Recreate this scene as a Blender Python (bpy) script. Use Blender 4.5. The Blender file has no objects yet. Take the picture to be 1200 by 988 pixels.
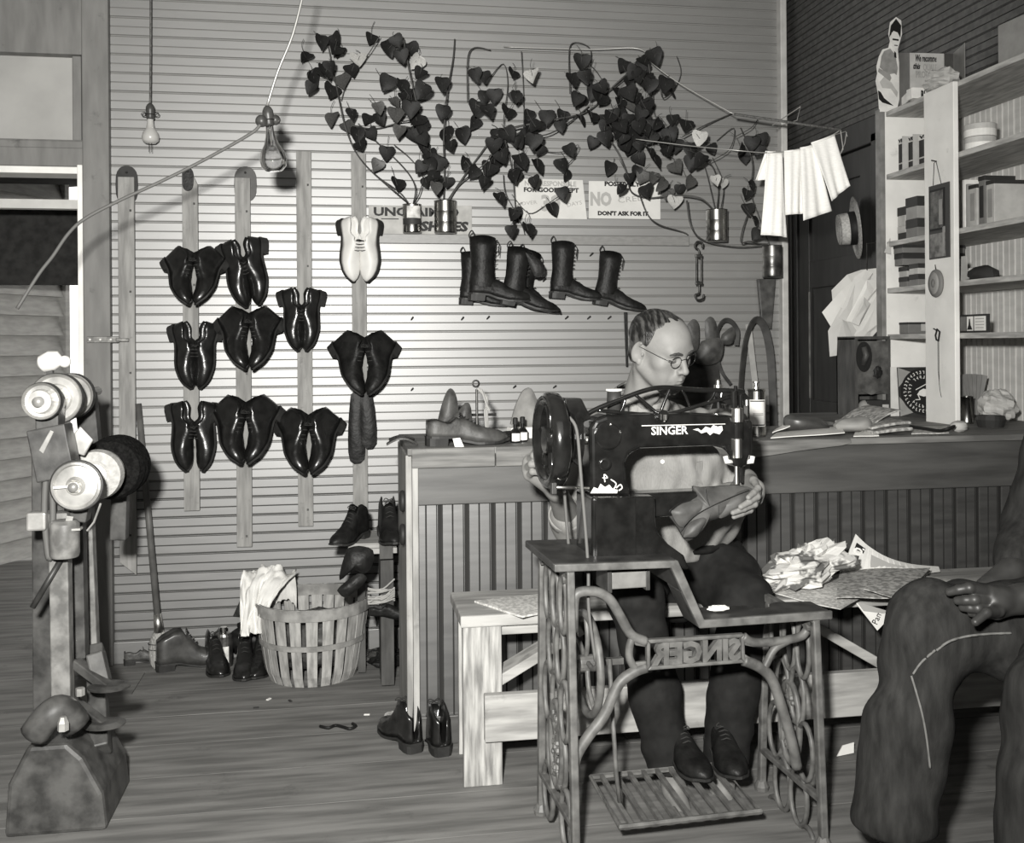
import bpy, bmesh, math, random
import numpy as np
from mathutils import Vector, Matrix, Euler, noise

S = bpy.context.scene
COL = S.collection
random.seed(7)
PI = math.pi

# ---------------------------------------------------------------- camera, light, exposure
YAW, ROLL, FPX, HORIZON, CAM_H = math.radians(9.3), 0.0075, 1190.0, 403.0, 1.30
fw = Vector((math.sin(YAW), math.cos(YAW), 0))
r0 = Vector((math.cos(YAW), -math.sin(YAW), 0)); u0 = Vector((0, 0, 1))
rc = r0 * math.cos(ROLL) - u0 * math.sin(ROLL)
uc = r0 * math.sin(ROLL) + u0 * math.cos(ROLL)
CAM = Vector((0, 0, CAM_H))
cam_data = bpy.data.cameras.new('camera'); cam = bpy.data.objects.new('camera', cam_data); COL.objects.link(cam)
cam.matrix_world = Matrix(((rc.x, uc.x, -fw.x, 0), (rc.y, uc.y, -fw.y, 0), (rc.z, uc.z, -fw.z, CAM_H), (0, 0, 0, 1)))
cam_data.sensor_width = 36.0; cam_data.lens = 36.0 * FPX / 1200; cam_data.shift_y = -(494 - HORIZON) / 1200.0
cam_data.clip_start = 0.02
S.camera = cam
S.view_settings.view_transform = 'Standard'; S.view_settings.look = 'None'
S.view_settings.gamma = 1; S.view_settings.use_curve_mapping = False
S.view_settings.exposure = 0.08

world = bpy.data.worlds.new('overcast_sky'); S.world = world; world.use_nodes = True
wb = world.node_tree.nodes['Background']; wb.inputs[0].default_value = (1, .985, .95, 1); wb.inputs[1].default_value = 1.6

def spot(name, loc, target, power, size_deg, blend, radius):
    d = bpy.data.lights.new(name, 'SPOT'); d.energy = power; d.spot_size = math.radians(size_deg); d.spot_blend = blend
    d.shadow_soft_size = radius; d.color = (1, .985, .945)
    o = bpy.data.objects.new(name, d); COL.objects.link(o); o.location = loc
    o.rotation_euler = (Vector(target) - Vector(loc)).to_track_quat('-Z', 'Y').to_euler()
    return o
# the photographer's flash gun, mounted just left of and above the lens
FLASH = spot('flash_lamp', (-0.17, 0.0, 1.57), (0.0, 4.3, 1.25), 980, 112, 1.0, 0.06)
_d = bpy.data.lights.new('room_daylight', 'AREA'); _d.energy = 22; _d.size = 3.0; _d.color = (1, .985, .945)
DAY = bpy.data.objects.new('room_daylight', _d); COL.objects.link(DAY); DAY.location = (0.2, -0.9, 2.7)
DAY.rotation_euler = (math.radians(35), 0, 0)

# pixel of the photograph -> point on a real plane of the room
def ray(px, py): return fw + rc * ((px - 600) / FPX) + uc * ((HORIZON - py) / FPX)
def atF(px, py, F): return CAM + ray(px, py) * F
def atY(px, py, Y): d = ray(px, py); return CAM + d * (Y / d.y)
def atX(px, py, X): d = ray(px, py); return CAM + d * (X / d.x)
def atZ(px, py, Z): d = ray(px, py); return CAM + d * ((Z - CAM_H) / d.z)

# ---------------------------------------------------------------- materials
def col(g, w=1.0): return (g, g * (1 - .012 * w), g * (1 - .05 * w), 1)
def mat(name, g, rough=.6, spec=.4, metal=0.0, amt=0.0, scale=20, stretch=(1, 1, 1), g2=None, bump=0.0, bscale=None, detail=4,
        coat=0.0, spots=0.0, spot_scale=9, trans=0.0, lo=.35, hi=.65):
    m = bpy.data.materials.new(name); m.use_nodes = True
    N = m.node_tree.nodes; L = m.node_tree.links; b = N['Principled BSDF']
    b.inputs['Base Color'].default_value = col(g); b.inputs['Roughness'].default_value = rough
    b.inputs['Metallic'].default_value = metal; b.inputs['Specular IOR Level'].default_value = spec
    if coat > 0: b.inputs['Coat Weight'].default_value = coat; b.inputs['Coat Roughness'].default_value = .12
    if coat < 0: b.inputs['Coat Weight'].default_value = 1; b.inputs['Coat Roughness'].default_value = rough; b.inputs['Coat IOR'].default_value = 1.85
    if trans: b.inputs['Transmission Weight'].default_value = trans
    if amt or g2 is not None or bump or spots:
        tc = N.new('ShaderNodeTexCoord'); oi = N.new('ShaderNodeObjectInfo')
        ad = N.new('ShaderNodeVectorMath'); ad.operation = 'ADD'
        sc = N.new('ShaderNodeVectorMath'); sc.operation = 'SCALE'; sc.inputs['Scale'].default_value = 37.0
        cb = N.new('ShaderNodeCombineXYZ')
        for k in range(3): L.new(oi.outputs['Random'], cb.inputs[k])
        L.new(cb.outputs[0], sc.inputs[0]); L.new(tc.outputs['Object'], ad.inputs[0]); L.new(sc.outputs[0], ad.inputs[1])
        mp = N.new('ShaderNodeMapping'); mp.inputs['Scale'].default_value = stretch; L.new(ad.outputs[0], mp.inputs[0])
        nz = N.new('ShaderNodeTexNoise'); nz.inputs['Scale'].default_value = scale; nz.inputs['Detail'].default_value = detail
        L.new(mp.outputs[0], nz.inputs['Vector'])
        rp = N.new('ShaderNodeValToRGB'); ga, gb = (g * (1 - amt), g * (1 + amt)) if g2 is None else (g2, g)
        rp.color_ramp.elements[0].position = lo; rp.color_ramp.elements[1].position = hi
        rp.color_ramp.elements[0].color = col(ga); rp.color_ramp.elements[1].color = col(gb)
        L.new(nz.outputs['Fac'], rp.inputs[0]); out = rp.outputs[0]
        if spots:
            n2 = N.new('ShaderNodeTexNoise'); n2.inputs['Scale'].default_value = spot_scale; n2.inputs['Detail'].default_value = 8
            n2.inputs['Roughness'].default_value = .7; L.new(ad.outputs[0], n2.inputs['Vector'])
            r2 = N.new('ShaderNodeValToRGB'); r2.color_ramp.elements[0].position = .60; r2.color_ramp.elements[1].position = .72
            r2.color_ramp.elements[0].color = (0, 0, 0, 1); r2.color_ramp.elements[1].color = (spots, spots, spots, 1)
            L.new(n2.outputs['Fac'], r2.inputs[0])
            mx = N.new('ShaderNodeMix'); mx.data_type = 'RGBA'; L.new(r2.outputs[0], mx.inputs[0]); L.new(out, mx.inputs[6])
            mx.inputs[7].default_value = col(g * .35); out = mx.outputs[2]
        if amt or g2 is not None or spots: L.new(out, b.inputs['Base Color'])
        if bump:
            nb = N.new('ShaderNodeTexNoise'); nb.inputs['Scale'].default_value = bscale or scale; nb.inputs['Detail'].default_value = 5
            L.new(mp.outputs[0], nb.inputs['Vector'])
            bp = N.new('ShaderNodeBump'); bp.inputs['Strength'].default_value = bump; bp.inputs['Distance'].default_value = .01
            L.new(nb.outputs['Fac'], bp.inputs['Height']); L.new(bp.outputs[0], b.inputs['Normal'])
    return m

# ---------------------------------------------------------------- mesh building
class MB:
    def __init__(s, M=None): s.v = []; s.f = []; s.mi = []; s.M = M or Matrix(); s.cur = 0
    def add(s, vs, fs, M=None):
        T = s.M @ M if M is not None else s.M; b = len(s.v)
        s.v += [tuple(T @ Vector(p)) for p in vs]
        s.f += [tuple(i + b for i in q) for q in fs]; s.mi += [s.cur] * len(fs)
        return s
    def box(s, c, d, M=None, rot=None):
        x, y, z = (k / 2 for k in d)
        vs = [Vector((i * x, j * y, k * z)) for k in (-1, 1) for j in (-1, 1) for i in (-1, 1)]
        if rot is not None: R = Euler(rot).to_matrix(); vs = [R @ p for p in vs]
        c = Vector(c); vs = [p + c for p in vs]
        return s.add(vs, [(0, 2, 3, 1), (4, 5, 7, 6), (0, 1, 5, 4), (2, 6, 7, 3), (0, 4, 6, 2), (1, 3, 7, 5)], M)
    def bar(s, a, b, w, h, up=(0, 0, 1), M=None):          # a beam between two points
        a, b = Vector(a), Vector(b); d = (b - a); L = d.length; d.normalize(); u = Vector(up)
        if abs(d.dot(u)) > .98: u = Vector((0, 1, 0))
        x = d.cross(u).normalized(); y = x.cross(d)
        vs = [p + x * (i * w / 2) + y * (j * h / 2) for p in (a, b) for i, j in ((-1, -1), (1, -1), (1, 1), (-1, 1))]
        return s.add(vs, [(3, 2, 1, 0), (4, 5, 6, 7), (0, 1, 5, 4), (1, 2, 6, 5), (2, 3, 7, 6), (3, 0, 4, 7)], M)
    def tube(s, pts, r, n=8, caps=True, M=None, flat=None, closed=False):
        pts = [Vector(p) for p in pts]; m = len(pts)
        rs = r if isinstance(r, (list, tuple)) else [r] * m
        vs, fs = [], []; prev = None
        for i, p in enumerate(pts):
            if closed: t = pts[(i + 1) % m] - pts[i - 1]
            else: t = pts[min(i + 1, m - 1)] - pts[max(i - 1, 0)]
            if t.length < 1e-9: t = Vector((0, 0, 1))
            t.normalize()
            if prev is None:
                ref = Vector((0, 0, 1)) if abs(t.z) < .9 else Vector((0, 1, 0))
                x = t.cross(ref).normalized()
            else:
                x = prev - t * prev.dot(t)
                x = x.normalized() if x.length > 1e-6 else t.orthogonal().normalized()
            prev = x; y = t.cross(x)
            fx, fy = (1, 1) if flat is None else flat
            for k in range(n):
                a = 2 * PI * k / n
                vs.append(p + x * (math.cos(a) * rs[i] * fx) + y * (math.sin(a) * rs[i] * fy))
        for i in range(m if closed else m - 1):
            j = (i + 1) % m
            for k in range(n): fs.append((i * n + k, i * n + (k + 1) % n, j * n + (k + 1) % n, j * n + k))
        if caps and not closed: fs += [tuple(range(n - 1, -1, -1)), tuple((m - 1) * n + k for k in range(n))]
        return s.add(vs, fs, M)
    def lathe(s, prof, n=24, M=None, a0=0, a1=2 * PI, caps=True):     # (r, z) around z
        full = abs(a1 - a0 - 2 * PI) < 1e-6; vs, fs = [], []; cnt = n if full else n + 1
        for r, z in prof:
            for k in range(cnt):
                a = a0 + (a1 - a0) * k / n; vs.append((r * math.cos(a), r * math.sin(a), z))
        for i in range(len(prof) - 1):
            for k in range(n):
                k2 = (k + 1) % cnt; fs.append((i * cnt + k, i * cnt + k2, (i + 1) * cnt + k2, (i + 1) * cnt + k))
        if caps and full:
            if prof[0][0] > 1e-6: fs.append(tuple(range(cnt - 1, -1, -1)))
            if prof[-1][0] > 1e-6: fs.append(tuple((len(prof) - 1) * cnt + k for k in range(cnt)))
        return s.add(vs, fs, M)
    def prism(s, out, t0, t1, M=None, axis='y'):            # 2-D outline (x,z) pushed along y (or (x,y) along z)
        n = len(out)
        ar = sum(out[i][0] * out[(i + 1) % n][1] - out[(i + 1) % n][0] * out[i][1] for i in range(n))
        if ar < 0: out = out[::-1]
        if axis == 'y': vs = [(x, t0, z) for x, z in out] + [(x, t1, z) for x, z in out]
        elif axis == 'x': vs = [(t0, x, z) for x, z in out] + [(t1, x, z) for x, z in out]
        else: vs = [(x, z, t0) for x, z in out] + [(x, z, t1) for x, z in out]
        fs = [tuple(range(n)), tuple(range(2 * n - 1, n - 1, -1))]
        fs += [(i, i + n, (i + 1) % n + n, (i + 1) % n) for i in range(n)]
        if axis in ('z', 'x'): fs = [q[::-1] for q in fs]
        return s.add(vs, fs, M)
    def grid(s, fn, nu, nv, M=None, wrap=False):
        vs = [fn(i / (nu if wrap else nu), j / nv) for i in range(nu if wrap else nu + 1) for j in range(nv + 1)]
        w = nv + 1; fs = []
        for i in range(nu):
            i2 = (i + 1) % nu if wrap else i + 1
            for j in range(nv): fs.append((i * w + j, i2 * w + j, i2 * w + j + 1, i * w + j + 1))
        return s.add(vs, fs, M)
    def ball(s, c, r, n=12, M=None, sq=(1, 1, 1)):
        prof = [(math.sin(PI * i / n), -math.cos(PI * i / n)) for i in range(n + 1)]
        prof[0] = (1e-7, -1); prof[-1] = (1e-7, 1)
        T = Matrix.Translation(c) @ Matrix.Diagonal((r * sq[0], r * sq[1], r * sq[2], 1))
        return s.lathe(prof, n + 4, (M @ T) if M is not None else T, caps=False)
    def mesh(s, name, mats, smooth=False):
        me = bpy.data.meshes.new(name); me.from_pydata(s.v, [], s.f)
        for m in (mats if isinstance(mats, (list, tuple)) else [mats]): me.materials.append(m)
        if any(s.mi): me.polygons.foreach_set('material_index', s.mi)
        if smooth: me.polygons.foreach_set('use_smooth', [True] * len(me.polygons))
        me.validate(); me.update(); return me

def link(name, me, parent=None, M=None, bevel=0, seg=2, subd=0, auto=None):
    o = bpy.data.objects.new(name, me); COL.objects.link(o)
    if parent is not None: o.parent = parent
    if M is not None: o.matrix_basis = M
    if auto:
        try: me.shade_auto = True
        except Exception: pass
    if bevel:
        b = o.modifiers.new('bevel', 'BEVEL'); b.width = bevel; b.segments = seg; b.limit_method = 'ANGLE'; b.angle_limit = math.radians(35)
    if subd:
        b = o.modifiers.new('smooth', 'SUBSURF'); b.levels = subd; b.render_levels = subd
    return o
def tag(o, label, cat, group=None, kind=None):
    if label: o['label'] = label
    if cat: o['category'] = cat
    if group: o['group'] = group
    if kind: o['kind'] = kind
    return o
def root(name, label, cat, loc=(0, 0, 0), rot=(0, 0, 0), group=None, scale=1.0):
    o = bpy.data.objects.new(name, None); o.empty_display_size = .05; COL.objects.link(o)
    o.matrix_basis = Matrix.LocRotScale(Vector(loc), Euler(rot) if not isinstance(rot, Matrix) else rot.to_quaternion(), Vector((scale,) * 3))
    return tag(o, label, cat, group)
def wmat(o):
    m = o.matrix_basis.copy()
    while o.parent: o = o.parent; m = o.matrix_basis @ m
    return m
def part(name, mb, m, parent=None, world=False, smooth=False, bevel=0, seg=2, subd=0, label=None):
    me = mb.mesh(name, m, smooth)
    if world and parent is not None: me.transform(wmat(parent).inverted())
    o = link(name, me, parent, None, bevel, seg, subd)
    if label: o['label'] = label
    return o
def single(name, mb, m, label, cat, group=None, smooth=False, bevel=0, seg=2, subd=0, M=None, origin=None):
    me = mb.mesh(name, m, smooth)
    if origin is not None: me.transform(Matrix.Translation(-Vector(origin))); M = Matrix.Translation(origin)
    return tag(link(name, me, None, M, bevel, seg, subd), label, cat, group)
def dup(o, M, label=None, group=None, name=None):
    c = o.copy(); COL.objects.link(c); c.matrix_basis = M
    if name: c.name = name
    if label: c['label'] = label
    if group: c['group'] = group
    for ch in list(o.children):
        d = ch.copy(); COL.objects.link(d); d.parent = c
        for g in list(ch.children):
            e = g.copy(); COL.objects.link(e); e.parent = d
    return c
def LRS(loc, rot=(0, 0, 0), s=1.0):
    R = rot.to_quaternion() if isinstance(rot, Matrix) else Euler(rot)
    sc = Vector((s,) * 3) if not isinstance(s, (tuple, list)) else Vector(s)
    return Matrix.LocRotScale(Vector(loc), R, sc)
def axes(x, y, z, loc=(0, 0, 0)):                         # matrix from three axis vectors
    x, y, z = Vector(x), Vector(y), Vector(z)
    return Matrix(((x.x, y.x, z.x, loc[0]), (x.y, y.y, z.y, loc[1]), (x.z, y.z, z.z, loc[2]), (0, 0, 0, 1)))
def frame(y, z, loc=(0, 0, 0)):                            # orthonormal frame: local y and (roughly) z in the world
    y = Vector(y).normalized(); z = Vector(z); z = (z - y * z.dot(y)).normalized(); return axes(y.cross(z), y, z, loc)
def catmull(pts, n=6):
    P = [Vector(p) for p in pts]; out = []
    if len(P) < 3: return P
    for i in range(len(P) - 1):
        a, b, c, d = P[max(i - 1, 0)], P[i], P[i + 1], P[min(i + 2, len(P) - 1)]
        for k in range(n):
            t = k / n
            out.append(.5 * ((2 * b) + (c - a) * t + (2 * a - 5 * b + 4 * c - d) * t * t + (3 * b - a - 3 * c + d) * t ** 3))
    out.append(P[-1]); return out

def text_mesh(s, size, depth=.0006, bold=0.0, mirror=False, shear=0.0, spacing=1.0, align='CENTER', width=None):
    cu = bpy.data.curves.new('lettering', 'FONT'); cu.body = s; cu.size = size; cu.extrude = depth; cu.offset = bold
    cu.align_x = align; cu.align_y = 'CENTER'; cu.shear = shear; cu.space_character = spacing; cu.resolution_u = 2
    o = bpy.data.objects.new('lettering', cu); COL.objects.link(o); bpy.context.view_layer.update()
    me = bpy.data.meshes.new_from_object(o); bpy.data.objects.remove(o); bpy.data.curves.remove(cu)
    if width and len(me.vertices):
        xs = [v.co.x for v in me.vertices]; k = width / (max(xs) - min(xs)); me.transform(Matrix.Diagonal((k, 1, 1, 1)))
    if mirror: me.transform(Matrix.Diagonal((-1, 1, 1, 1))); me.flip_normals()
    return me
def lettering(s, size, m, parent, M, **kw):
    me = text_mesh(s, size, **kw); me.materials.clear(); me.materials.append(m)
    return link('lettering', me, parent, M)
# letters face -Y (towards the camera): x right, y up -> z up
FACE = Matrix(((1, 0, 0, 0), (0, 0, -1, 0), (0, 1, 0, 0), (0, 0, 0, 1)))
# ================================================================= THE ROOM
WY = 4.38          # front face of the beaded back wall
m_wall = mat('wall_paint', .145, .47, 1.0, coat=-1, amt=.07, scale=7, stretch=(.5, 1, 3), spots=.18, spot_scale=14)
m_groove = mat('wall_groove_shade', .19, .8, .2)  # groove faces: shade put into a matte colour without the coat
m_wains = mat('wainscot_paint', .085, .50, 1.0, coat=-1, amt=.16, scale=10, stretch=(.5, 1, 3), spots=.25)
m_wgroove = mat('wainscot_groove_shade', .07, .8, .2)  # darker matte colour stands in for shade in the wainscot grooves
m_trim = mat('door_post_paint', .165, .6, .3, amt=.14, scale=8, stretch=(3, 3, .6), spots=.6, spot_scale=12)
m_panel = mat('transom_paint', .33, .6, .3, amt=.08, scale=6)
m_white = mat('white_jamb_paint', .75, .5, .3, amt=.06, scale=12)
m_dark = mat('dark_wall_paint', .075, .55, .35, amt=.25, scale=9, stretch=(3, .5, 3))
m_darkg = mat('dark_wall_groove_shade', .035, .8, .2)  # groove shade of the dark boards, put into a darker colour
m_floor = mat('worn_floor_wood', .16, .7, .25, amt=.28, scale=9, stretch=(.35, 3, 1), spots=.55, spot_scale=5, bump=.15)
m_ceil = mat('ceiling_paint', .35, .8, .2)
m_plain = mat('plaster', .24, .8, .2)
m_ledge = mat('picture_rail_wood', .17, .5, .9, amt=.12, scale=30, stretch=(1, 1, 4))

def struct(name, mb, m, **kw):
    o = part(name, mb, m, **kw); o['kind'] = 'structure'; return o

fl = struct('floor', MB().box((0.1, 2.5, -.06), (5.7, 8.5, .05)), m_plain)
k = 0
for i in range(32):
    y = -1.65 + i * .262
    for x0, x1 in (((-2.6, .9), (.9, 2.85)) if i % 2 else ((-2.6, -.8), (-.8, 2.85))):
        mb = MB().box(((x0 + x1) / 2, y, -.0175 + random.uniform(-.0012, 0)), (x1 - x0 - .003, .2598, .035))
        part('floorboard', mb, m_floor, fl)

def beaded(L, p=.0765):       # one beaded board, lying along x, face towards -y
    pr = [(.0045, 0), (.0045, .0025), (0, .0045), (0, .0340), (.0038, .0350), (.0038, .0382), (0, .0392), (0, .0700), (.0032, .0708),
          (.0032, .0726), (0, .0734), (0, .0750), (.0045, p)]
    shaded = {0, 4, 5, 8, 9, 11}
    mb = MB(); n = len(pr)
    vs = [(x, y, z) for x in (0, L) for y, z in pr]; vs += [(x, .018, z) for x in (0, L) for z in (0, p)]
    for i in range(n - 1):
        mb.cur = 1 if i in (0, 3, 4, 5, 7, 8, 9, 11) else 0  # second slot paints the shade of the grooves
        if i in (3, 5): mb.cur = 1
        mb.add([vs[i], vs[i + 1], vs[n + i + 1], vs[n + i]], [(0, 3, 2, 1)])
    mb.cur = 0
    mb.add([vs[0], vs[n - 1], vs[2 * n + 1], vs[2 * n], vs[n], vs[2 * n - 1], vs[2 * n + 3], vs[2 * n + 2]],
           [(0, 1, 2, 3), (7, 6, 5, 4), (3, 2, 6, 7), (1, 5, 6, 2), (0, 3, 7, 4)])
    return mb
XL = -0.955; XR = 1.955
wb_ = struct('wall_back', MB().box(((XL + XR) / 2, WY + .06, 2.1), (XR - XL, .08, 4.2)), m_plain)
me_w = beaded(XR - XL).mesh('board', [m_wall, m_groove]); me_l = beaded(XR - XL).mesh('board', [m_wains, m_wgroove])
for i in range(56):
    z = -.02 + i * .0765
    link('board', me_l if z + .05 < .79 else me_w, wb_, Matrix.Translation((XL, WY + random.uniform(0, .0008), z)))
struct('trim_1', MB().box((XR + .014, WY + .03, 2.1), (.03, .14, 4.2)), mat('corner_trim_paint', .40, .5, amt=.1), bevel=.004)
struct('baseboard_back', MB().box(((XL + XR) / 2, WY - .008, .045), (XR - XL, .018, .09)), m_wains, bevel=.003)
# narrow ledge nailed along the wall, where cans stand
zl = atY(500, 286, WY).z; xl0 = atY(432, 286, WY).x; xl1 = atY(806, 286, WY).x
struct('trim_2', MB().box(((xl0 + xl1) / 2, WY - .011, zl + .020), (xl1 - xl0, .022, .040)), m_ledge, bevel=.002)
LEDGE = zl + .040

# left door: post, transom, white jamb, open doorway
dl = struct('wall_left_of_doorway', MB().box((-2.30, WY + .06, 2.1), (.62, .12, 4.2)), m_plain)
dl.name = 'wall_back_left'
d1 = bpy.data.objects.new('door_1', None); COL.objects.link(d1); d1['kind'] = 'structure'; d1.location = (-1.4, WY, 0)
x98, x130 = atY(98.5, 400, WY - .03).x, atY(130, 400, WY - .03).x
part('door_post', MB().box(((x98 + x130) / 2, WY + .03, 2.1), (x130 - x98, .14, 4.2)), m_trim, d1, True, bevel=.005)
z66, z165, z195 = atY(75, 66, WY).z, atY(75, 165, WY).z, atY(75, 196, WY).z
part('door_head', MB().box(((x98 - 2.0) / 2, WY + .03, (z66 + 4.2) / 2), (x98 + 2.0, .13, 4.2 - z66)), m_trim, d1, True, bevel=.004)
part('transom_panel', MB().box(((x98 - 2.0) / 2, WY + .04, (z66 + z165) / 2), (x98 + 2.0, .04, z66 - z165)), m_panel, d1, True)
part('transom_stop', MB().box((x98 - .025, WY + .005, (z66 + z165) / 2), (.035, .04, z66 - z165)), m_trim, d1, True, bevel=.004)
part('transom_rail', MB().box(((x98 - 2.0) / 2, WY + .03, (z165 + z195) / 2), (x98 + 2.0, .11, z165 - z195)).box(((x98 - 2.0) / 2, WY - .015, z165 - .02), (x98 + 2.0, .03, .03)), m_trim, d1, True, bevel=.004)
part('jamb', MB().box((x98 - .010, WY + .03, z195 / 2), (.020, .14, z195 + .01)).box(((x98 - 2.0) / 2, WY + .05, z195 - .014), (x98 + 2.0, .13, .028)), m_white, d1, True, bevel=.003)
part('jamb', MB().box((-1.97, WY + .05, z195 / 2), (.06, .13, z195)), m_white, d1, True, bevel=.003)
m_hinge = mat('rusty_hinge_metal', .16, .5, metal=.6, amt=.3, scale=60)
hp = atY(121, 398, WY - .045)
hg = part('hasp', MB().box((hp.x, WY - .045, hp.z), (.125, .008, .026)).box((hp.x + .075, WY - .048, hp.z - .002), (.05, .008, .014)), m_hinge, d1, True, bevel=.002)
for dx in (-.05, -.01, .03): part('screw', MB().ball((hp.x + dx, WY - .051, hp.z), .005, 5), m_white, hg, True)

# the rest of the shell
struct('wall_left', MB().box((-2.63, 1.5, 2.1), (.06, 6.2, 4.2)), m_plain)
struct('wall_front', MB().box((0.1, -1.6, 2.1), (5.6, .06, 4.2)), m_plain)
struct('ceiling', MB().box((0.1, 2.5, 4.2), (5.7, 8.5, .05)), m_ceil)
struct('wall_far', MB().box((2.3, 6.62, 2.1), (1.3, .06, 4.2)), m_dark)
RX = 2.79
wr = struct('wall_right', MB().box((RX + .07, 2.5, 2.1), (.08, 8.3, 4.2)), m_dark)
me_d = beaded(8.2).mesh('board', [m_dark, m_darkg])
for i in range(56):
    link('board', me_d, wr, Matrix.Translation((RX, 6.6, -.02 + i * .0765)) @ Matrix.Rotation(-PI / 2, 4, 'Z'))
# dark door in the right wall, with casings
d2 = bpy.data.objects.new('door_2', None); COL.objects.link(d2); d2['kind'] = 'structure'; d2.location = (RX, 5.45, 0)
m_door = mat('dark_door_paint', .028, .5, .4, amt=.2, scale=8, stretch=(3, 3, .6)); m_edge = mat('worn_door_edge', .16, .5, amt=.3, scale=20)
for y0, y1 in ((4.80, 5.00), (5.90, 6.04), (6.07, 6.2)):
    part('casing', MB().box((RX - .02, (y0 + y1) / 2, 1.2), (.04, y1 - y0, 2.4)), m_door, d2, True, bevel=.006)
part('casing', MB().box((RX - .02, 5.42, 2.42), (.04, 1.28, .14)), m_door, d2, True, bevel=.006)
part('moulding', MB().box((RX - .045, 5.955, 1.2), (.012, .016, 2.4)).box((RX - .045, 6.02, 1.2), (.012, .01, 2.4)), mat('casing_edge', .07, .45), d2, True)
part('door_slab', MB().box((RX - .004, 5.45, 1.17), (.012, .88, 2.34)), m_door, d2, True)
for z0, z1 in ((0, .2), (.78, .95), (1.62, 1.78), (2.2, 2.34)):
    part('rail', MB().box((RX - .016, 5.45, (z0 + z1) / 2), (.02, .88, z1 - z0)), m_door, d2, True, bevel=.003)
for y in (5.07, 5.82):
    part('stile', MB().box((RX - .018, y, 1.17), (.022, .13, 2.34)), m_door, d2, True, bevel=.003)
part('bead', MB().box((RX - .03, 5.752, 1.28), (.006, .012, .64)).box((RX - .03, 5.752, .5), (.006, .012, .5)), m_edge, d2, True)

# outside the open doorway
m_clap = mat('weathered_clapboard', .34, .8, .2, amt=.12, scale=10, stretch=(1, 1, 4)); m_roof = mat('porch_roof_wood', .03, .8, .2, amt=.3)
ground = struct('ground', MB().box((-2.0, 10.6, -.2), (14, 12, .1)), mat('dirt_ground', .28, .9, .1, amt=.2, scale=3))
NC = atY(79, 500, 7.0); TH = math.radians(62); Mb = Matrix.Translation((NC.x - 2.1 * math.cos(TH), NC.y - 2.1 * math.sin(TH), 0)) @ Matrix.Rotation(TH, 4, 'Z')
nb = root('neighbouring_building', 'weathered clapboard building seen outside through the open doorway', 'building', Mb.translation, (0, 0, TH))
me_c = MB().add([(0, -.03, 0), (4.2, -.03, 0), (4.2, .022, .135), (0, .022, .135), (0, .03, 0), (4.2, .03, 0)], [(0, 1, 2, 3), (0, 4, 5, 1)]).mesh('clapboard', m_clap)
part('wall', MB().box((0, .6, 1.2), (4.2, 1.1, 2.4)), m_roof, nb)
for i in range(19): link('clapboard', me_c, nb, Matrix.Translation((-2.1, .02, i * .125)))
part('corner_board', MB().box((2.09, .01, 1.2), (.04, .06, 2.4)), m_clap, nb, bevel=.004)
part('roof', MB().box((.05, .4, 2.44), (4.6, 2.0, .1)), m_roof, nb)
part('window_frame', MB().box((1.45, .0, 1.0), (.10, .05, 1.2)), m_clap, nb)
po = root('porch_roof', 'dark porch roof with a white beam outside the doorway', 'porch', (-2.2, 5.6, 0))
for i in range(6): part('plank', MB().box((-2.3, 4.9 + .3 * i, 2.13 + .035 * i), (4.0, .28, .03)), m_roof, po, True)
part('beam', MB().box((-2.3, 5.4, atY(65, 240, 5.4).z), (4.0, .06, .045)), m_white, po, True)
zb_ = atY(65, 245, 6.1).z; za_ = atY(65, 332, 6.1).z
part('fascia', MB().box((-3.0, 6.1, (zb_ + za_) / 2), (3.2, .05, zb_ - za_ + .02)), m_roof, po, True)
part('post', MB().box((-3.9, 6.0, .85), (.1, .1, 1.95)), m_roof, po, True)
# ================================================================= SHOES AND THINGS ON THE BACK WALL
m_blk = mat('black_polished_leather', .010, .30, .5, amt=.3, scale=30, bump=.12, bscale=55, coat=.25)
m_blk2 = mat('black_worn_leather', .010, .5, .25, amt=.4, scale=25, bump=.25, bscale=60)
m_soleb = mat('black_sole_leather', .020, .55, .4, amt=.3, scale=20)
m_wht = mat('white_shoe_leather', .62, .5, .4, amt=.06, scale=14, bump=.1)
m_tan = mat('scuffed_brown_leather', .055, .5, .35, amt=.45, scale=22, bump=.2, bscale=45)
m_hide = mat('sole_bend_leather', .022, .6, .3, amt=.3, scale=18, bump=.1)
m_lace = mat('lace_cord', .03, .8, .2)
m_batten = mat('batten_wood', .24, .7, .25, amt=.22, scale=14, stretch=(4, 4, .5), spots=.5, spot_scale=25)
m_nail = mat('nail_iron', .05, .5, metal=.7)

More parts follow.
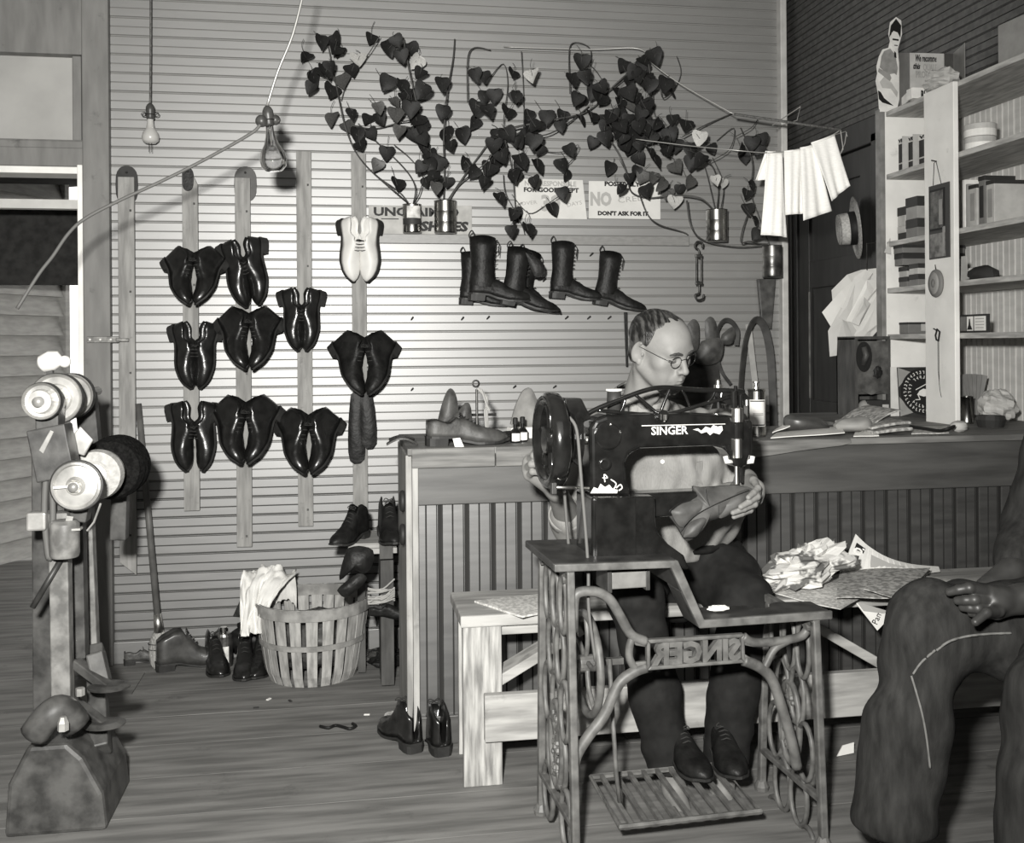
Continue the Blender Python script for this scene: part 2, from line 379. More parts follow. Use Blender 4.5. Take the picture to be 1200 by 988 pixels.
def lerp(tab, t):
    for (a, x), (b, y) in zip(tab, tab[1:]):
        if t <= b: k = (t - a) / (b - a); k = k * k * (3 - 2 * k) * .5 + k * .5; return x + (y - x) * k
    return tab[-1][1]
W_ = [(0, .017), (.03, .028), (.1, .034), (.25, .033), (.4, .032), (.55, .040), (.68, .046), (.8, .043), (.9, .033), (.97, .018), (1, .004)]
ZT = [(0, .088), (.1, .092), (.25, .078), (.36, .100), (.42, .097), (.5, .084), (.6, .068), (.75, .055), (.88, .047), (.97, .036), (1, .026)]
ZB = [(0, .034), (.28, .032), (.45, .018), (.6, .010), (.85, .011), (1, .020)]
SL = .285
def shoe_upper(op=True, n=18, m=26, zt=ZT):
    mb = MB(); rows = []
    for i in range(m + 1):
        t = i / m; w, top, bot = lerp(W_, t), lerp(zt, t), lerp(ZB, t)
        o = max(0, min(1, (.40 - t) / .05)) if op else 0
        row = []
        for k in range(n + 1):
            a = PI * (1 - k / n); c, s_ = math.cos(a), math.sin(a)
            xc = w * math.copysign(abs(c) ** .75, c); zc = bot + (top - bot) * abs(s_) ** .72
            q = abs(k / n - .5) * 2                              # 1 at the welt, 0 at the middle
            if q > .45: xo = w * (.84 + .16 * (q - .45) / .55); zo = bot + (top - bot) * (1 - (q - .45) / .55)
            elif q > .36: xo = w * .70; zo = top - .002
            else: xo = w * .66 * q / .36; zo = bot + .006 + (top * .6 - bot * .6) * (q / .36) ** 3
            xo = math.copysign(xo, c)
            row.append((xc + (xo - xc) * o, t * SL * (1 if t > .05 else 1), zc + (zo - zc) * o))
        rows.append(row)
    vs = [p for r in rows for p in r]; w_ = n + 1
    fs = [(i * w_ + k, i * w_ + k + 1, (i + 1) * w_ + k + 1, (i + 1) * w_ + k) for i in range(m) for k in range(n)]
    fs += [tuple(range(n, -1, -1)), tuple(m * w_ + k for k in range(n + 1))]
    fs += [(i * w_, (i + 1) * w_, (i + 1) * w_ + n, i * w_ + n) for i in range(m)]
    return mb.add(vs, fs)
def shoe_sole(grow=.004, th=.008, m=24):
    vs, fs = [], []
    for i in range(m + 1):
        t = i / m; w = lerp(W_, t) + grow; z = lerp(ZB, t); y = t * SL + (grow if i == m else (-grow if i == 0 else 0))
        vs += [(-w, y, z), (w, y, z), (w, y, z - th), (-w, y, z - th)]
    for i in range(m):
        for k in range(4): fs.append((i * 4 + k, i * 4 + (k + 1) % 4, i * 4 + 4 + (k + 1) % 4, i * 4 + 4 + k))
    fs += [(3, 2, 1, 0), (4 * m, 4 * m + 1, 4 * m + 2, 4 * m + 3)]
    return MB().add(vs, fs)
def shoe_heel():
    L = []; R = []
    for i in range(9):
        t = i / 8 * .25; w = lerp(W_, t) + .003; L.append((-w, t * SL - .003)); R.append((w, t * SL - .003))
    out = L + R[::-1]; n = len(out)
    vs = [(x * .94, y * .97, 0) for x, y in out] + [(x, y, .0265) for x, y in out]
    return MB().add(vs, [tuple(range(n)), tuple(range(2 * n - 1, n - 1, -1))] + [(i, i + n, (i + 1) % n + n, (i + 1) % n) for i in range(n)])
def shoe_laces(zt=ZT):
    mb = MB(); dz = lerp(zt, .40) - .097
    for i in range(4):
        t = .41 + i * .045; z = lerp(zt, t) + .002; y = t * SL
        mb.tube([(-.016, y, z - .006), (0, y + .004, z + .001), (.016, y, z - .006)], .0022, 5)
    mb.tube(catmull([(x, y, z + dz) for x, y, z in ((0, .40 * SL, .101), (.012, .115, .108), (.02, .12, .1), (.004, .118, .1), (-.014, .118, .107), (-.022, .122, .098), (0, .40 * SL, .101))], 4), .0018, 5)
    return mb
SHOE = {}
ZTA = [(0, .122), (.1, .142), (.25, .160), (.36, .158), (.42, .138), (.5, .106), (.6, .076), (.75, .056), (.88, .048), (.97, .037), (1, .026)]
def shoe_kind(kind, mu, ms, zt=None):
    SHOE[kind] = [('upper', (shoe_upper(zt=zt) if zt else shoe_upper()).mesh('upper', mu, True)), ('sole', shoe_sole().mesh('sole', ms)),
                  ('heel', shoe_heel().mesh('heel', ms)), ('laces', shoe_laces(zt or ZT).mesh('laces', m_lace, True))]
shoe_kind('ankle', m_blk, m_soleb, ZTA); shoe_kind('ankleworn', m_blk2, m_soleb, ZTA); shoe_kind('black', m_blk, m_soleb); shoe_kind('white', m_wht, m_hide); shoe_kind('brown', m_tan, m_soleb); shoe_kind('worn', m_blk2, m_soleb)
def shoe(kind, M, label, group=None, name='shoe'):
    o = bpy.data.objects.new(name, None); COL.objects.link(o); o.matrix_basis = M; tag(o, label, 'shoe', group)
    for nm, me in SHOE[kind]:
        c = link(nm, me, o)
    return o

# battens, nailed to the wall
BT = [(149.5, 208, 658, 673, 18), (224, 200, 598, 598, 17.5), (285.5, 209, 640, 640, 17.5), (357, 178, 616, 616, 17.5), (421, 180, 604, 604, 17.5)]
WORD = ['leftmost', 'second', 'third', 'fourth', 'rightmost']
lean = .004
for i, (px, y0, y1, y2, w) in enumerate(BT):
    a = atY(px - 1, y0, WY - .01); b = atY(px + 1.5, y1, WY - .01); hw = w / 2 / 281
    out = [(a.x - hw, a.z), (a.x + hw, a.z), (b.x + hw, atY(px, y2, WY).z), (b.x - hw, b.z)]
    if i == 1: out = [(a.x - hw, a.z), (a.x + .1 * hw, a.z), (a.x + hw, a.z - .06), (b.x + hw, b.z), (b.x - hw, b.z)]
    extra = ['slanted at the bottom, without shoes', 'with a notched top corner', 'behind the clear bulb', 'with two shoe pairs', 'carrying the white shoes'][i]
    bt = root('batten', '%s wooden batten on the back wall, %s' % (WORD[i], extra), 'batten', (a.x, WY, b.z))
    part('slat', MB().prism(out, WY - .027, WY - .0065), m_batten, bt, True, bevel=.0015, seg=1)
    for yy in range(int(y0) + 40, int(y2) - 10, 95):
        p = atY(px + 3, yy, WY - .026); part('nail', MB().bar((p.x, WY - .02, p.z), (p.x + .003, WY - .038, p.z + .004), .004, .004).box((p.x + .003, WY - .036, p.z + .004), (.008, .002, .008)), m_nail, bt, True)
# leather soles hooked over the tops of three battens
def sole_outline(L, w):
    return [(x * w, y * L) for x, y in ((0, 0), (.5, .03), (.85, .13), (.95, .3), (.75, .5), (.8, .7), (.95, .85), (.8, .95), (.4, 1), (-.4, 1), (-.8, .95), (-.95, .85), (-.75, .6), (-.7, .4), (-.9, .2), (-.6, .04))]
def half_sole(px, y0, y1, wpx, Y, m, label, th=.006):
    a = atY(px, y0, Y); H = a.z - atY(px, y1, Y).z; w = wpx / 2 / 281
    out = [(w * math.cos(t) * (1 if math.sin(t) > -.2 else 1), .5 * H + .5 * H * math.copysign(abs(math.sin(t)) ** .6, math.sin(t))) for t in [k * 2 * PI / 22 for k in range(22)]]
    o = root('leather_sole', label, 'sole', (a.x, Y, a.z - H))
    part('sole_leather', MB().prism(out, -th / 2, th / 2), m, o, bevel=.0015)
    part('nail', MB().ball((0, -th / 2 - .003, H * .82), .005, 5), m_nail, o)
half_sole(148.5, 194, 240, 25, WY - .0032, m_hide, 'dark leather sole behind the top of the leftmost batten'); half_sole(220, 196, 224, 13, WY - .028, m_blk2, 'narrow black leather strip at the top of the notched batten')
half_sole(287.5, 195, 237, 26, WY - .0032, mat('grey_sole_leather', .07, .6, amt=.2), 'grey leather sole behind the top of the batten behind the clear bulb')

def pair(cx, bot, tl, tr, phi, s, kind, where, gap=4.5, Y=WY - .085, zl=0, zr=0, lab='black leather shoe', stick=False):
    """two shoes hung by their laces, toes down, soles outward"""
    for sgn, tau, dz in ((1, tl, zl), (-1, tr, zr)):
        toe = atY(cx - sgn * gap, bot + dz, Y - (.11 if stick else 0))
        d = Vector((sgn * math.sin(math.radians(tau)), -.12, -math.cos(math.radians(tau)))).normalized()
        f = math.radians(phi)
        up = Vector((sgn * math.cos(f) * math.cos(math.radians(tau)), -math.sin(f), math.sin(math.radians(tau)) * math.cos(f)))
        if stick: d, up = Vector((sgn * (.40 + tau * .002), -.50, -.70)).normalized(), Vector((sgn * .68, -.35, .64))
        M = frame(d, up); z = M.col[2].to_3d(); L = SL * s
        loc = toe - d * L - z * (.018 * s)
        M = Matrix.Translation(loc) @ M @ Matrix.Diagonal((s, s, s, 1))
        shoe(kind, M, '%s %s, %s one' % (lab, where, 'left' if sgn > 0 else 'right'), 'shoe pairs hung on the battens')
    a = atY(cx, bot, Y) + Vector((0, .05, SL * s + .03))
pair(224.5, 356, 0, 0, 14, .86, 'ankle', 'hung highest on the second batten', stick=True)
pair(229, 455, 16, 16, 34, .94, 'black', 'hung midway on the second batten')
pair(228, 552, 13, 12, 28, .98, 'black', 'hung lowest on the second batten', gap=9)
pair(296, 359, 22, 2, 30, .97, 'black', 'hung highest on the third batten', gap=7, zl=1, zr=-2)
pair(291, 432, 8, -8, 14, .92, 'ankle', 'hung midway on the third batten', stick=True)
pair(286, 543, 0, 0, 14, .98, 'ankle', 'hung lowest on the third batten', stick=True)
pair(354, 411, 15, 14, 30, .90, 'black', 'hung high on the fourth batten')
pair(361, 555, 0, 0, 14, .95, 'ankle', 'hung low on the fourth batten', stick=True)
pair(422, 330, 9, 9, 46, .93, 'white', 'on the rightmost batten', gap=8, lab='white leather shoe')
pair(428, 462, 0, 0, 14, .95, 'ankleworn', 'hung low on the rightmost batten', stick=True, lab='dull black leather shoe')

def pillow(out, th, rings=3, bulge=1.0, wob=0.0, seed=0):
    """soft closed slab from an (x,z) outline; thickness along y, rounded to the rim"""
    mb = MB(); n = len(out); cx = sum(p[0] for p in out) / n; cz = sum(p[1] for p in out) / n; rnd = random.Random(seed)
    for sg in (-1, 1):
        vs = []; fs = []
        for r in range(rings + 1):
            k = 1 - r / (rings + .0) * .85; y = sg * th / 2 * (math.sin((1 - k) / .85 * PI / 2) ** .6 if r else .15) * bulge
            for x, z in out:
                xx, zz = cx + (x - cx) * k, cz + (z - cz) * k
                vs.append((xx, y + wob * noise.noise(Vector((xx * 14 + seed, zz * 14, 0))), zz))
        for r in range(rings):
            for i in range(n):
                q = (r * n + i, r * n + (i + 1) % n, (r + 1) * n + (i + 1) % n, (r + 1) * n + i); fs.append(q if sg < 0 else q[::-1])
        q = tuple(rings * n + i for i in range(n)); fs.append(q if sg < 0 else q[::-1])
        mb.add(vs, fs)
    b = n * (rings + 1)
    ar = sum(out[i][0] * out[(i + 1) % n][1] - out[(i + 1) % n][0] * out[i][1] for i in range(n))
    mb.add([mb.v[i] for i in range(n)] + [mb.v[b + i] for i in range(n)], [(i, i + n, (i + 1) % n + n, (i + 1) % n) for i in range(n)])
    if ar < 0: mb.f = [q[::-1] for q in mb.f]
    return mb
def outl(pts, Y, sub=3):                                        # outline traced on a plane Y (real size at its real place)
    P = [atY(x, y, Y) for x, y in pts]
    C = catmull(P + [P[0]], sub)[:-1] if sub > 1 else P
    return [(p.x, p.z) for p in C]
def flat_thing(name, pts, Y, th, m, label, cat, group=None, sub=3, wob=0.004, bulge=1, seed=1, parent=None):
    o = outl(pts, Y, sub); c = (sum(p[0] for p in o) / len(o), Y, min(p[1] for p in o))
    mb = pillow([(x - c[0], z - c[2]) for x, z in o], th, wob=wob, seed=seed, bulge=bulge)
    if parent is not None: mb.v = [(v[0] + c[0], v[1] + c[1], v[2] + c[2]) for v in mb.v]; return part(name, mb, m, parent, True, True)
    return single(name, mb, m, label, cat, group, smooth=True, M=Matrix.Translation(c))
flat_thing('leather_strip', [(411, 462), (424, 460), (426, 500), (427, 538), (410, 540), (408, 500)], WY - .055, .02, m_blk2, 'long black leather strip hanging under the dull black shoes, left piece', 'leather', 'leather strips on the rightmost batten')
flat_thing('leather_strip', [(423, 464), (436, 462), (441, 519), (424, 520)], WY - .08, .016, m_blk2, 'short black leather strip hanging under the dull black shoes, right piece', 'leather', 'leather strips on the rightmost batten', seed=3)

# boots on the wall
ZTB = [(0, .085), (.1, .10), (.3, .10), (.42, .098), (.5, .088), (.6, .070), (.75, .057), (.88, .049), (.97, .038), (1, .026)]
def boot_shaft(H=.275):
    mb = MB(); prof = [(.062, .060, .038, .058), (.075, .058, .037, .062), (.105, .056, .037, .056), (.14, .055, .040, .052), (.19, .053, .045, .054), (.235, .051, .048, .058), (H, .050, .049, .060)]
    rings = []
    for z, cy, rx, ry in prof: rings.append([(rx * math.cos(a), cy + ry * math.sin(a) * (1.0 if math.sin(a) < 0 else .95), z + (.008 * math.cos(a) ** 2 if z == H else 0)) for a in [2 * PI * k / 20 for k in range(20)]])
    for dz, sc in ((-.004, .90), (-.10, .80)):
        rings.append([(.049 * sc * math.cos(a), .05 + .06 * sc * math.sin(a), H + dz) for a in [2 * PI * k / 20 for k in range(20)]])
    vs = [p for r in rings for p in r]; fs = [(i * 20 + k, i * 20 + (k + 1) % 20, (i + 1) * 20 + (k + 1) % 20, (i + 1) * 20 + k) for i in range(len(rings) - 1) for k in range(20)]
    fs += [tuple((len(rings) - 1) * 20 + k for k in range(20))]
    return mb.add(vs, fs)
def boot_laces():
    mb = MB()
    for i in range(9):
        f = i / 8; z = .115 + .15 * f if i > 1 else .085 + i * .018; y = .055 + (.054 if i > 1 else .085 - .02 * i) + .002
        mb.tube([(-.017, y - .008, z), (0, y + .003, z + .003), (.017, y - .008, z)], .0022, 5)
    mb.tube([(0, .112, .27), (.012, .122, .25), (.01, .12, .2)], .002, 5); mb.tube([(0, .112, .27), (-.012, .125, .255), (-.006, .12, .215)], .002, 5)
    return mb
BOOT = [('vamp', shoe_upper(False, zt=ZTB).mesh('vamp', m_blk2, True)), ('shaft', boot_shaft().mesh('shaft', m_blk2, True)),
        ('sole', shoe_sole().mesh('sole', m_soleb)), ('heel', shoe_heel().mesh('heel', m_soleb)), ('laces', boot_laces().mesh('laces', m_lace, True))]
STRAP = MB().tube(catmull([(0, -.002, .262), (0, -.012, .285), (0, .0, .305), (0, .012, .285), (0, .008, .27)], 4), .003, 5).mesh('pull_strap', m_lace, True)
def boot(px, py, Y, tilt, s, label, yaw=0):                  # px,py: middle of the shaft top
    R = Euler((0, 0, -PI / 2 + math.radians(yaw))).to_matrix(); R = Matrix.Rotation(math.radians(tilt), 3, 'Y') @ R
    top = atY(px, py, Y); loc = top - R @ (Vector((0, .05, .275)) * s)
    o = bpy.data.objects.new('boot', None); COL.objects.link(o); o.matrix_basis = LRS(loc, R, s); tag(o, label, 'boot', 'boots hung on the back wall')
    for nm, me in BOOT: link(nm, me, o)
    link('pull_strap', STRAP, o); return o
boot(553, 297, WY - .06, 4, .80, 'black laced boot hung hindmost in the leftmost pair of boots')
boot(566, 279, WY - .16, 3, .96, 'black laced boot hung in front at the left end of the row')
boot(609, 292, WY - .155, 10, .88, 'black laced boot with drooping tongue, second pair, front one')
boot(622, 296, WY - .06, 16, .84, 'black laced boot partly hidden behind the drooping-tongue boot')
boot(660, 285, WY - .07, 4, .88, 'upright black laced boot third along the boot row')
boot(716, 297, WY - .07, 10, .84, 'rightmost black laced boot, above the seated man')
flat_thing('leather_piece', [(616, 296), (626, 300), (638, 311), (637, 322), (628, 325), (622, 314)], WY - .235, .014, m_blk2, 'dark leather tongue flap drooping from the second pair of boots', 'leather')

# small nails and hooks left in the wall
for px, py in ((482, 375), (541, 375), (571, 374), (663, 374), (689, 374), (713, 374), (482, 458), (602, 455), (649, 455), (637, 330), (692, 300)):
    p = atY(px, py, WY - .01); b = MB().bar((p.x, WY + .002, p.z), (p.x + .006, WY - .03, p.z + .012), .005, .005)
    n_ = part('nail', b, m_nail, wb_, False)
# thin strap on its nail left of the man, and the turnbuckle
single('thin_strap', MB().prism(outl([(731, 366), (735, 366), (736, 430), (733.5, 430)], WY - .03, 1), WY - .034, WY - .028), m_blk2, 'narrow black leather strap hanging left of the seated man', 'strap', bevel=.001)
m_iron = mat('dark_iron', .06, .45, metal=.8, amt=.3, scale=40)
tbx = atY(819, 316, WY - .12)
tb = root('turnbuckle', 'iron turnbuckle with hooked ends hanging under the rightmost bright can', 'hook', tbx)
part('body', MB().tube([(-.011, 0, -.055), (-.011, 0, .055)], .0045, 6).tube([(.011, 0, -.055), (.011, 0, .055)], .0045, 6).box((0, 0, .06), (.032, .014, .014)).box((0, 0, -.06), (.032, .014, .014)), m_iron, tb, smooth=False, bevel=.002)
part('hook', MB().tube(catmull([(0, 0, -.05), (0, 0, -.10), (-.018, 0, -.112), (-.008, 0, -.132), (.016, 0, -.128), (.022, 0, -.108)], 5), .0045, 7), m_iron, tb, smooth=True)
part('hook', MB().tube(catmull([(0, 0, .05), (0, 0, .085), (-.018, 0, .10), (-.006, 0, .122), (.018, 0, .115), (.016, 0, .095)], 5), .0045, 7), m_iron, tb, smooth=True)
# ================================================================= COUNTER, BENCH, SHELVES
CY = 3.31; CT = .964; CX0 = .213
m_cwood = mat('counter_varnished_wood', .042, .42, 1.0, coat=-1, amt=.3, scale=7, stretch=(5, 5, .55), bump=.08)
m_crail = mat('counter_rail_wood', .085, .5, .6, g2=.045, amt=.3, scale=5, stretch=(.5, 4, 4.5), detail=6, bump=.08)
m_cgro = mat('counter_groove', .025, .8, .2)
m_ctop = mat('worn_counter_top', .16, .6, .3, amt=.35, scale=10, stretch=(.4, 3, 3), spots=.6, bump=.15)
m_nose = mat('counter_nosing_wood', .19, .6, .3, g2=.09, scale=9, stretch=(.5, 3, 6), spots=.6, spot_scale=14, bump=.2)
m_endp = mat('counter_end_paint', .28, .6, .3, amt=.3, scale=9, stretch=(3, 3, .6), spots=.7)
ctr = root('shop_counter', 'long wooden shop counter with beaded vertical boards behind the bench', 'counter', (1.4, CY, 0))
part('carcass', MB().box(((CX0 + RX) / 2, CY + .27, .47), (RX - CX0 - .04, .46, .92)), m_cgro, ctr, True)
me_v = beaded(.70, .0874).mesh('board', [m_cwood, m_cgro])
for i in range(30):
    x = CX0 + .004 + i * .0874
    if x + .05 > RX: break
    M = Matrix(((0, 0, 1, x), (0, 1, 0, CY), (-1, 0, 0, .79), (0, 0, 0, 1)))
    link('board', me_v, ctr, wmat(ctr).inverted() @ M)
part('base_rail', MB().box(((CX0 + RX) / 2, CY - .006, .046), (RX - CX0, .022, .092)), m_crail, ctr, True, bevel=.003)
zr0, zr1 = atY(483, 592, CY).z, atY(483, 548, CY).z
part('top_rail', MB().box(((CX0 + RX) / 2, CY - .004, (zr0 + zr1 + .06) / 2), (RX - CX0, .024, zr1 - zr0 + .06)), m_crail, ctr, True, bevel=.003)
def X_(px, py=520): return atY(px, py, CY - .02).x
for a, b in ((482, 579.5), (580.5, 700)):
    part('nosing_board', MB().box(((X_(a) + X_(b)) / 2, CY - .021, zr1 + (CT - zr1) / 2), (X_(b) - X_(a), .022, CT - zr1)), m_nose, ctr, True, bevel=.003)
o = [(701, 512), (995, 507), (996, 519), (985, 522), (960, 525), (930, 529), (905, 533), (880, 536), (760, 541), (701, 547)]
part('torn_nosing_board', MB().prism([(atY(x, y, CY - .02).x, min(CT, atY(x, y, CY - .02).z) if y > 513 else CT) for x, y in o], CY - .034, CY - .012), m_nose, ctr, True, bevel=.003)
part('counter_top', MB().prism([(CX0 - .02, CY - .03), (RX, CY - .03), (RX, 4.5), (1.99, 4.5), (1.99, 3.83), (CX0 - .02, 3.83)], CT - .022, CT + .0005, axis='z'), m_ctop, ctr, True, bevel=.003)
part('end_panel', MB().box((CX0 - .012, CY + .25, .47), (.024, .50, .94)), m_endp, ctr, True, bevel=.003)
part('corner_post', MB().box((CX0 + .005, CY - .012, .46), (.020, .035, .92)), m_endp, ctr, True, bevel=.003)
m_rub = mat('black_rubber', .02, .6, .4)
for py, w in ((600, 'upper'), (641, 'lower')):
    p = atX(477, py, CX0 - .03)
    single('rubber_ring', MB().tube([(0, .027 * math.cos(a), .027 * math.sin(a)) for a in [k * 2 * PI / 18 for k in range(18)]], .009, 8, closed=True), m_rub,
           '%s of two black rubber rings hung on the counter end' % w, 'ring', smooth=True, M=Matrix.Translation((CX0 - .032, max(p.y, 3.37), p.z)))

# bench in front of the counter
m_bench = mat('raw_pine_board', .30, .7, .25, amt=.3, scale=8, stretch=(.5, 4, 4), spots=.5, bump=.15)
m_benchv = mat('raw_pine_post', .30, .75, .25, amt=.45, scale=14, stretch=(5, 5, .5), spots=.5, bump=.3)
BZ = .505; bx0 = .325
bn = root('work_bench', 'long low bench of rough pine boards in front of the counter', 'bench', (1.3, 3.1, 0))
part('seat_board', MB().box(((bx0 + 2.42) / 2, 3.10, BZ - .0175), (2.42 - bx0, .30, .035)), m_bench, bn, True, bevel=.005)
for x in (.345, 2.27):
    for y in (2.975, 3.215):
        part('leg', MB().box((x + .045, y, .235), (.115 if y < 3 else .09, .03, .47)), m_benchv, bn, True, bevel=.003)
    part('cleat', MB().box((x + (.15 if x < 1 else -.05), 3.1, BZ - .052), (.19, .24, .034)), m_bench, bn, True, bevel=.003)
a = atY(567, 813, 2.95); b = atY(567, 868, 2.95)
part('stretcher', MB().box(((a.x + 2.42) / 2, 2.945, (a.z + b.z) / 2), (2.42 - a.x, .028, a.z - b.z)), m_bench, bn, True, bevel=.003)
p, q = atY(580, 795, 3.02), atY(668, 742, 3.02)
part('brace', MB().bar((p.x, 3.02, p.z), (q.x + .03, 3.02, q.z + .02), .03, .085, up=(0, -1, 0)), m_bench, bn, True, bevel=.003)
p, q = atY(945, 728, 3.02), atY(1062, 795, 3.02)
part('brace', MB().bar((p.x, 3.02, p.z), (q.x + .03, 3.02, q.z - .02), .03, .10, up=(0, -1, 0)), m_bench, bn, True, bevel=.003)

# shelf unit along the right wall, standing on the counter
m_sh = mat('white_shelf_paint', .80, .55, .3, amt=.06, scale=8, stretch=(1, 1, 1), spots=.35, spot_scale=13)
m_sh2 = mat('shelf_back_paint', .60, .6, .3, amt=.08, scale=9, stretch=(3, 3, .6), spots=.2)
m_she = mat('shelf_edge_wood', .40, .6, .3, amt=.3, scale=14, stretch=(4, .6, 4), spots=.4)
FX = 2.40; FARY = 4.24; NEARY = 2.75
SZ = [1.33, 1.537, 1.745, 2.048, 2.33]
su = root('shelf_unit', 'tall white painted wall shelf unit standing on the counter at the right', 'shelf', (2.59, 3.5, CT))
zt_ = 2.345
part('end_panel', MB().box(((FX + RX) / 2, FARY + .01, (CT + zt_) / 2), (RX - FX - .004, .02, zt_ - CT)), m_sh, su, True)
part('end_panel', MB().box(((FX + RX) / 2, NEARY, (CT + zt_) / 2), (RX - FX - .004, .02, zt_ - CT)), m_sh, su, True)
part('edge_post', MB().box((FX - .012, FARY + .015, (CT + zt_) / 2), (.02, .05, zt_ - CT)), mat('grey_edge_paint', .20, .6, amt=.2), su, True, bevel=.002)
me_b = beaded(zt_ - CT - .01).mesh('back_board', [m_sh2, m_sh2])
for i in range(19):
    M = axes((0, 0, 1), (1, 0, 0), (0, 1, 0), (RX - .02, FARY - (i + 1) * .0765, CT))
    link('back_board', me_b, su, wmat(su).inverted() @ M)
for i, z in enumerate(SZ):
    part('shelf_board', MB().box(((FX + RX) / 2 - .012, (FARY + NEARY) / 2, z - .011), (RX - FX - .03, FARY - NEARY - .02, .022)), m_she, su, True, bevel=.0015)
ys0, ys1 = atX(1122, 300, FX - .01).y, atX(1087, 300, FX - .01).y
zs = atX(1105, 103, FX).z
part('face_board', MB().box((FX - .012, (ys0 + ys1) / 2, (CT + zs) / 2), (.022, ys1 - ys0, zs - CT)), m_sh, su, True, bevel=.003)

m_box = {k: mat('carton_%s' % k, g, .6, .3, amt=.1, scale=20) for k, g in (('dark', .03), ('grey', .17), ('mid', .28), ('light', .45), ('white', .72))}
m_ink = mat('black_ink', .012, .6, .3); m_paper = mat('white_paper', .72, .7, .25, amt=.05, scale=25); m_print = mat('grey_print', .35, .7, .25)
m_tin = mat('bright_tin', .55, .25, .5, metal=1, amt=.25, scale=14, stretch=(1, 1, .4), g2=.2)
def shbox(px0, px1, z0, h, X, depth, name, label, cat, m, mlid=None, group=None, band=None, lidfrac=.45):
    """a carton whose front faces -X, spanning two pixels on the plane x = X"""
    ya, yb = atX(px0, 300, X).y, atX(px1, 300, X).y
    o = root(name, label, cat, (X + depth / 2, (ya + yb) / 2, z0), group=group)
    w = ya - yb - .003
    part('carton_body', MB().box((0, 0, h / 2), (depth, w, h)), m, o, bevel=.002)
    if mlid: part('carton_lid', MB().box((0, 0, h * (1 - lidfrac / 2) + .0007), (depth + .003, w + .003, h * lidfrac)), mlid, o, bevel=.0015)
    return o, w
# left bay
YM = Matrix(((0, 0, -1, 0), (-1, 0, 0, 0), (0, 1, 0, 0), (0, 0, 0, 1)))       # lettering that faces -X
for i, (a, b, w) in enumerate(((1053.5, 1063.5, 'farthest'), (1065, 1076, 'middle'), (1077.5, 1094, 'nearest'))):
    o, wd = shbox(a, b, SZ[3], atX(a, 163 - i * 2, 2.43).z - SZ[3], 2.43, .12, 'soap_box', '%s of three dark tall boxes with white tops on the second shelf' % w, 'box', m_box['dark'], m_box['white'], 'tall dark boxes on the second shelf', lidfrac=.17)
    h = atX(a, 163 - i * 2, 2.43).z - SZ[3]
    part('side_label', MB().box((-.02, -wd / 2 - .002, h / 2), (.122, .003, h)), m_box['light'], o)
    lettering('VIM', h * .15, m_ink, o, Matrix.Translation((-.0625, 0, h * .915)) @ YM, width=wd * .8, bold=.001)
    part('white_line', MB().box((-.0605, 0, h * .25), (.002, wd * .9, .006)).box((-.0605, 0, h * .05), (.002, wd * .9, .003)), m_box['light'], o)
def stack(specs, group):
    for a, b, z0, h, X, d, m, ml, lab in specs:
        shbox(a, b, z0, h, X, d, 'small_carton', lab, 'box', m, ml, group)
g_ = 'cartons stacked in the shelf'
stack([(1052, 1061.5, SZ[2], .065, 2.45, .1, m_box['dark'], m_box['light'], 'bottom carton of the farther stack on the third shelf'),
       (1052, 1061.5, SZ[2] + .066, .085, 2.45, .1, m_box['light'], m_box['dark'], 'top carton of the farther stack on the third shelf'),
       (1061.7, 1075.5, SZ[2], .085, 2.44, .13, m_box['grey'], m_box['dark'], 'bottom carton of the nearer stack on the third shelf'),
       (1061.7, 1075.5, SZ[2] + .086, .095, 2.44, .13, m_box['mid'], m_box['dark'], 'top carton of the nearer stack on the third shelf'),
       (1053, 1063, SZ[1], .045, 2.44, .11, m_box['grey'], m_box['dark'], 'lower far small carton on the fourth shelf'),
       (1053, 1063, SZ[1] + .046, .045, 2.44, .11, m_box['light'], m_box['dark'], 'upper far small carton on the fourth shelf'),
       (1065, 1076, SZ[1], .05, 2.43, .11, m_box['grey'], m_box['dark'], 'lower near small carton on the fourth shelf'),
       (1065, 1076, SZ[1] + .051, .045, 2.43, .11, m_box['light'], m_box['dark'], 'upper near small carton on the fourth shelf'),
       (1048, 1058, SZ[1] + .098, .052, 2.43, .3, m_box['grey'], m_box['dark'], 'lower wide carton lying across the fourth shelf'),
       (1047, 1058, SZ[1] + .151, .040, 2.42, .3, m_box['grey'], m_box['dark'], 'upper wide carton lying across the fourth shelf')], g_)
ob, wd = shbox(1053, 1064, SZ[0] + .002, .05, 2.45, .16, 'small_carton', 'grey carton with a pale label on the fifth shelf', 'box', m_box['grey'], m_box['dark'], g_, lidfrac=.2)
part('label', MB().box((.02, -wd / 2 - .002, .027), (.08, .002, .03)), m_box['light'], ob)
shbox(1050, 1054, SZ[0] + .053, .07, 2.47, .3, 'white_card', 'white card box standing behind the grey carton on the fifth shelf', 'card', m_box['white'])
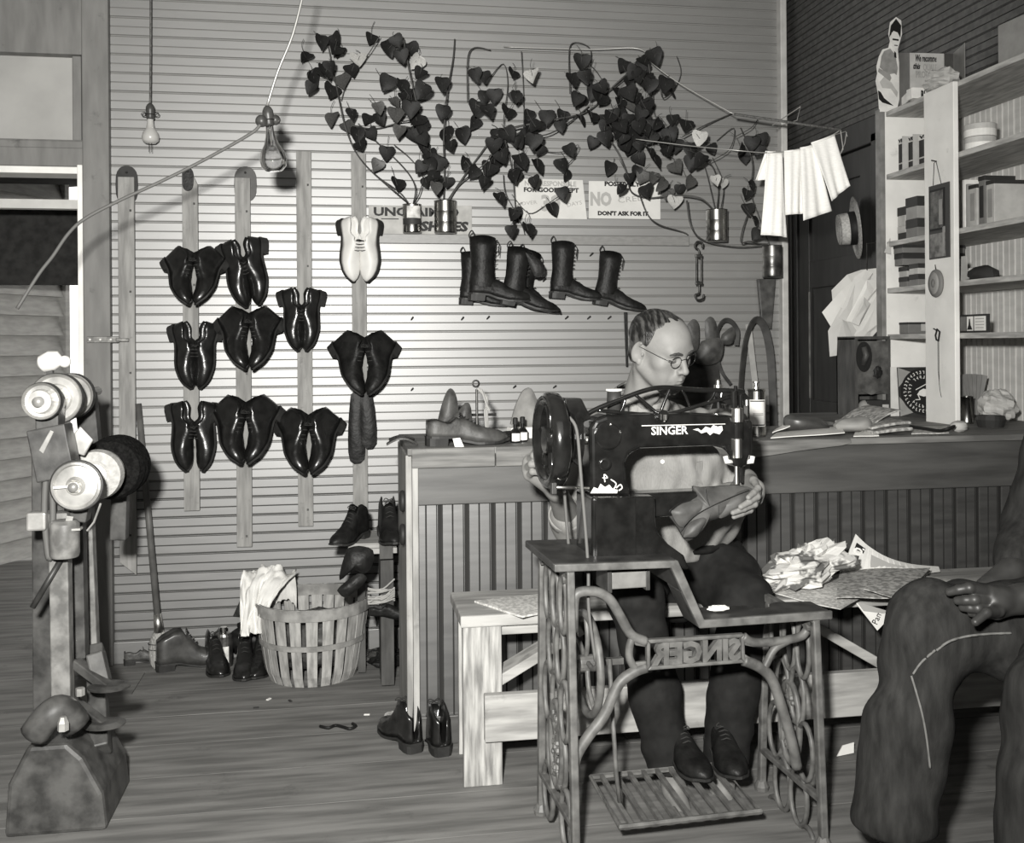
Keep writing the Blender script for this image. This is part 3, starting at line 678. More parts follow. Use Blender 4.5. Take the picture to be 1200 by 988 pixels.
# round emblem card at the bottom of the shelf
ec = root('round_emblem_card', 'square card with a black round emblem and radiating white letters, leaning in the shelf', 'sign', (2.535, 4.155, CT), (math.radians(-6), 0, math.radians(-3)), scale=.88)
part('card', MB().box((0, .004, .125), (.26, .004, .25)), m_box['dark'], ec)
part('card_corner', MB().prism([(-.128, .248), (-.128, .15), (-.06, .225)], -.001, .002), m_box['mid'], ec)
part('card_corner', MB().prism([(-.128, .002), (-.128, .10), (-.06, .02)], -.001, .002), m_box['mid'], ec)
part('disc', MB().lathe([(.118, 0), (.118, .004), (.001, .004)], 40, Matrix.Translation((0, .002, .125)) @ Matrix.Rotation(PI / 2, 4, 'X')), m_ink, ec)
mb = MB(); rnd = random.Random(3)
for ring, r, n in ((0, .098, 34), (1, .074, 26)):
    for k in range(n):
        if ring and k % 5 == 0: continue
        a = 2 * PI * k / n; M = Matrix.Translation((r * math.cos(a), -.0028, .125 + r * math.sin(a))) @ Matrix.Rotation(-a, 4, 'Y')
        mb.box((0, 0, 0), (.015, .001, .003), M); mb.box((rnd.choice((-.006, 0, .006)), 0, .004), (.003, .001, .006), M)
        if k % 2: mb.box((.006, 0, .003), (.003, .001, .006), M)
o = part('radial_lettering', mb, m_paper, ec); o['kind'] = 'stuff'
part('emblem', pillow([(-.035, .11), (-.02, .13), (.0, .14), (.03, .135), (.04, .12), (.03, .105), (0, .10)], .004), m_paper, ec).location = (0, -.003, .0)
part('emblem_stroke', MB().bar((-.04, -.003, .135), (.02, -.003, .165), .003, .004).bar((-.03, -.003, .11), (-.02, -.003, .085), .003, .004).bar((-.02, -.003, .085), (-.045, -.003, .085), .003, .004), m_paper, ec)
single('white_slip', MB().box((0, 0, .11), (.05, .003, .22)), m_paper, 'narrow white card standing at the far end of the bottom shelf', 'card', M=LRS((2.425, 4.205, CT), (0, 0, .1)))

# right bay
for i, (r, z0, h, lab) in enumerate(((.058, 0, .052, 'lower'), (.060, .053, .05, 'upper'))):
    px = 1146; c = atX(px, 180, 2.47)
    o = root('round_tin', '%s of two pale round tins stacked on the second shelf' % lab, 'tin', (2.48, c.y, SZ[3] + z0), group='pale round tins')
    part('tin_body', MB().lathe([(r, 0), (r, h * .55), (r * .97, h * .55)], 28), m_box['white'], o, smooth=False)
    part('tin_lid', MB().lathe([(r * 1.02, h * .55), (r * 1.02, h * .96), (r * .98, h)], 28), m_box['light'], o)
for a, b, h, m, l in ((1128, 1131.5, .205, 'white', 'white slim book farthest along the third shelf'), (1132, 1134.5, .185, 'mid', 'thin grey book between the pale books on the third shelf'),
                      (1135.5, 1145.5, .175, 'light', 'pale box with a dark top on the third shelf'), (1147, 1155, .20, 'grey', 'dark grey box with a round mark on the third shelf'), (1156, 1166, .175, 'light', 'pale box nearest the camera on the third shelf')):
    o, wd = shbox(a, b, SZ[2] - .003, h, 2.46, .13, 'upright_box', l, 'box', m_box[m], m_box['dark'] if b - a > 7 else None, 'upright boxes on the third shelf', lidfrac=.09)
    if b - a > 7: part('label', MB().box((-.0665, 0, h * .5), (.002, wd * .55, h * .62)), m_box['mid' if m == 'light' else 'dark'], o)
fs = root('framed_sign', 'small black-framed sign with three panels on the fifth shelf', 'sign', (2.43, atX(1142, 375, 2.43).y, SZ[0]))
ya, yb = atX(1126, 375, 2.43).y, atX(1158.5, 375, 2.43).y; w = ya - yb
part('frame', MB().box((0, 0, .036), (.012, w, .072)), m_box['dark'], fs, bevel=.001)
for c0, c1, m in ((.04, .23, 'grey'), (.28, .50, 'white'), (.55, .95, 'white')):
    part('panel', MB().box((-.0068, w / 2 - w * (c0 + c1) / 2, .036), (.002, w * (c1 - c0), .056)), m_box[m], fs)
part('picture', MB().prism([(-.018, .012), (.018, .012), (.006, .03), (.002, .055), (-.004, .055), (-.008, .03)], 0, .001), m_ink, fs).matrix_basis = LRS((-.008, w / 2 - w * .39, 0), Euler((0, 0, -PI / 2)))
mb = MB()
for k in range(4): mb.box((-.0082, w / 2 - w * .75, .054 - k * .0115), (.001, w * (.30 - .03 * (k == 3)), .003))
o = part('small_print', mb, m_print, fs); o['kind'] = 'stuff'
single('cloth_cap', pillow([(-.085, 0), (-.09, .035), (-.05, .065), (.02, .07), (.08, .05), (.09, 0)], .1, wob=.01), m_box['dark'], 'crumpled black cap on the fourth shelf', 'cap', smooth=True, M=LRS((2.50, atX(1146, 338, 2.48).y, SZ[1] - .009), (0, 0, -PI / 2)))
single('folded_card', MB().prism([(0, 0), (.045, .02), (.04, .11), (.005, .11)], -.001, .001).prism([(.0, .0), (.05, .02), (.05, .06)], .002, .03), m_box['light'], 'creased pale card standing beside the black cap', 'card', M=LRS((2.45, atX(1126, 330, 2.45).y, SZ[1] - .009), (0, 0, -PI / 2)))
tc_ = atX(1133, 490, 2.47); tn = root('open_tin', 'shiny open tin can at the foot of the shelf', 'can', (2.47, tc_.y, CT))
part('can_wall', MB().lathe([(.026, .11), (.024, .11), (.024, .01), (.026, 0)], 24), m_tin, tn, smooth=True)
part('rim', MB().tube([(.026 * math.cos(a), .026 * math.sin(a), .11) for a in [k * 2 * PI / 20 for k in range(20)]], .0018, 6, closed=True), m_tin, tn, smooth=True)
fan = root('emery_strips', 'fan of grey abrasive strips standing behind the tin can', 'strips', (2.60, atX(1137, 470, 2.6).y, CT))
for k in range(9):
    part('strip', MB().box((0, 0, .11), (.004, .03, .17)), m_box['grey'], fan).matrix_basis = LRS((-.03 + .004 * k, -.02, .0), (math.radians(-28 + 5 * k), 0, .1 * k))
def crumple(r, seed, sq=(1, 1, 1), amp=.35, n=20):
    mb = MB()
    def f(u, v):
        a, b = 2 * PI * u, PI * v; d = Vector((math.sin(b) * math.cos(a), math.sin(b) * math.sin(a), math.cos(b)))
        q = d * 2.3 + Vector((seed * 7.1, seed, 0)); k = r * (1 + amp * .7 * noise.noise(q) + amp * .55 * (abs(noise.noise(q * 1.9)) - .25) + amp * .25 * noise.noise(q * 4.1))
        return (d.x * k * sq[0], d.y * k * sq[1], d.z * k * sq[2])
    return mb.grid(f, n, n, wrap=True)
single('paper_bag', crumple(.07, 4, (1, 1, .95)), m_box['light'], 'crumpled pale paper bag at the bottom of the shelf behind the tin', 'bag', M=Matrix.Translation((2.55, atX(1155, 472, 2.5).y, CT + .075)))
single('dark_pot', MB().lathe([(.045, 0), (.055, .03), (.05, .045), (.042, .045), (.04, .01)], 20), m_box['dark'], 'low dark bowl beside the tin can at the foot of the shelf', 'bowl', M=Matrix.Translation((2.46, atX(1157, 490, 2.46).y - .02, CT)))

# hung on the face board
m_card = mat('dark_card', .05, .6, .3); m_pic = mat('old_picture', .16, .6, .3, g2=.03, scale=26, detail=6)
XB = FX - .026
y0_, y1_ = atX(1089, 250, XB).y, atX(1113, 250, XB).y; zt1, zb1 = atX(1100, 216, XB).z, atX(1100, 303, XB).z
pc = root('calendar_picture', 'dark wall calendar with a picture, hung by string on the white face board', 'calendar', (XB, (y0_ + y1_) / 2, zb1)); w = y0_ - y1_; h = zt1 - zb1
part('backing_card', MB().box((0, 0, h / 2), (.004, w, h)), m_card, pc)
part('picture_frame', MB().box((-.003, w * .08, h * .66), (.003, w * .72, h * .56)), m_ink, pc)
part('picture', MB().box((-.0045, w * .08, h * .66), (.003, w * .62, h * .50)), m_pic, pc)
part('picture_lower', MB().box((-.003, w * .06, h * .18), (.003, w * .76, h * .32)), mat('calendar_sheet', .16, .6, amt=.5, scale=30), pc)
part('light_edge', MB().box((-.0035, -w * .25, h * .24), (.003, w * .1, h * .36)).box((-.0062, -w * .13, h * .62), (.001, w * .16, h * .34)), m_box['mid'], pc)
part('string', MB().tube([(-.004, w * .25, h), (-.004, w * .2, h + .09), (-.004, w * .1, h + .095), (-.004, -.02, h)], .0015, 5), m_lace, pc)
part('nail', MB().bar((.01, w * .15, h + .095), (-.02, w * .15, h + .1), .004, .004), m_nail, pc)
c = atX(1099, 332, XB); tr = root('tape_roll', 'flat oval roll of tape hanging on the face board below the calendar', 'roll', (XB - .008, c.y, c.z))
part('roll', MB().lathe([(.018, -.007), (.052, -.007), (.055, 0), (.052, .007), (.018, .007), (.016, 0), (.018, -.007)], 28, Matrix.Rotation(PI / 2, 4, 'Y') @ Matrix.Diagonal((1.05, .85, 1, 1)), caps=False), m_box['grey'], tr, smooth=True)
part('inner_roll', MB().lathe([(.018, -.010), (.045, -.010), (.045, .0)], 24, Matrix.Translation((0, .006, 0)) @ Matrix.Rotation(PI / 2, 4, 'Y') @ Matrix.Diagonal((1, .8, 1, 1)), caps=False), m_box['mid'], tr, smooth=True)
part('loop', MB().tube([(0, 0, .045), (0, .005, .075), (0, -.003, .045)], .002, 5), m_lace, tr)
c = atX(1100, 393, XB); bk = root('strap_buckle', 'small black strap buckle nailed to the white face board', 'buckle', (XB - .004, c.y, c.z))
part('buckle_frame', MB().tube([(0, .016, .0), (0, .004, .025), (0, -.014, .014), (0, -.004, -.022), (0, .010, -.018)], .004, 6, closed=True), m_ink, bk)
part('pin', MB().bar((0, .006, .02), (0, .03, .028), .004, .004), m_ink, bk)
part('hanging_cord', MB().tube([(0, .0, -.022), (0, .0, -.14), (0, -.012, -.22), (0, -.022, -.25)], .0012, 4).tube([(0, -.006, -.022), (0, -.008, -.2)], .0012, 4), m_lace, bk)

# on top of the shelf
TZ = SZ[4]
dc = root('advertising_cutout', 'cardboard cutout of a pointing man in a grey suit on the shelf top', 'cutout', (2.40, 4.24, TZ))
CYp = 4.23
def cut(name, pts, m, y, par=dc, t=.002, sub=1): return part(name, MB().prism(outl(pts, y, sub), y - t / 2, y + t / 2), m, par, True)
m_suit = mat('printed_suit_grey', .26, .6, amt=.15, scale=40)
P_ = [(1030, 128), (1029, 110), (1026, 95), (1028, 86), (1027, 78), (1030, 66), (1034, 58), (1041, 56), (1043, 48), (1041, 40), (1043, 26), (1050, 20), (1056, 24), (1057, 40), (1052, 58), (1054, 80), (1055, 110), (1051, 130)]
cut('card', P_, m_box['white'], CYp)
cut('printed_coat', [(1031, 79), (1033, 66), (1036, 60), (1043, 57), (1049, 64), (1052, 80), (1050, 92), (1045, 92), (1040, 86)], m_suit, CYp - .002)
cut('printed_lapel', [(1044, 52), (1047, 60), (1050, 68), (1049, 58)], m_paper, CYp - .003)
cut('printed_tie', [(1048, 60), (1050, 62), (1050.5, 68), (1048, 67)], m_ink, CYp - .004)
cut('printed_hair', [(1042, 44), (1044, 30), (1050, 22), (1056, 30), (1055, 44), (1052, 38), (1047, 36)], m_ink, CYp - .003)
cut('printed_face', [(1044, 47), (1045, 38), (1051, 38), (1054, 46), (1052, 56), (1048, 57)], m_paper, CYp - .004)
cut('printed_eyes', [(1046, 45), (1053, 46), (1053, 48), (1046, 47)], m_ink, CYp - .0055); cut('printed_mouth', [(1048, 52.5), (1052, 53), (1052, 54), (1048, 53.5)], m_ink, CYp - .0055)
cut('printed_sleeve', [(1030, 80), (1038, 84), (1045, 90), (1043, 95), (1034, 88), (1029, 84)], m_box['mid'], CYp - .003)
cut('printed_hand', [(1043, 87), (1048, 86), (1055, 92), (1057, 95), (1050, 94), (1046, 95)], m_paper, CYp - .004)
cut('printed_trousers', [(1031, 96), (1036, 90), (1044, 96), (1052, 108), (1051, 114), (1044, 104), (1034, 103)], m_box['light'], CYp - .002)
cut('printed_shoe', [(1029, 106), (1032, 108), (1036, 115), (1047, 124), (1040, 122), (1034, 120), (1030, 116)], m_ink, CYp - .003)
cut('card_foot', [(1031, 128), (1055, 126), (1054, 131), (1031, 131)], m_paper, CYp - .006)
dp = root('display_stand', 'folded cardboard counter display with printed lettering on the shelf top', 'display', (2.55, 4.2, TZ))
def pan(name, a, b, m, par=dp): # upright panel between two floor points (x,y), z0..z1 per end
    (xa, ya, za0, za1), (xb, yb, zb0, zb1) = a, b
    d = Vector((xb - xa, yb - ya, 0)).normalized(); n = Vector((d.y, -d.x, 0)) * .002
    vs = [Vector((xa, ya, za0)), Vector((xb, yb, zb0)), Vector((xb, yb, zb1)), Vector((xa, ya, za1))]; vs += [v + n for v in vs]
    return part(name, MB().add(vs, [(0, 1, 2, 3), (7, 6, 5, 4), (0, 4, 5, 1), (1, 5, 6, 2), (2, 6, 7, 3), (3, 7, 4, 0)]), m, par, True)
A0, A1, A2, A3 = atY(1054, 62, 4.20), atY(1066, 62, 4.10), atY(1106, 63, 4.08), atY(1117, 63, 4.16)
for nm, q0, q1, m in (('side_wing', A0, A1, m_box['grey']), ('centre_panel', A1, A2, m_box['light']), ('side_wing', A2, A3, m_box['grey'])):
    pan(nm, (q0.x, q0.y, TZ, q0.z), (q1.x, q1.y, TZ, q1.z), m)
pan('rear_board', (A3.x, A3.y, TZ, A3.z), (atY(1131, 63, 4.0).x, 4.0, TZ, A3.z), m_box['mid'])
cw = A2.x - A1.x
for s, f, hgt, m, dx in (('We recommend', .80, .042, m_ink, 0), ('this', .22, .034, m_ink, -.36 * cw), ('QUALITY', .58, .040, m_print, .14 * cw), ('PRODUCTS', .82, .040, m_print, .03 * cw)):
    py = {'We recommend': 68.5, 'this': 78, 'QUALITY': 79, 'PRODUCTS': 87.5}[s]
    px = (A1.x + A2.x) / 2 + dx
    lettering(s, hgt, m, dp, wmat(dp).inverted() @ Matrix.Translation((px, 4.083, atY(1086, py, 4.08).z)) @ FACE, width=cw * f, bold=.0008, shear=.3 if m is m_ink else 0)
rb_ = root('rubber_heel_carton', 'low white carton lettered RUBBER in front of the display', 'box', (0, 0, 0))
q0, q1 = atY(1069, 110, 3.98), atY(1098, 110, 3.98); hh = atY(1080, 103, 3.98).z - TZ
rb_.matrix_basis = Matrix.Translation(((q0.x + q1.x) / 2, 4.0, TZ))
part('carton_body', MB().box((0, 0, hh / 2), (q1.x - q0.x, .05, hh)), m_box['white'], rb_, bevel=.001)
lettering('RUBBER', .045, m_ink, rb_, Matrix.Translation((.02, -.0262, hh * .32)) @ FACE, width=(q1.x - q0.x) * .72, bold=.002)
pan('carton_wing', (atY(1057, 110, 4.12).x, 4.12, TZ, TZ + hh * .8), (q0.x, 3.98, TZ, TZ + hh), m_box['white'], rb_)
c = atX(1100, 104, 2.44)
single('crumpled_paper', crumple(.062, 9, (.9, 1.5, .75), .4), m_box['light'], 'crumpled pale paper lying on top of the face board', 'paper', M=Matrix.Translation((2.45, c.y, TZ + .05)))
q = atX(1150, 60, 2.62)
single('cardboard_box', MB().box((0, 0, .10), (.22, .6, .21)), m_box['mid'], 'grey cardboard box on the shelf top at the frame edge', 'box', bevel=.006, M=LRS((2.66, 3.33, TZ), (0, 0, .06)))

# straw hat on the door, papers on hooks, small cupboard
m_straw = mat('plaited_straw', .30, .7, .3, amt=.3, scale=90); m_straw2 = mat('plaited_straw_light', .5, .7, .3, amt=.2, scale=90)
hc = atX(1003, 267, RX - .07)
ht = root('straw_hat', 'straw boater hat with a dark band hanging on the dark door', 'hat', hc, (-.10, -PI / 2 - .10, -.24))
R_ = .168
pr = [(.06, .002)] + [(.06 + (R_ - .06) * k / 14, .003 + .0025 * (k % 2)) for k in range(15)] + [(R_, -.002), (.06, -.002)]
part('brim', MB().lathe(pr, 48, caps=False), m_straw, ht, smooth=False)
part('crown', MB().lathe([(.088, .0)] + [(.088 - .0006 * k, .012 + .008 * k + .0) for k in range(10)], 48, caps=False), m_straw2, ht)
part('crown_top', MB().lathe([(.083, .086)] + [(.080 - .008 * k, .092 + .002 * (k % 2)) for k in range(10)] + [(.0005, .093)], 48, caps=False), m_straw, ht)
part('hat_band', MB().lathe([(.0905, .001), (.0905, .040), (.0885, .041)], 48, caps=False), m_ink, ht, smooth=True)
part('band_bow', MB().box((0, .092, .02), (.05, .008, .03)), m_ink, ht, bevel=.003)
pp = root('paper_sheaf', 'sheaf of loose white papers hanging from hooks beside the shelf', 'papers', atY(1005, 365, 4.36))
SH = [([(975, 340), (992, 322), (1010, 316), (1041, 313), (1042, 345), (1034, 374), (1018, 400), (1000, 398), (978, 372)], 4.40),
      ([(963, 366), (986, 340), (1010, 322), (1030, 350), (1008, 392), (985, 402)], 4.385), ([(971, 388), (985, 360), (1010, 396), (998, 414), (973, 418)], 4.378),
      ([(982, 372), (1002, 324), (1014, 316), (1022, 320), (994, 378)], 4.368), ([(992, 376), (1015, 328), (1034, 330), (1026, 341), (1000, 378)], 4.360),
      ([(998, 378), (1012, 348), (1020, 356), (1006, 382)], 4.352), ([(1000, 393), (1028, 345), (1042, 352), (1036, 378), (1020, 398), (1008, 400)], 4.372)]
m_pap = [mat('loose_paper_%d' % k, g, .75, .2, amt=.06, scale=8) for k, g in enumerate((.62, .72, .55))]
for k, (pts, Y) in enumerate(SH):
    o_ = outl(pts, Y, 1); mb = MB(); n = len(o_); cx = sum(p[0] for p in o_) / n; cz = sum(p[1] for p in o_) / n
    vs = []; 
    for s_ in (1, .55): vs += [(cx + (x - cx) * s_, Y - .012 * (1 - s_) + .006 * math.sin(x * 40 + k), cz + (z - cz) * s_) for x, z in o_]
    fs = [(i, (i + 1) % n, n + (i + 1) % n, n + i) for i in range(n)] + [tuple(range(n, 2 * n))]
    part('sheet', mb.add(vs, fs), m_pap[k % 3], pp, True)
a1, a2 = atY(1016, 316, 4.37), atY(1027, 316, 4.37)
part('hook_wire', MB().tube([(a1.x, 4.37, a1.z - .05), (a1.x, 4.37, a1.z + .12), (a1.x + .35, 4.45, a1.z + .16), (RX - .01, 4.5, a1.z + .16)], .003, 5), m_iron, pp, True)
part('hook_wire', MB().tube([(a2.x, 4.36, a2.z - .05), (a2.x, 4.36, a2.z + .17), (a2.x + .015, 4.36, a2.z + .18), (RX - .01, 4.4, a2.z + .19)], .003, 5), m_iron, pp, True)
single('paper_corner', MB().prism(outl([(1043, 279), (1036, 296), (1044, 298)], 4.215, 1), 4.214, 4.216), m_box['light'], 'small paper scrap pinned to the edge of the shelf', 'paper')
m_crate = mat('dark_crate_wood', .06, .7, .25, amt=.35, scale=9, stretch=(3, 3, .8), bump=.2)
kx0, kx1 = atY(1001, 440, 4.22).x, atY(1043, 440, 4.22).x
cb = root('small_cupboard', 'small dark wooden cupboard with a patched cloth front beside the shelf', 'cupboard', ((kx0 + kx1) / 2, 4.3, CT)); W = kx1 - kx0; H = atY(1020, 396, 4.22).z - CT
part('side_board', MB().box((-W / 2 + .008, 0, H / 2), (.016, .17, H)), m_crate, cb); part('side_board', MB().box((W / 2 - .008, 0, H / 2), (.016, .17, H)), m_crate, cb)
part('top_board', MB().box((0, 0, H), (W, .18, .014)), m_crate, cb); part('back_board', MB().box((0, .08, H / 2), (W, .01, H)), m_crate, cb)
part('middle_board', MB().box((0, 0, H * .30), (W - .03, .16, .012)), m_crate, cb)
def patch(u, v): return (-W / 2 + .012 + (W - .024) * u, -.088 + .006 * math.sin(u * 9) * (1 - v), H * (.30 + .66 * v) + .008 * math.sin(u * 11) * (1 - v))
part('cloth_front', MB().grid(patch, 12, 8), mat('patched_cloth', .085, .85, .15, amt=.4, scale=22), cb, smooth=True)
part('opening', MB().lathe([(.001, 0), (.05, 0), (.05, .004)], 24, Matrix.Translation((-W * .26, -.090, H * .76)) @ Matrix.Rotation(PI / 2, 4, 'X') @ Matrix.Diagonal((.75, 1.35, 1, 1))), m_ink, cb)
part('dark_leather_roll', MB().tube([(-W * .28, -.086, H * .66), (-W * .22, -.10, H * .78), (-W * .26, -.09, H * .88)], .014, 8), m_tan, cb, smooth=True)
part('patch', crumple(.022, 5, (1, .3, 1.2), .5, 12), m_ink, cb).location = (W * .12, -.094, H * .56)
dk = root('labelled_carton', 'dark carton with a small white label under the patched cloth', 'box', ((kx0 + kx1) / 2 + .02, 4.24, CT))
part('carton_body', MB().box((0, 0, .036), (W * .62, .07, .072)), m_box['dark'], dk, bevel=.002)
part('label', MB().box((W * .2, -.036, .045), (.03, .002, .016)), m_box['light'], dk)
part('rounded_end', MB().ball((-W * .30, -.01, .045), .028, 10), m_box['mid'], dk, smooth=True)
# ================================================================= TREADLE SEWING MACHINE
m_jap = mat('black_japan_enamel', .010, .16, .5, coat=.5, amt=.3, scale=30)
m_cast = mat('painted_cast_iron', .10, .5, .4, amt=.35, scale=26, spots=.4, spot_scale=18, bump=.1)
m_castd = mat('dark_table_iron', .035, .45, .4, amt=.4, scale=20, spots=.3)
m_chrome = mat('nickel_plate', .75, .33, .5, metal=1)
m_decal = mat('gilt_decal', .62, .4, .5)
m_belt = mat('round_leather_belt', .10, .6, .3)
MO = Vector((.80, 2.60, 0)); MA = math.radians(3.0)
MR = Matrix.Rotation(MA, 3, 'Z'); MW = Matrix.Translation(MO) @ MR.to_4x4(); MWI = MW.inverted()
def ml(px, py, yl=0.0):                                   # pixel -> machine-local point on the plane y = yl
    n = MR @ Vector((0, 1, 0)); d = ray(px, py); p0 = MO + n * yl
    return MWI @ (CAM + d * ((p0 - CAM).dot(n) / d.dot(n)))
def mo(pts, yl=0.0): return [(p.x, p.z) for p in (ml(x, y, yl) for x, y in pts)]
sm = root('sewing_machine', 'black treadle leather sewing machine on a cast iron stand', 'sewing machine', MO, (0, 0, MA))
def P(nm, mb, m, par=None, **k): return part(nm, mb, m, par or sm, **k)
yf, yb_ = -.16, .16
top = [(650, 662), (795, 657), (826, 727), (976, 716)]; bot = [(976, 726), (820, 737), (787, 666), (650, 671)]
prof = mo(top + bot, yf)
hi_ = mo(top[:2] + [(808, 686)] + [(800, 695)] + bot[2:], yf); lo_ = mo([(808, 686)] + top[2:] + bot[:2] + [(800, 695)], yf)
P('table_top', MB().prism(hi_, yf + .012, yb_), m_castd, bevel=.003)
cut_ = [(lo_[2][0], yf + .012), (lo_[2][0], -.045), (lo_[2][0] - .10, -.03)] + [(lo_[2][0] - .155 + .035 * math.cos(a), -.035 + .045 * math.sin(a)) for a in (-.2, -.8, -1.57, -2.3, -3.0)] + [(lo_[1][0], -.03), (lo_[1][0], yf + .012)]
zl_ = (lo_[1][1] + lo_[2][1]) / 2
P('low_table', MB().prism(cut_, zl_ - .017, zl_ - .002, axis='z', M=Matrix.Translation((0, 0, 0))), m_castd, bevel=.003)
P('sloping_web', MB().prism([lo_[0], lo_[1], lo_[4], lo_[5]], yf + .012, -.05), m_castd, bevel=.003)
P('table_rim', MB().prism(prof, yf, yf + .013), m_cast, bevel=.003)
# end frames
tzl = prof[7][1]; tzr = prof[4][1]
for side, (pxf, pyt, zt) in (('left', (668, 690, tzl)), ('right', (955, 740, tzr))):
    x = ml(pxf, pyt, yf + .02).x
    ef = P('end_frame', MB().box((x, 0, zt - .012), (.02, .30, .022)), m_cast, bevel=.003)
    for s_ in (-1, 1):
        P('leg', MB().bar((x, s_ * .140, zt - .005), (x, s_ * .175, .02), .024, .020, up=(1, 0, 0)), m_cast, ef, bevel=.004)
        P('foot', MB().lathe([(.02, 0), (.022, .012), (.012, .03)], 12, Matrix.Translation((x, s_ * .175, 0))), m_cast, ef)
        P('bolt', MB().lathe([(.011, -.012), (.011, .012)], 8, Matrix.Translation((x, s_ * .11, zt - .03)) @ Matrix.Rotation(PI / 2, 4, 'Y')), m_cast, ef)
    hh = zt - .03; nrow = 5
    for r in range(nrow):
        zc = hh - .07 - r * .135
        for j in ((-.075, .0, .075) if r % 2 == 0 else (-.04, .04)):
            w = .034 + .004 * r; c = j * (1 + .05 * r)
            if zc < .22 and j == 0: continue
            P('loop', MB().tube([(x, c + w * math.cos(a) * (1 + .0 * math.sin(a)), zc + .075 * math.sin(a)) for a in [k * 2 * PI / 18 for k in range(18)]], .0075, 6, closed=True), m_cast, ef, smooth=True)
    P('medallion', MB().tube([(x, .055 * math.cos(a), .26 + .11 * math.sin(a)) for a in [k * 2 * PI / 22 for k in range(22)]], .009, 6, closed=True), m_cast, ef, smooth=True)
    mb = MB(); rnd = random.Random(5)
    for k in range(26):
        a = rnd.uniform(0, 2 * PI); q = rnd.uniform(0, .8); mb.ball((x + rnd.uniform(-.003, .003), .042 * q * math.cos(a), .26 + .09 * q * math.sin(a)), rnd.uniform(.006, .012), 4)
    o = P('filigree', mb, m_cast, ef); o['kind'] = 'stuff'
    P('cross_bar', MB().bar((x, -.17, .12), (x, .17, .12), .02, .016, up=(0, 0, 1)), m_cast, ef, bevel=.003)
# cast brace with the pierced maker's name
yl = -.135
def arm(pts, w, t=.016, sub=5):
    w *= 1.3
    C = catmull([Vector((p[0], yl, p[1])) for p in mo(pts, yl)], sub)
    return MB().tube(C, w / 2, 8, flat=(1, 1))
rim = mo([(757, 749), (871, 742), (872, 776), (757, 785)], yl)
cxp = sum(p[0] for p in rim) / 4; czp = sum(p[1] for p in rim) / 4
inner = [(cxp + (x - cxp) * .93, czp + (z - czp) * .74) for x, z in rim]
mb = MB()
for i in range(4):
    j = (i + 1) % 4
    mb.prism([rim[i], rim[j], inner[j], inner[i]], yl - .009, yl + .009)
plate = P('plate_rim', mb, m_cast, bevel=.003)
ang = math.atan2(rim[1][1] - rim[0][1], rim[1][0] - rim[0][0])
hgt = abs(inner[0][1] - inner[3][1])
me = text_mesh('SINGER', .06, depth=.008, bold=.0030, mirror=True); me.materials.clear(); me.materials.append(m_cast)
xs = [v.co.x for v in me.vertices]; ysv = [v.co.y for v in me.vertices]
sx, sy = (inner[1][0] - inner[0][0]) / (max(xs) - min(xs)) * .99, hgt / (max(ysv) - min(ysv)) * 1.02
me.transform(Matrix.Diagonal((sx, sy, 1, 1)) @ Matrix.Translation((-(max(xs) + min(xs)) / 2, -(max(ysv) + min(ysv)) / 2, 0)))
link('raised_name', me, plate, Matrix.Translation((cxp, yl, czp)) @ Matrix.Rotation(-ang, 4, 'Y') @ FACE)
for pts, w in (([(672, 740), (673, 704), (680, 694), (700, 694), (715, 703), (727, 722), (740, 744), (757, 752)], .020),
               ([(757, 782), (742, 788), (725, 802), (708, 838), (690, 862), (676, 885), (672, 905)], .022),
               ([(742, 745), (738, 757), (738, 772), (746, 786)], .016),
               ([(871, 746), (884, 753), (915, 751), (938, 746), (945, 739)], .018),
               ([(871, 774), (890, 782), (905, 797), (918, 835), (928, 870), (934, 900)], .022),
               ([(925, 750), (908, 760), (899, 776), (894, 786)], .016)):
    P('brace_arm', arm(pts, w), m_cast, smooth=True)
P('brace_web', MB().prism(mo([(740, 748), (757, 749), (757, 758), (744, 756)], yl), yl - .006, yl + .006).prism(mo([(742, 776), (757, 774), (757, 786), (745, 788)], yl), yl - .006, yl + .006).prism(mo([(872, 744), (886, 751), (884, 758), (872, 756)], yl), yl - .006, yl + .006).prism(mo([(872, 766), (888, 776), (890, 784), (872, 776)], yl), yl - .006, yl + .006), m_cast, bevel=.003)['kind'] = 'stuff'
# treadle wheel, belt, rod, treadle
wc = ml(687, 777, .0); Rw = .128
tw = P('treadle_wheel', MB().tube([(wc.x, Rw * math.cos(a), wc.z + Rw * math.sin(a)) for a in [k * 2 * PI / 36 for k in range(36)]], .011, 8, closed=True), m_cast, smooth=True)
for k in range(5):
    a = 2 * PI * k / 5 + .3
    P('spoke', MB().tube(catmull([(wc.x, .015 * math.cos(a), wc.z + .015 * math.sin(a)), (wc.x, .07 * math.cos(a + .25), wc.z + .07 * math.sin(a + .25)), (wc.x, Rw * math.cos(a), wc.z + Rw * math.sin(a))], 4), .007, 6), m_cast, tw, smooth=True)
P('hub', MB().lathe([(.022, -.02), (.022, .02)], 14, Matrix.Translation(wc) @ Matrix.Rotation(PI / 2, 4, 'Y')), m_cast, tw, bevel=.003)
P('axle', MB().bar((wc.x - .04, 0, wc.z), (wc.x + .10, 0, wc.z), .016, .016), m_cast)
p, q = ml(714, 772, -.03), ml(722, 905, -.03); P('pitman_rod', MB().tube([p, q, (q.x + .01, -.03, .10)], .006, 8), m_cast, smooth=True)
P('treadle_frame', MB().tube([(-.14, -.13, .09), (.24, -.13, .09), (.24, .12, .11), (-.14, .12, .11)], .008, 6, closed=True), m_cast)
for k in range(9): P('treadle_bar', MB().bar((-.11 + k * .04, -.13, .092), (-.11 + k * .04, .12, .112), .012, .01), m_cast)
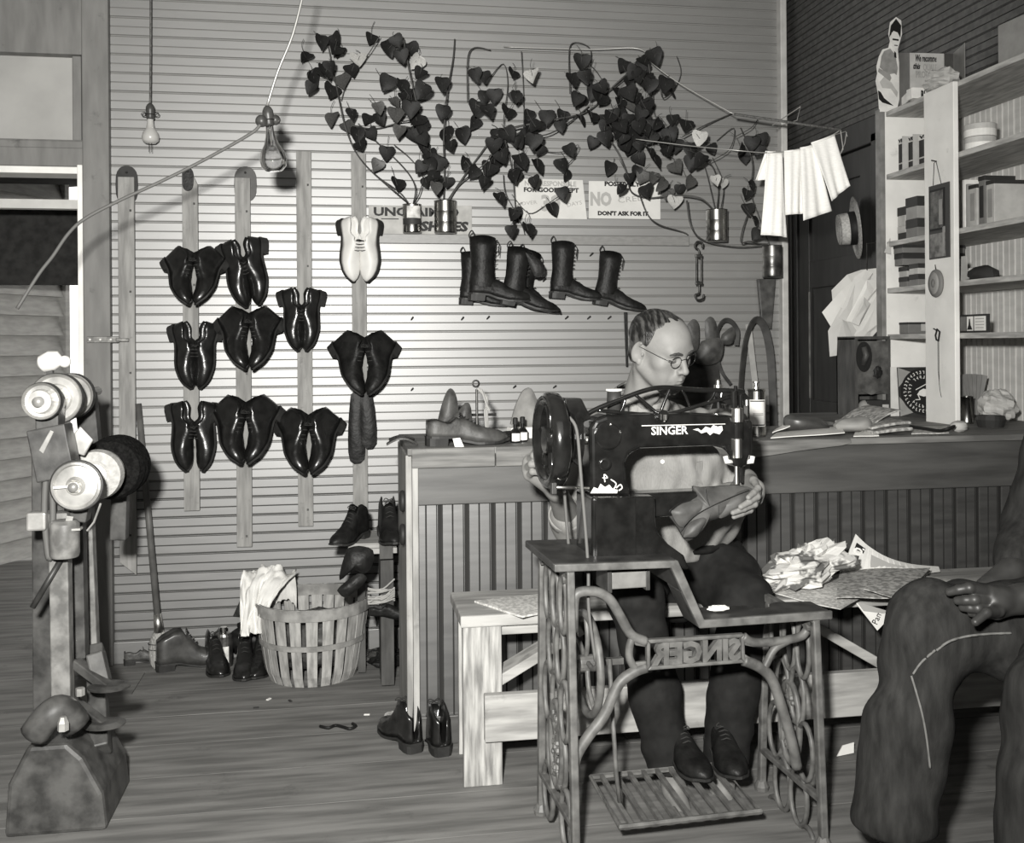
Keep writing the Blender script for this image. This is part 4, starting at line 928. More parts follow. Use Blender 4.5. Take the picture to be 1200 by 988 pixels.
# little tray under the table
a, b = ml(716, 671, -.10), ml(757, 688, -.10)
P('oil_tray', MB().box(((a.x + b.x) / 2, -.06, (a.z + b.z) / 2), (b.x - a.x, .09, a.z - b.z)), mat('tray_metal', .16, .4, amt=.15, scale=30), bevel=.003)
P('tray_bracket', MB().box((a.x - .006, -.06, (a.z + b.z) / 2 + .003), (.012, .10, a.z - b.z + .022)).box((b.x + .004, -.07, (a.z + b.z) / 2 - .004), (.012, .07, a.z - b.z + .008)), m_castd, bevel=.002)['kind'] = 'stuff'
# head
base = [(684, 578), (757, 577), (757, 604), (760, 618), (772, 632), (790, 645), (796, 661), (684, 661)]
P('base_column', MB().prism(mo(base), -.075, .075), m_jap, bevel=.008, seg=3)
a = ml(709, 652, -.08); P('base_door', MB().prism(mo([(698, 584), (745, 583), (745, 656), (698, 656)], -.076), -.079, -.074), m_jap, bevel=.002)
P('cylinder_arm', MB().prism(mo([(735, 577), (871, 571), (879, 575), (877, 583), (850, 592), (800, 601), (752, 606)]), -.035, .035), m_jap, bevel=.012, seg=3)
body = [(687, 579), (686, 500), (692, 490), (705, 485), (790, 483), (850, 486), (867, 490), (873, 500), (873, 530), (868, 546), (854, 546), (849, 533), (843, 524), (828, 521), (745, 524), (733, 530), (728, 540), (729, 560), (735, 578)]
P('arm_casting', MB().prism(mo(body), -.042, .042), m_jap, bevel=.012, seg=3)
c = ml(712, 511, -.042); P('cover_disc', MB().lathe([(.035, 0), (.035, .008), (.031, .011), (.001, .010)], 30, Matrix.Translation((c.x, -.041, c.z)) @ Matrix.Rotation(PI / 2, 4, 'X')), m_jap, smooth=False)
P('disc_knob', MB().ball((c.x + .005, -.053, c.z + .031), .004, 6), m_chrome, smooth=True)
c = ml(709, 544, -.042); P('oil_hole', MB().lathe([(.009, .002), (.017, .004), (.017, 0)], 20, Matrix.Translation((c.x, -.042, c.z)) @ Matrix.Rotation(PI / 2, 4, 'X'), caps=False), m_jap, smooth=True)
ey = -.0435
def scroll(pts, r): return MB().tube(catmull([(p[0], ey, p[1]) for p in mo(pts, ey)], 4), r, 5)
dec = P('gilt_ornament', MB().prism(mo([(692, 578), (696, 571), (701, 573), (704, 567), (709, 571), (714, 568), (718, 573), (724, 574), (723, 578)], ey), ey - .0004, ey + .002), m_decal)
P('gilt_scroll', scroll([(709, 565), (708, 556), (712, 560), (706, 560)], .0016), m_decal, dec); P('gilt_scroll', scroll([(716, 562), (722, 567), (718, 574), (712, 572)], .0018), m_decal, dec)
P('gilt_scroll', scroll([(722, 572), (727, 568), (729, 572), (725, 575)], .0018), m_decal, dec)
oc = P('gilt_leaf', MB().prism(mo([(812, 503.5), (818, 502), (822, 505), (827, 500), (833, 502), (836, 498), (841, 500), (846, 499), (847, 504), (843, 509), (836, 507), (832, 510), (828, 506), (822, 508), (818, 505)], ey), ey - .0004, ey + .002), m_decal)
P('gilt_line', MB().prism(mo([(752, 498.5), (850, 496.5), (850, 497.3), (752, 499.5)], ey), ey - .0002, ey + .002), m_decal, oc)
p = ml(784.5, 505, ey); lettering('SINGER', .03, m_decal, sm, Matrix.Translation((p.x, ey, p.z)) @ FACE, width=abs(ml(806, 505, ey).x - ml(763, 505, ey).x), bold=.0006)
# walking-beam lever on top
yv = -.02
def lev(pts, w): return MB().tube(catmull([(q[0], yv, q[1]) for q in mo(pts, yv)], 5), w / 2, 8)
lv = P('lever_beam', lev([(684, 488), (700, 479), (730, 467), (758, 457), (780, 454), (815, 457), (850, 457.5), (872, 459)], .013), m_jap, smooth=True)
for pts, w in (([(776, 487), (800, 481), (830, 472), (860, 464), (872, 460)], .011), ([(733, 465), (731, 474), (727, 483)], .008), ([(745, 463), (757, 473), (772, 486)], .009), ([(785, 456), (779, 470), (773, 486)], .009),
               ([(799, 457), (804, 466), (808, 477)], .007), ([(838, 458), (835, 465), (830, 471)], .008), ([(700, 481), (735, 484), (772, 487)], .010)):
    P('lever_spoke', lev(pts, w), m_jap, lv, smooth=True)
c = ml(772, 486, yv); P('lever_pivot', MB().lathe([(.012, -.03), (.015, -.02), (.015, .02)], 16, Matrix.Translation((c.x, yv - .015, c.z)) @ Matrix.Rotation(PI / 2, 4, 'X')), m_jap, lv, smooth=False)
P('pivot_screw', MB().box((c.x, yv - .045, c.z - .004), (.006, .01, .014)).ball((c.x - .002, yv - .046, c.z - .014), .003, 5), m_chrome, lv)['kind'] = 'stuff'
P('rear_lever_lug', MB().prism(mo([(842, 456), (868, 458), (876, 466), (868, 476), (848, 474), (840, 466)], .0), -.02, .02), m_jap, bevel=.004)
# needle head
def rod(px, y0, y1, wpx, m, nm, yl=-.02, n=16):
    a, b = ml(px, y0, yl), ml(px, y1, yl); r = wpx / 2 / 445
    return P(nm, MB().lathe([(r, b.z), (r, a.z)], n, Matrix.Translation((a.x, yl, 0))), m, smooth=False, bevel=min(.002, r * .4))
rod(864, 478, 495, 13, m_chrome, 'needle_bar_sleeve', -.045); rod(864, 514, 537, 11, m_chrome, 'needle_bar', -.045); rod(864, 536, 546, 8, m_chrome, 'needle_clamp', -.03)
rod(863, 546, 568, 4.5, m_chrome, 'needle', -.03); rod(869, 545, 566, 4.5, m_jap, 'presser_bar', -.02); rod(864, 494, 515, 16, m_jap, 'needle_guide', -.03)
rod(860, 458, 478, 8, m_jap, 'tension_post', -.04); rod(868, 462, 480, 6, m_jap, 'tension_post', -.03); rod(862, 452, 460, 5, m_jap, 'tension_knob', -.03); rod(875, 468, 476, 5, m_chrome, 'thread_guide', -.03)
for px, sgn in ((850, 1), (882, -1)):
    a = ml(px, 538, -.03); P('lifter_wing', MB().tube([(a.x, -.03, a.z + .008), (a.x + sgn * .003, -.03, a.z - .006), (a.x + sgn * .022, -.03, a.z - .008)], [.007, .008, .005], 8), mat('ivory_metal', .7, .3) if sgn > 0 else bpy.data.materials['ivory_metal'], smooth=True)
P('face_plate', MB().prism(mo([(853, 492), (876, 492), (878, 520), (876, 542), (855, 542)], .0), -.03, .03), m_jap, bevel=.006)
# hand wheel, pulley, belts
hc_ = ml(646, 516, .0); RH = .098
hw = P('hand_wheel', MB().lathe([(.094, -.008), (.100, -.02), (.114, -.024), (.123, -.016), (.125, 0), (.123, .016), (.114, .024), (.100, .02), (.094, .008), (.094, -.008)], 44, Matrix.Translation(hc_) @ Matrix.Rotation(PI / 2, 4, 'Y'), caps=False), m_jap, smooth=True)
for k in range(6):
    a = 2 * PI * k / 6 + .2
    P('spoke', MB().tube(catmull([(hc_.x, .02 * math.cos(a), hc_.z + .02 * math.sin(a)), (hc_.x, .07 * math.cos(a + .2), hc_.z + .07 * math.sin(a + .2)), (hc_.x, RH * math.cos(a), hc_.z + RH * math.sin(a))], 4), .011, 6), m_jap, hw, smooth=True)
P('hub', MB().lathe([(.034, -.02), (.036, .02), (.02, .035)], 20, Matrix.Translation(hc_) @ Matrix.Rotation(PI / 2, 4, 'Y')), m_jap, hw, bevel=.003)
pl_ = ml(670, 512, .0)
P('pulley', MB().lathe([(.05, -.016), (.076, -.014), (.062, 0), (.076, .014), (.05, .016)], 32, Matrix.Translation(pl_) @ Matrix.Rotation(PI / 2, 4, 'Y')), m_jap, smooth=False, bevel=.002)
P('shaft', MB().lathe([(.014, 0), (.014, .13)], 14, Matrix.Translation(hc_) @ Matrix.Rotation(PI / 2, 4, 'Y')), m_chrome)
P('bracket_cap', MB().prism(mo([(658, 466), (678, 466), (684, 478), (690, 490), (680, 494), (658, 480)]), -.03, .03), m_jap, bevel=.005)
a, b = ml(646, 571, -.09), ml(690, 572, -.05); P('winder_rod', MB().tube([(a.x, -.09, a.z), (b.x, -.05, b.z)], .004, 8), m_chrome, smooth=True)
P('winder_clamp', MB().box((a.x + .006, -.09, a.z - .003), (.014, .018, .03)), m_castd, bevel=.003)
bp = [ml(667, 489, -.076), ml(676, 505, -.078), ml(681, 560, -.08), ml(689, 660, -.09), ml(690, 715, -.10), ml(698, 775, -.115)]
P('drive_belt', MB().tube(catmull(bp, 5), .0045, 7), m_belt, smooth=True)
bp = [(pl_.x, .07, pl_.z), (pl_.x + .002, .085, pl_.z - .15), (wc.x, .11, wc.z + .1)]
P('drive_belt', MB().tube(catmull(bp, 5), .0045, 7), m_belt, smooth=True)
# thread spool standing on the arm
p = ml(715, 484, .06); sp = root('thread_spool', 'large spool of dark thread standing on the sewing machine arm', 'spool', MW @ Vector((p.x, .025, ml(715, 484, .025).z)))
H = .064
part('thread', MB().lathe([(.0185, .006), (.0195, H / 2), (.0185, H - .006)], 20), m_box['dark'], sp, smooth=True)
part('flange', MB().lathe([(.022, 0), (.022, .005), (.018, .007)], 20), m_paper, sp); part('flange', MB().lathe([(.018, H - .007), (.022, H - .005), (.022, H)], 20), m_paper, sp)
# ================================================================= FIGURES (signed distance bodies)
class SDF:
    def __init__(s, lo, hi, h):
        s.lo = np.array(lo, float); s.h = h; s.n = [int(math.ceil((b - a) / h)) + 1 for a, b in zip(lo, hi)]
        s.f = np.full(s.n, 9.0, np.float32)
        s.ax = [s.lo[k] + h * np.arange(s.n[k]) for k in range(3)]
    def blk(s, lo, hi):
        sl = []
        for k in range(3):
            a = max(0, int((lo[k] - s.lo[k]) / s.h) - 1); b = min(s.n[k], int((hi[k] - s.lo[k]) / s.h) + 3)
            if b <= a: return None, None
            sl.append(slice(a, b))
        X = s.ax[0][sl[0]][:, None, None]; Y = s.ax[1][sl[1]][None, :, None]; Z = s.ax[2][sl[2]][None, None, :]
        return tuple(sl), (X, Y, Z)
    def put(s, sl, d, k, mode):
        f = s.f[sl]
        if mode == 'add':
            h = np.maximum(k - np.abs(f - d), 0) / k if k else 0
            s.f[sl] = np.minimum(f, d) - h * h * k * .25
        else:
            d = -d; h = np.maximum(k - np.abs(f - d), 0) / k if k else 0
            s.f[sl] = np.maximum(f, d) + h * h * k * .25
    def cap(s, a, b, ra, rb=None, k=.02, mode='add', sq=None):
        rb = ra if rb is None else rb; a = np.array(a, float); b = np.array(b, float); m = max(ra, rb) + k + .01
        sl, P = s.blk(np.minimum(a, b) - m, np.maximum(a, b) + m)
        if sl is None: return s
        ab = b - a; L = float(ab @ ab) + 1e-12
        t = np.clip(((P[0] - a[0]) * ab[0] + (P[1] - a[1]) * ab[1] + (P[2] - a[2]) * ab[2]) / L, 0, 1)
        d = np.sqrt((P[0] - a[0] - t * ab[0]) ** 2 + (P[1] - a[1] - t * ab[1]) ** 2 + (P[2] - a[2] - t * ab[2]) ** 2) - (ra + (rb - ra) * t)
        s.put(sl, d.astype(np.float32), k, mode); return s
    def chain(s, pts, rs, k=.015):
        for i in range(len(pts) - 1): s.cap(pts[i], pts[i + 1], rs[i], rs[i + 1], k)
        return s
    def ell(s, c, r, R=None, k=.02, mode='add'):
        c = np.array(c, float); r = np.array(r, float); m = max(r) + k + .01
        sl, P = s.blk(c - m, c + m)
        if sl is None: return s
        q = [P[i] - c[i] for i in range(3)]
        if R is not None:
            R = np.array(R); q = [R[0, i] * q[0] + R[1, i] * q[1] + R[2, i] * q[2] for i in range(3)]
        k0 = np.sqrt((q[0] / r[0]) ** 2 + (q[1] / r[1]) ** 2 + (q[2] / r[2]) ** 2); k1 = np.sqrt((q[0] / r[0] ** 2) ** 2 + (q[1] / r[1] ** 2) ** 2 + (q[2] / r[2] ** 2) ** 2) + 1e-9
        s.put(sl, (k0 * (k0 - 1) / k1).astype(np.float32), k, mode); return s
    def half(s, p, n, k=.01):                       # keep the side that n points away from
        n = np.array(n, float); n /= np.linalg.norm(n); p = np.array(p, float)
        d = ((s.ax[0][:, None, None] - p[0]) * n[0] + (s.ax[1][None, :, None] - p[1]) * n[1] + (s.ax[2][None, None, :] - p[2]) * n[2]).astype(np.float32)
        h = np.maximum(k - np.abs(s.f - d), 0) / k; s.f = np.maximum(s.f, d) + h * h * k * .25; return s
    def warp(s, fn):
        s.f += fn(s.ax[0][:, None, None], s.ax[1][None, :, None], s.ax[2][None, None, :]).astype(np.float32); return s
    def mesh(s):
        f = s.f; g = f < 0; n = s.n
        c = g[:-1, :-1, :-1].astype(np.int8)
        tot = np.zeros([k - 1 for k in n], np.int8)
        offs = [(i, j, k) for i in (0, 1) for j in (0, 1) for k in (0, 1)]
        sub = lambda A, o: A[o[0]:n[0] - 1 + o[0], o[1]:n[1] - 1 + o[1], o[2]:n[2] - 1 + o[2]]
        for o in offs: tot += sub(g, o)
        I = np.argwhere((tot > 0) & (tot < 8))
        idx = np.full([k - 1 for k in n], -1, np.int32); idx[I[:, 0], I[:, 1], I[:, 2]] = np.arange(len(I))
        V = np.zeros((len(I), 3)); cnt = np.zeros(len(I))
        val = {o: f[I[:, 0] + o[0], I[:, 1] + o[1], I[:, 2] + o[2]] for o in offs}
        for a in offs:
            for ax in range(3):
                if a[ax]: continue
                b = list(a); b[ax] = 1; b = tuple(b); va, vb = val[a], val[b]; m = (va < 0) != (vb < 0)
                t = np.where(m, va / np.where(m, va - vb, 1), 0)
                p = np.array(a, float)[None, :].repeat(len(I), 0); p[:, ax] += t
                V += p * m[:, None]; cnt += m
        V = V / np.maximum(cnt, 1)[:, None] + I; V = V * s.h + s.lo
        F = []
        for ax in range(3):
            u, v = (ax + 1) % 3, (ax + 2) % 3
            sa = [slice(None)] * 3; sb = [slice(None)] * 3; sa[ax] = slice(0, -1); sb[ax] = slice(1, None)
            A, B = g[tuple(sa)], g[tuple(sb)]; E = np.argwhere(A != B)
            E = E[(E[:, u] > 0) & (E[:, v] > 0) & (E[:, u] < n[u] - 1) & (E[:, v] < n[v] - 1)]
            ins = A[E[:, 0], E[:, 1], E[:, 2]]
            q = []
            for du, dv in ((1, 1), (0, 1), (0, 0), (1, 0)):
                w = E.copy(); w[:, u] -= du; w[:, v] -= dv; q.append(idx[w[:, 0], w[:, 1], w[:, 2]])
            q = np.stack(q, 1); q[~ins] = q[~ins][:, ::-1]; F.append(q)
        return V, np.concatenate(F)
def np_mesh(name, parts, m):
    V = np.concatenate([p[0] for p in parts]); off = 0; F = []
    for p in parts: F.append(p[1] + off); off += len(p[0])
    F = np.concatenate(F); me = bpy.data.meshes.new(name)
    me.vertices.add(len(V)); me.vertices.foreach_set('co', V.astype(np.float32).ravel())
    me.loops.add(F.size); me.loops.foreach_set('vertex_index', F.astype(np.int32).ravel())
    me.polygons.add(len(F)); me.polygons.foreach_set('loop_start', np.arange(0, F.size, 4, dtype=np.int32))
    try: me.polygons.foreach_set('loop_total', np.full(len(F), 4, dtype=np.int32))
    except Exception: pass
    me.polygons.foreach_set('use_smooth', np.ones(len(F), bool))
    me.materials.append(m); me.update(); me.validate(); return me
def xf(VF, M):
    V = VF[0]; A = np.array(M)[:3, :3]; return V @ A.T + np.array(M)[:3, 3], VF[1]
def mpart(name, me, par, label=None):
    me.transform(wmat(par).inverted()); o = link(name, me, par)
    if label: o['label'] = label
    return o
RZ = lambda a: np.array(Matrix.Rotation(a, 3, 'Z')); RX_ = lambda a: np.array(Matrix.Rotation(a, 3, 'X')); RY_ = lambda a: np.array(Matrix.Rotation(a, 3, 'Y'))

def head_sdf(h=.0021):
    """head, origin between the eyes' level and the skull centre; face towards +y, left ear of the picture on -x"""
    s = SDF((-.105, -.125, -.25), (.105, .15, .14), h)
    s.ell((0, -.012, .034), (.075, .096, .076), k=.02)                       # skull
    s.ell((0, .030, .030), (.063, .060, .068), k=.03)                        # forehead
    s.ell((0, .026, -.035), (.058, .062, .075), k=.03)                       # face
    for x in (-1, 1):
        s.cap((x * .058, -.006, -.050), (x * .022, .066, -.098), .018, .016, k=.035)   # jaw
        s.ell((x * .046, .052, -.022), (.022, .024, .020), k=.02)            # cheekbone
        s.ell((x * .034, .060, -.055), (.020, .022, .026), k=.02)
    s.ell((0, .074, -.100), (.020, .018, .017), k=.02)                       # chin
    s.cap((-.036, .079, .020), (.036, .079, .020), .0115, k=.018)            # brow
    for x in (-1, 1):
        s.ell((x * .032, .096, .000), (.018, .014, .012), k=.010, mode='sub')
        s.ell((x * .031, .0735, -.001), (.0165, .0140, .0130), k=.004)       # lidded eye
        s.cap((x * .018, .0865, -.0085), (x * .045, .080, -.0060), .0012, k=.003, mode='sub')   # lid line
        s.cap((x * .016, .081, -.017), (x * .044, .074, -.014), .003, k=.006)
    s.cap((0, .086, .012), (0, .109, -.030), .0075, .0098, k=.012)           # nose
    s.ell((0, .110, -.033), (.0105, .0095, .0095), k=.006)
    for x in (-1, 1):
        s.ell((x * .0125, .098, -.036), (.0075, .010, .0075), k=.006)
        s.ell((x * .007, .104, -.043), (.0032, .004, .003), k=.003, mode='sub')
        s.cap((x * .020, .094, -.038), (x * .034, .078, -.066), .0018, k=.008, mode='sub')  # fold beside the mouth
    s.ell((0, .083, -.060), (.028, .016, .022), k=.015)                      # mouth mound
    s.cap((-.020, .0865, -.0655), (0, .0975, -.0630), .0042, .0052, k=.006); s.cap((.020, .0865, -.0655), (0, .0975, -.0630), .0042, .0052, k=.006)
    s.cap((-.016, .0880, -.0735), (.016, .0880, -.0735), .0055, k=.006); s.ell((0, .0935, -.0738), (.012, .006, .0055), k=.005)
    for x in (-1, 1): s.cap((0, .1015, -.0685), (x * .024, .086, -.0680), .0013, k=.003, mode='sub')
    s.cap((-.012, .094, -.084), (.012, .094, -.084), .003, k=.008, mode='sub')
    for x in (-1, 1):                                                        # ears
        R = RZ(x * .55) @ RX_(-.12)
        s.ell((x * .080, -.014, -.004), (.0055, .020, .034), R, k=.006)
        s.ell((x * .086, -.010, .000), (.0055, .0115, .022), R, k=.003, mode='sub')
        s.cap((x * .080, -.030, .008), (x * .082, -.006, .026), .0038, k=.004); s.cap((x * .080, -.030, .008), (x * .080, -.022, -.022), .0036, k=.004)
        s.ell((x * .078, -.006, -.034), (.005, .007, .008), R, k=.005); s.ell((x * .080, .004, -.006), (.004, .004, .007), k=.004)
    s.cap((0, -.030, -.06), (0, -.052, -.235), .052, .056, k=.03)            # neck
    s.ell((0, .012, -.150), (.010, .012, .016), k=.02)                       # throat
    for x in (-1, 1): s.cap((x * .052, -.03, -.07), (x * .018, .0, -.23), .010, k=.02)
    return s
def hair_sdf(h=.0026):
    s = SDF((-.10, -.13, -.10), (.10, .12, .145), h)
    s.ell((0, -.015, .035), (.0790, .100, .0800), k=.02); s.ell((0, .024, .032), (.066, .060, .068), k=.02)
    s.ell((0, -.065, -.035), (.055, .035, .04), k=.03)
    s.half((0, .034, .075), (0, .78, -.30), k=.006)                           # hairline, receding
    for x in (-1, 1): s.ell((x * .050, .075, .062), (.040, .050, .040), k=.008, mode='sub')
    s.half((0, -.02, -.045), (0, .35, -1), k=.006)
    for x in (-1, 1): s.ell((x * .085, -.006, -.012), (.026, .026, .036), k=.006, mode='sub')
    s.warp(lambda X, Y, Z: .0011 * np.sin(260 * X + 60 * Y + 40 * Z + 2 * np.sin(40 * Z)) + .0009 * np.sin(190 * Z - 50 * Y + 150 * X))
    return s
def hand_sdf(wrist, palm, knuckles, mids, tips, thumb, r=.0085, forearm=None, fr=.036, h=.0022):
    pts = [wrist, palm] + knuckles + mids + tips + thumb + ([forearm] if forearm is not None else [])
    A = np.array([tuple(p) for p in pts]); s = SDF(A.min(0) - .05, A.max(0) + .05, h)
    for i, kn in enumerate(knuckles):
        q = r * (1.0, 1.06, 1.0, .88)[i]
        s.cap(wrist, kn, .019, q * 1.30, k=.022)
    s.cap(palm, knuckles[1], .017, .012, k=.015)
    for i in range(4):
        q = r * (1.0, 1.06, 1.0, .88)[i]
        dst = mids[i].lerp(tips[i], .52) + (mids[i] - (knuckles[i] + tips[i]) / 2) * .10
        s.cap(knuckles[i], mids[i], q * 1.15, q, k=.004); s.cap(mids[i], dst, q * 1.02, q * .92, k=.003); s.cap(dst, tips[i], q * .92, q * .80, k=.003)
        s.ell(mids[i], (q * 1.06,) * 3, k=.003)
        d = (tips[i] - dst).normalized()
    s.cap(palm, thumb[0], .017, .0125, k=.014); s.cap(thumb[0], thumb[1], .0118, .0105, k=.005); s.cap(thumb[1], thumb[2], .0105, .0088, k=.004)
    if forearm is not None: s.cap(wrist, forearm, .026, fr, k=.02)
    return s
m_skin = mat('skin', .175, .6, .25, amt=.07, scale=30, bump=.06, bscale=160)
m_hair = mat('dark_slick_hair', .085, .38, .5, g2=.008, amt=.5, scale=34, stretch=(4, .35, .8), bump=.5, bscale=80, lo=.42, hi=.70)
m_shirt = mat('light_work_shirt', .21, .85, .2, amt=.08, scale=40, stretch=(8, 8, .8), bump=.08)
m_trou = mat('dark_trousers', .012, .85, .2, amt=.25, scale=30)
m_wire = mat('spectacle_wire', .06, .3, metal=.8); m_brow = mat('eyebrow_hair', .03, .8)
glass = bpy.data.materials.new('lens_glass'); glass.use_nodes = True
_b = glass.node_tree.nodes['Principled BSDF']; _b.inputs['Transmission Weight'].default_value = 1; _b.inputs['Roughness'].default_value = .02; _b.inputs['IOR'].default_value = 1.05

man = root('person', 'seated man in a light shirt and round glasses, bent over the sewing machine', 'person', (.96, 3.12, 0))
hc_px = atY(774, 409, 2.73)
psi, th, rl = math.radians(40), math.radians(20), math.radians(7)
fd = -fw * math.cos(psi) + r0 * math.sin(psi); fd = (fd * math.cos(th) - u0 * math.sin(th)).normalized()
up = (u0 - fd * u0.dot(fd)).normalized(); rt = fd.cross(up)
up2 = up * math.cos(rl) - rt * math.sin(rl) * -1; up2.normalize(); rt2 = fd.cross(up2)
HM = axes(rt2, fd, up2, hc_px) @ Matrix.Diagonal((.93, .93, .93, 1))
# body landmarks
hipR, hipL = atY(742, 668, 3.12), atY(832, 666, 3.12)
chest = atY(783, 548, 2.98); neckb = HM @ Vector((0, -.055, -.215))
shR, shL = atY(712, 506, 2.93), atY(853, 508, 2.93)
elR, wrR = atY(668, 612, 3.0), atY(652, 574, 2.80)
elL, wrL = atY(842, 610, 2.99), atY(874, 563, 2.68)
knR, anR = atY(744, 700, 2.82), atY(790, 925, 2.80)
knL, anL = atY(872, 702, 2.82), atY(846, 930, 2.80)
pel = (hipR + hipL) / 2
def V3(*a): return Vector(a)
skin = []
HS = head_sdf(); skin.append(xf(HS.mesh(), HM))
def fy(x, z):                                            # where the face's surface lies in front of a point
    i = int((x - HS.lo[0]) / HS.h); k = int((z - HS.lo[2]) / HS.h); c = np.where(HS.f[i, :, k] < 0)[0]; return float(HS.lo[1] + HS.h * (c.max() + .5))
b = SDF((.35, 2.4, .0), (1.45, 3.4, 1.25), .008)
b.cap(pel, chest, .11, .12, k=.05).cap(chest, neckb, .11, .055, k=.05).cap(shR, shL, .05, k=.04)
for sh, el in ((shR, elR), (shL, elL)): b.cap(sh, el, .046, .038, k=.03)
b.cap(elR, wrR, .038, .026, k=.02).cap(elL, wrL, .038, .026, k=.02)
for hp, kn, an in ((hipR, knR, anR), (hipL, knL, anL)): b.cap(hp, kn, .075, .052, k=.03).cap(kn, an, .048, .034, k=.02).cap(an, an + V3(0, -.12, -.05), .03, .025, k=.02)
skin.append(b.mesh())
# his right hand on the rim of the hand wheel
hr = hand_sdf(wrR, atY(636, 554, 2.765), [atY(628, 531, 2.755), atY(620, 540, 2.75), atY(617, 549, 2.75), atY(619, 558, 2.75)],
              [atY(631, 524, 2.715), atY(626, 534, 2.708), atY(623, 544, 2.708), atY(624, 553, 2.712)], [atY(643, 527, 2.695), atY(642, 536, 2.688), atY(640, 546, 2.688), atY(637, 555, 2.695)],
              [atY(645, 556, 2.78), atY(652, 548, 2.775), atY(656, 538, 2.765)], r=.0098, forearm=elR.lerp(wrR, .25), fr=.040)
skin.append(hr.mesh())
hl = hand_sdf(wrL, atY(881, 571, 2.65), [atY(883, 563, 2.600), atY(889, 571, 2.60), atY(891, 579, 2.605), atY(889, 587, 2.615)],
              [atY(888, 572, 2.555), atY(887, 582, 2.545), atY(884, 591, 2.545), atY(879, 598, 2.56)], [atY(877, 583, 2.525), atY(868, 594, 2.522), atY(859, 601, 2.525), atY(860, 606, 2.54)],
              [atY(872, 572, 2.66), atY(862, 577, 2.645), atY(854, 581, 2.635)], r=.0088, forearm=elL.lerp(wrL, .35), fr=.036)
skin.append(hl.mesh())
mpart('body', np_mesh('body', skin, m_skin), man)
mpart('hair', np_mesh('hair', [xf(hair_sdf().mesh(), HM)], m_hair), man, 'dark slicked-back hair, receding at the temples')
for x in (-1, 1):
    s = SDF((-.07, .04, .0), (.07, .12, .05), .0014)
    E3 = [(x * q, fy(x * q, zz) + .0006, zz) for q, zz in ((.014, .0185), (.027, .0225), (.040, .0225), (.050, .0175))]
    for k_ in range(3): s.cap(E3[k_], E3[k_ + 1], (.0040, .0042, .0036, .0022)[k_], (.0042, .0036, .0022)[k_], k=.002)
    mpart('eyebrow', np_mesh('eyebrow', [xf(s.mesh(), HM)], m_brow), man)
    mb = MB(); mb.tube(catmull([HM @ Vector((x * q, fy(x * q, zz) + .0003, zz)) for q, zz in ((.019, -.0075), (.026, -.0095), (.033, -.0095), (.040, -.0080), (.045, -.0055))], 3), .0013, 5); part('lashes', mb, m_brow, man, True)
    c = Vector((x * .0325, .0985, -.003)); mb = MB()
    ring = [HM @ (c + Vector((.0195 * math.cos(a), -.004 * abs(math.cos(a)) * (1 if math.cos(a) * x > 0 else 0), .0170 * math.sin(a)))) for a in [k * 2 * PI / 24 for k in range(24)]]
    mb.tube(ring, .0010, 6, closed=True); part('spectacle_rim', mb, m_wire, man, True, smooth=True)
    mb = MB(); mb.tube(catmull([HM @ Vector(p) for p in ((x * .051, .095, .004), (x * .068, .075, .007), (x * .081, .0, .014), (x * .080, -.02, .012))], 4), .0009, 5); part('spectacle_temple', mb, m_wire, man, True)
mb = MB(); mb.tube(catmull([HM @ Vector(p) for p in ((-.013, .0985, .002), (0, .104, .006), (.013, .0985, .002))], 5), .0011, 6); part('spectacle_bridge', mb, m_wire, man, True)
# shirt
def folds(amp, seeds):
    def fn(X, Y, Z):
        o = 0
        for a, b_, c, w, p in seeds: o = o + np.sin(a * X + b_ * Y + c * Z + p + 1.4 * np.sin(w * Z + p) + .8 * np.sin(17 * X + p))
        return amp * o / len(seeds)
    return fn
s = SDF((.40, 2.45, .5), (1.42, 3.4, 1.26), .006)
s.cap(pel + V3(0, -.01, .0), chest, .150, .152, k=.05); s.cap(chest + V3(-.07, 0, 0), neckb, .115, .070, k=.06); s.cap(chest + V3(.07, 0, 0), neckb, .115, .070, k=.06)
s.cap(shR, shL, .066, k=.05); s.ell(chest + V3(0, -.02, .03), (.175, .125, .15), k=.04)
s.chain([shR, shR.lerp(elR, .5), elR], [.070, .062, .058], k=.03); s.chain([shL, shL.lerp(elL, .5), elL, elL.lerp(wrL, .55)], [.072, .066, .062, .054], k=.03)
s.cap(elR, elR.lerp(wrR, .22), .057, .054, k=.02)
s.warp(folds(.011, [(70, 10, 8, 22, .3), (48, -20, -24, 15, 1.2), (106, 22, 14, 30, 2.1), (30, 12, 60, 12, .8)]))
s.half(neckb + (HM.to_3x3() @ V3(0, .0, .030)), HM.to_3x3() @ V3(0, -.25, 1), k=.008)
s.cap(HM @ V3(0, -.03, -.12), neckb + V3(0, 0, -.02), .058, .050, k=.006, mode='sub')
s.half((0, 0, pel.z + .06), (0, .0, -1), k=.01)
mpart('shirt', np_mesh('shirt', [s.mesh()], m_shirt), man)
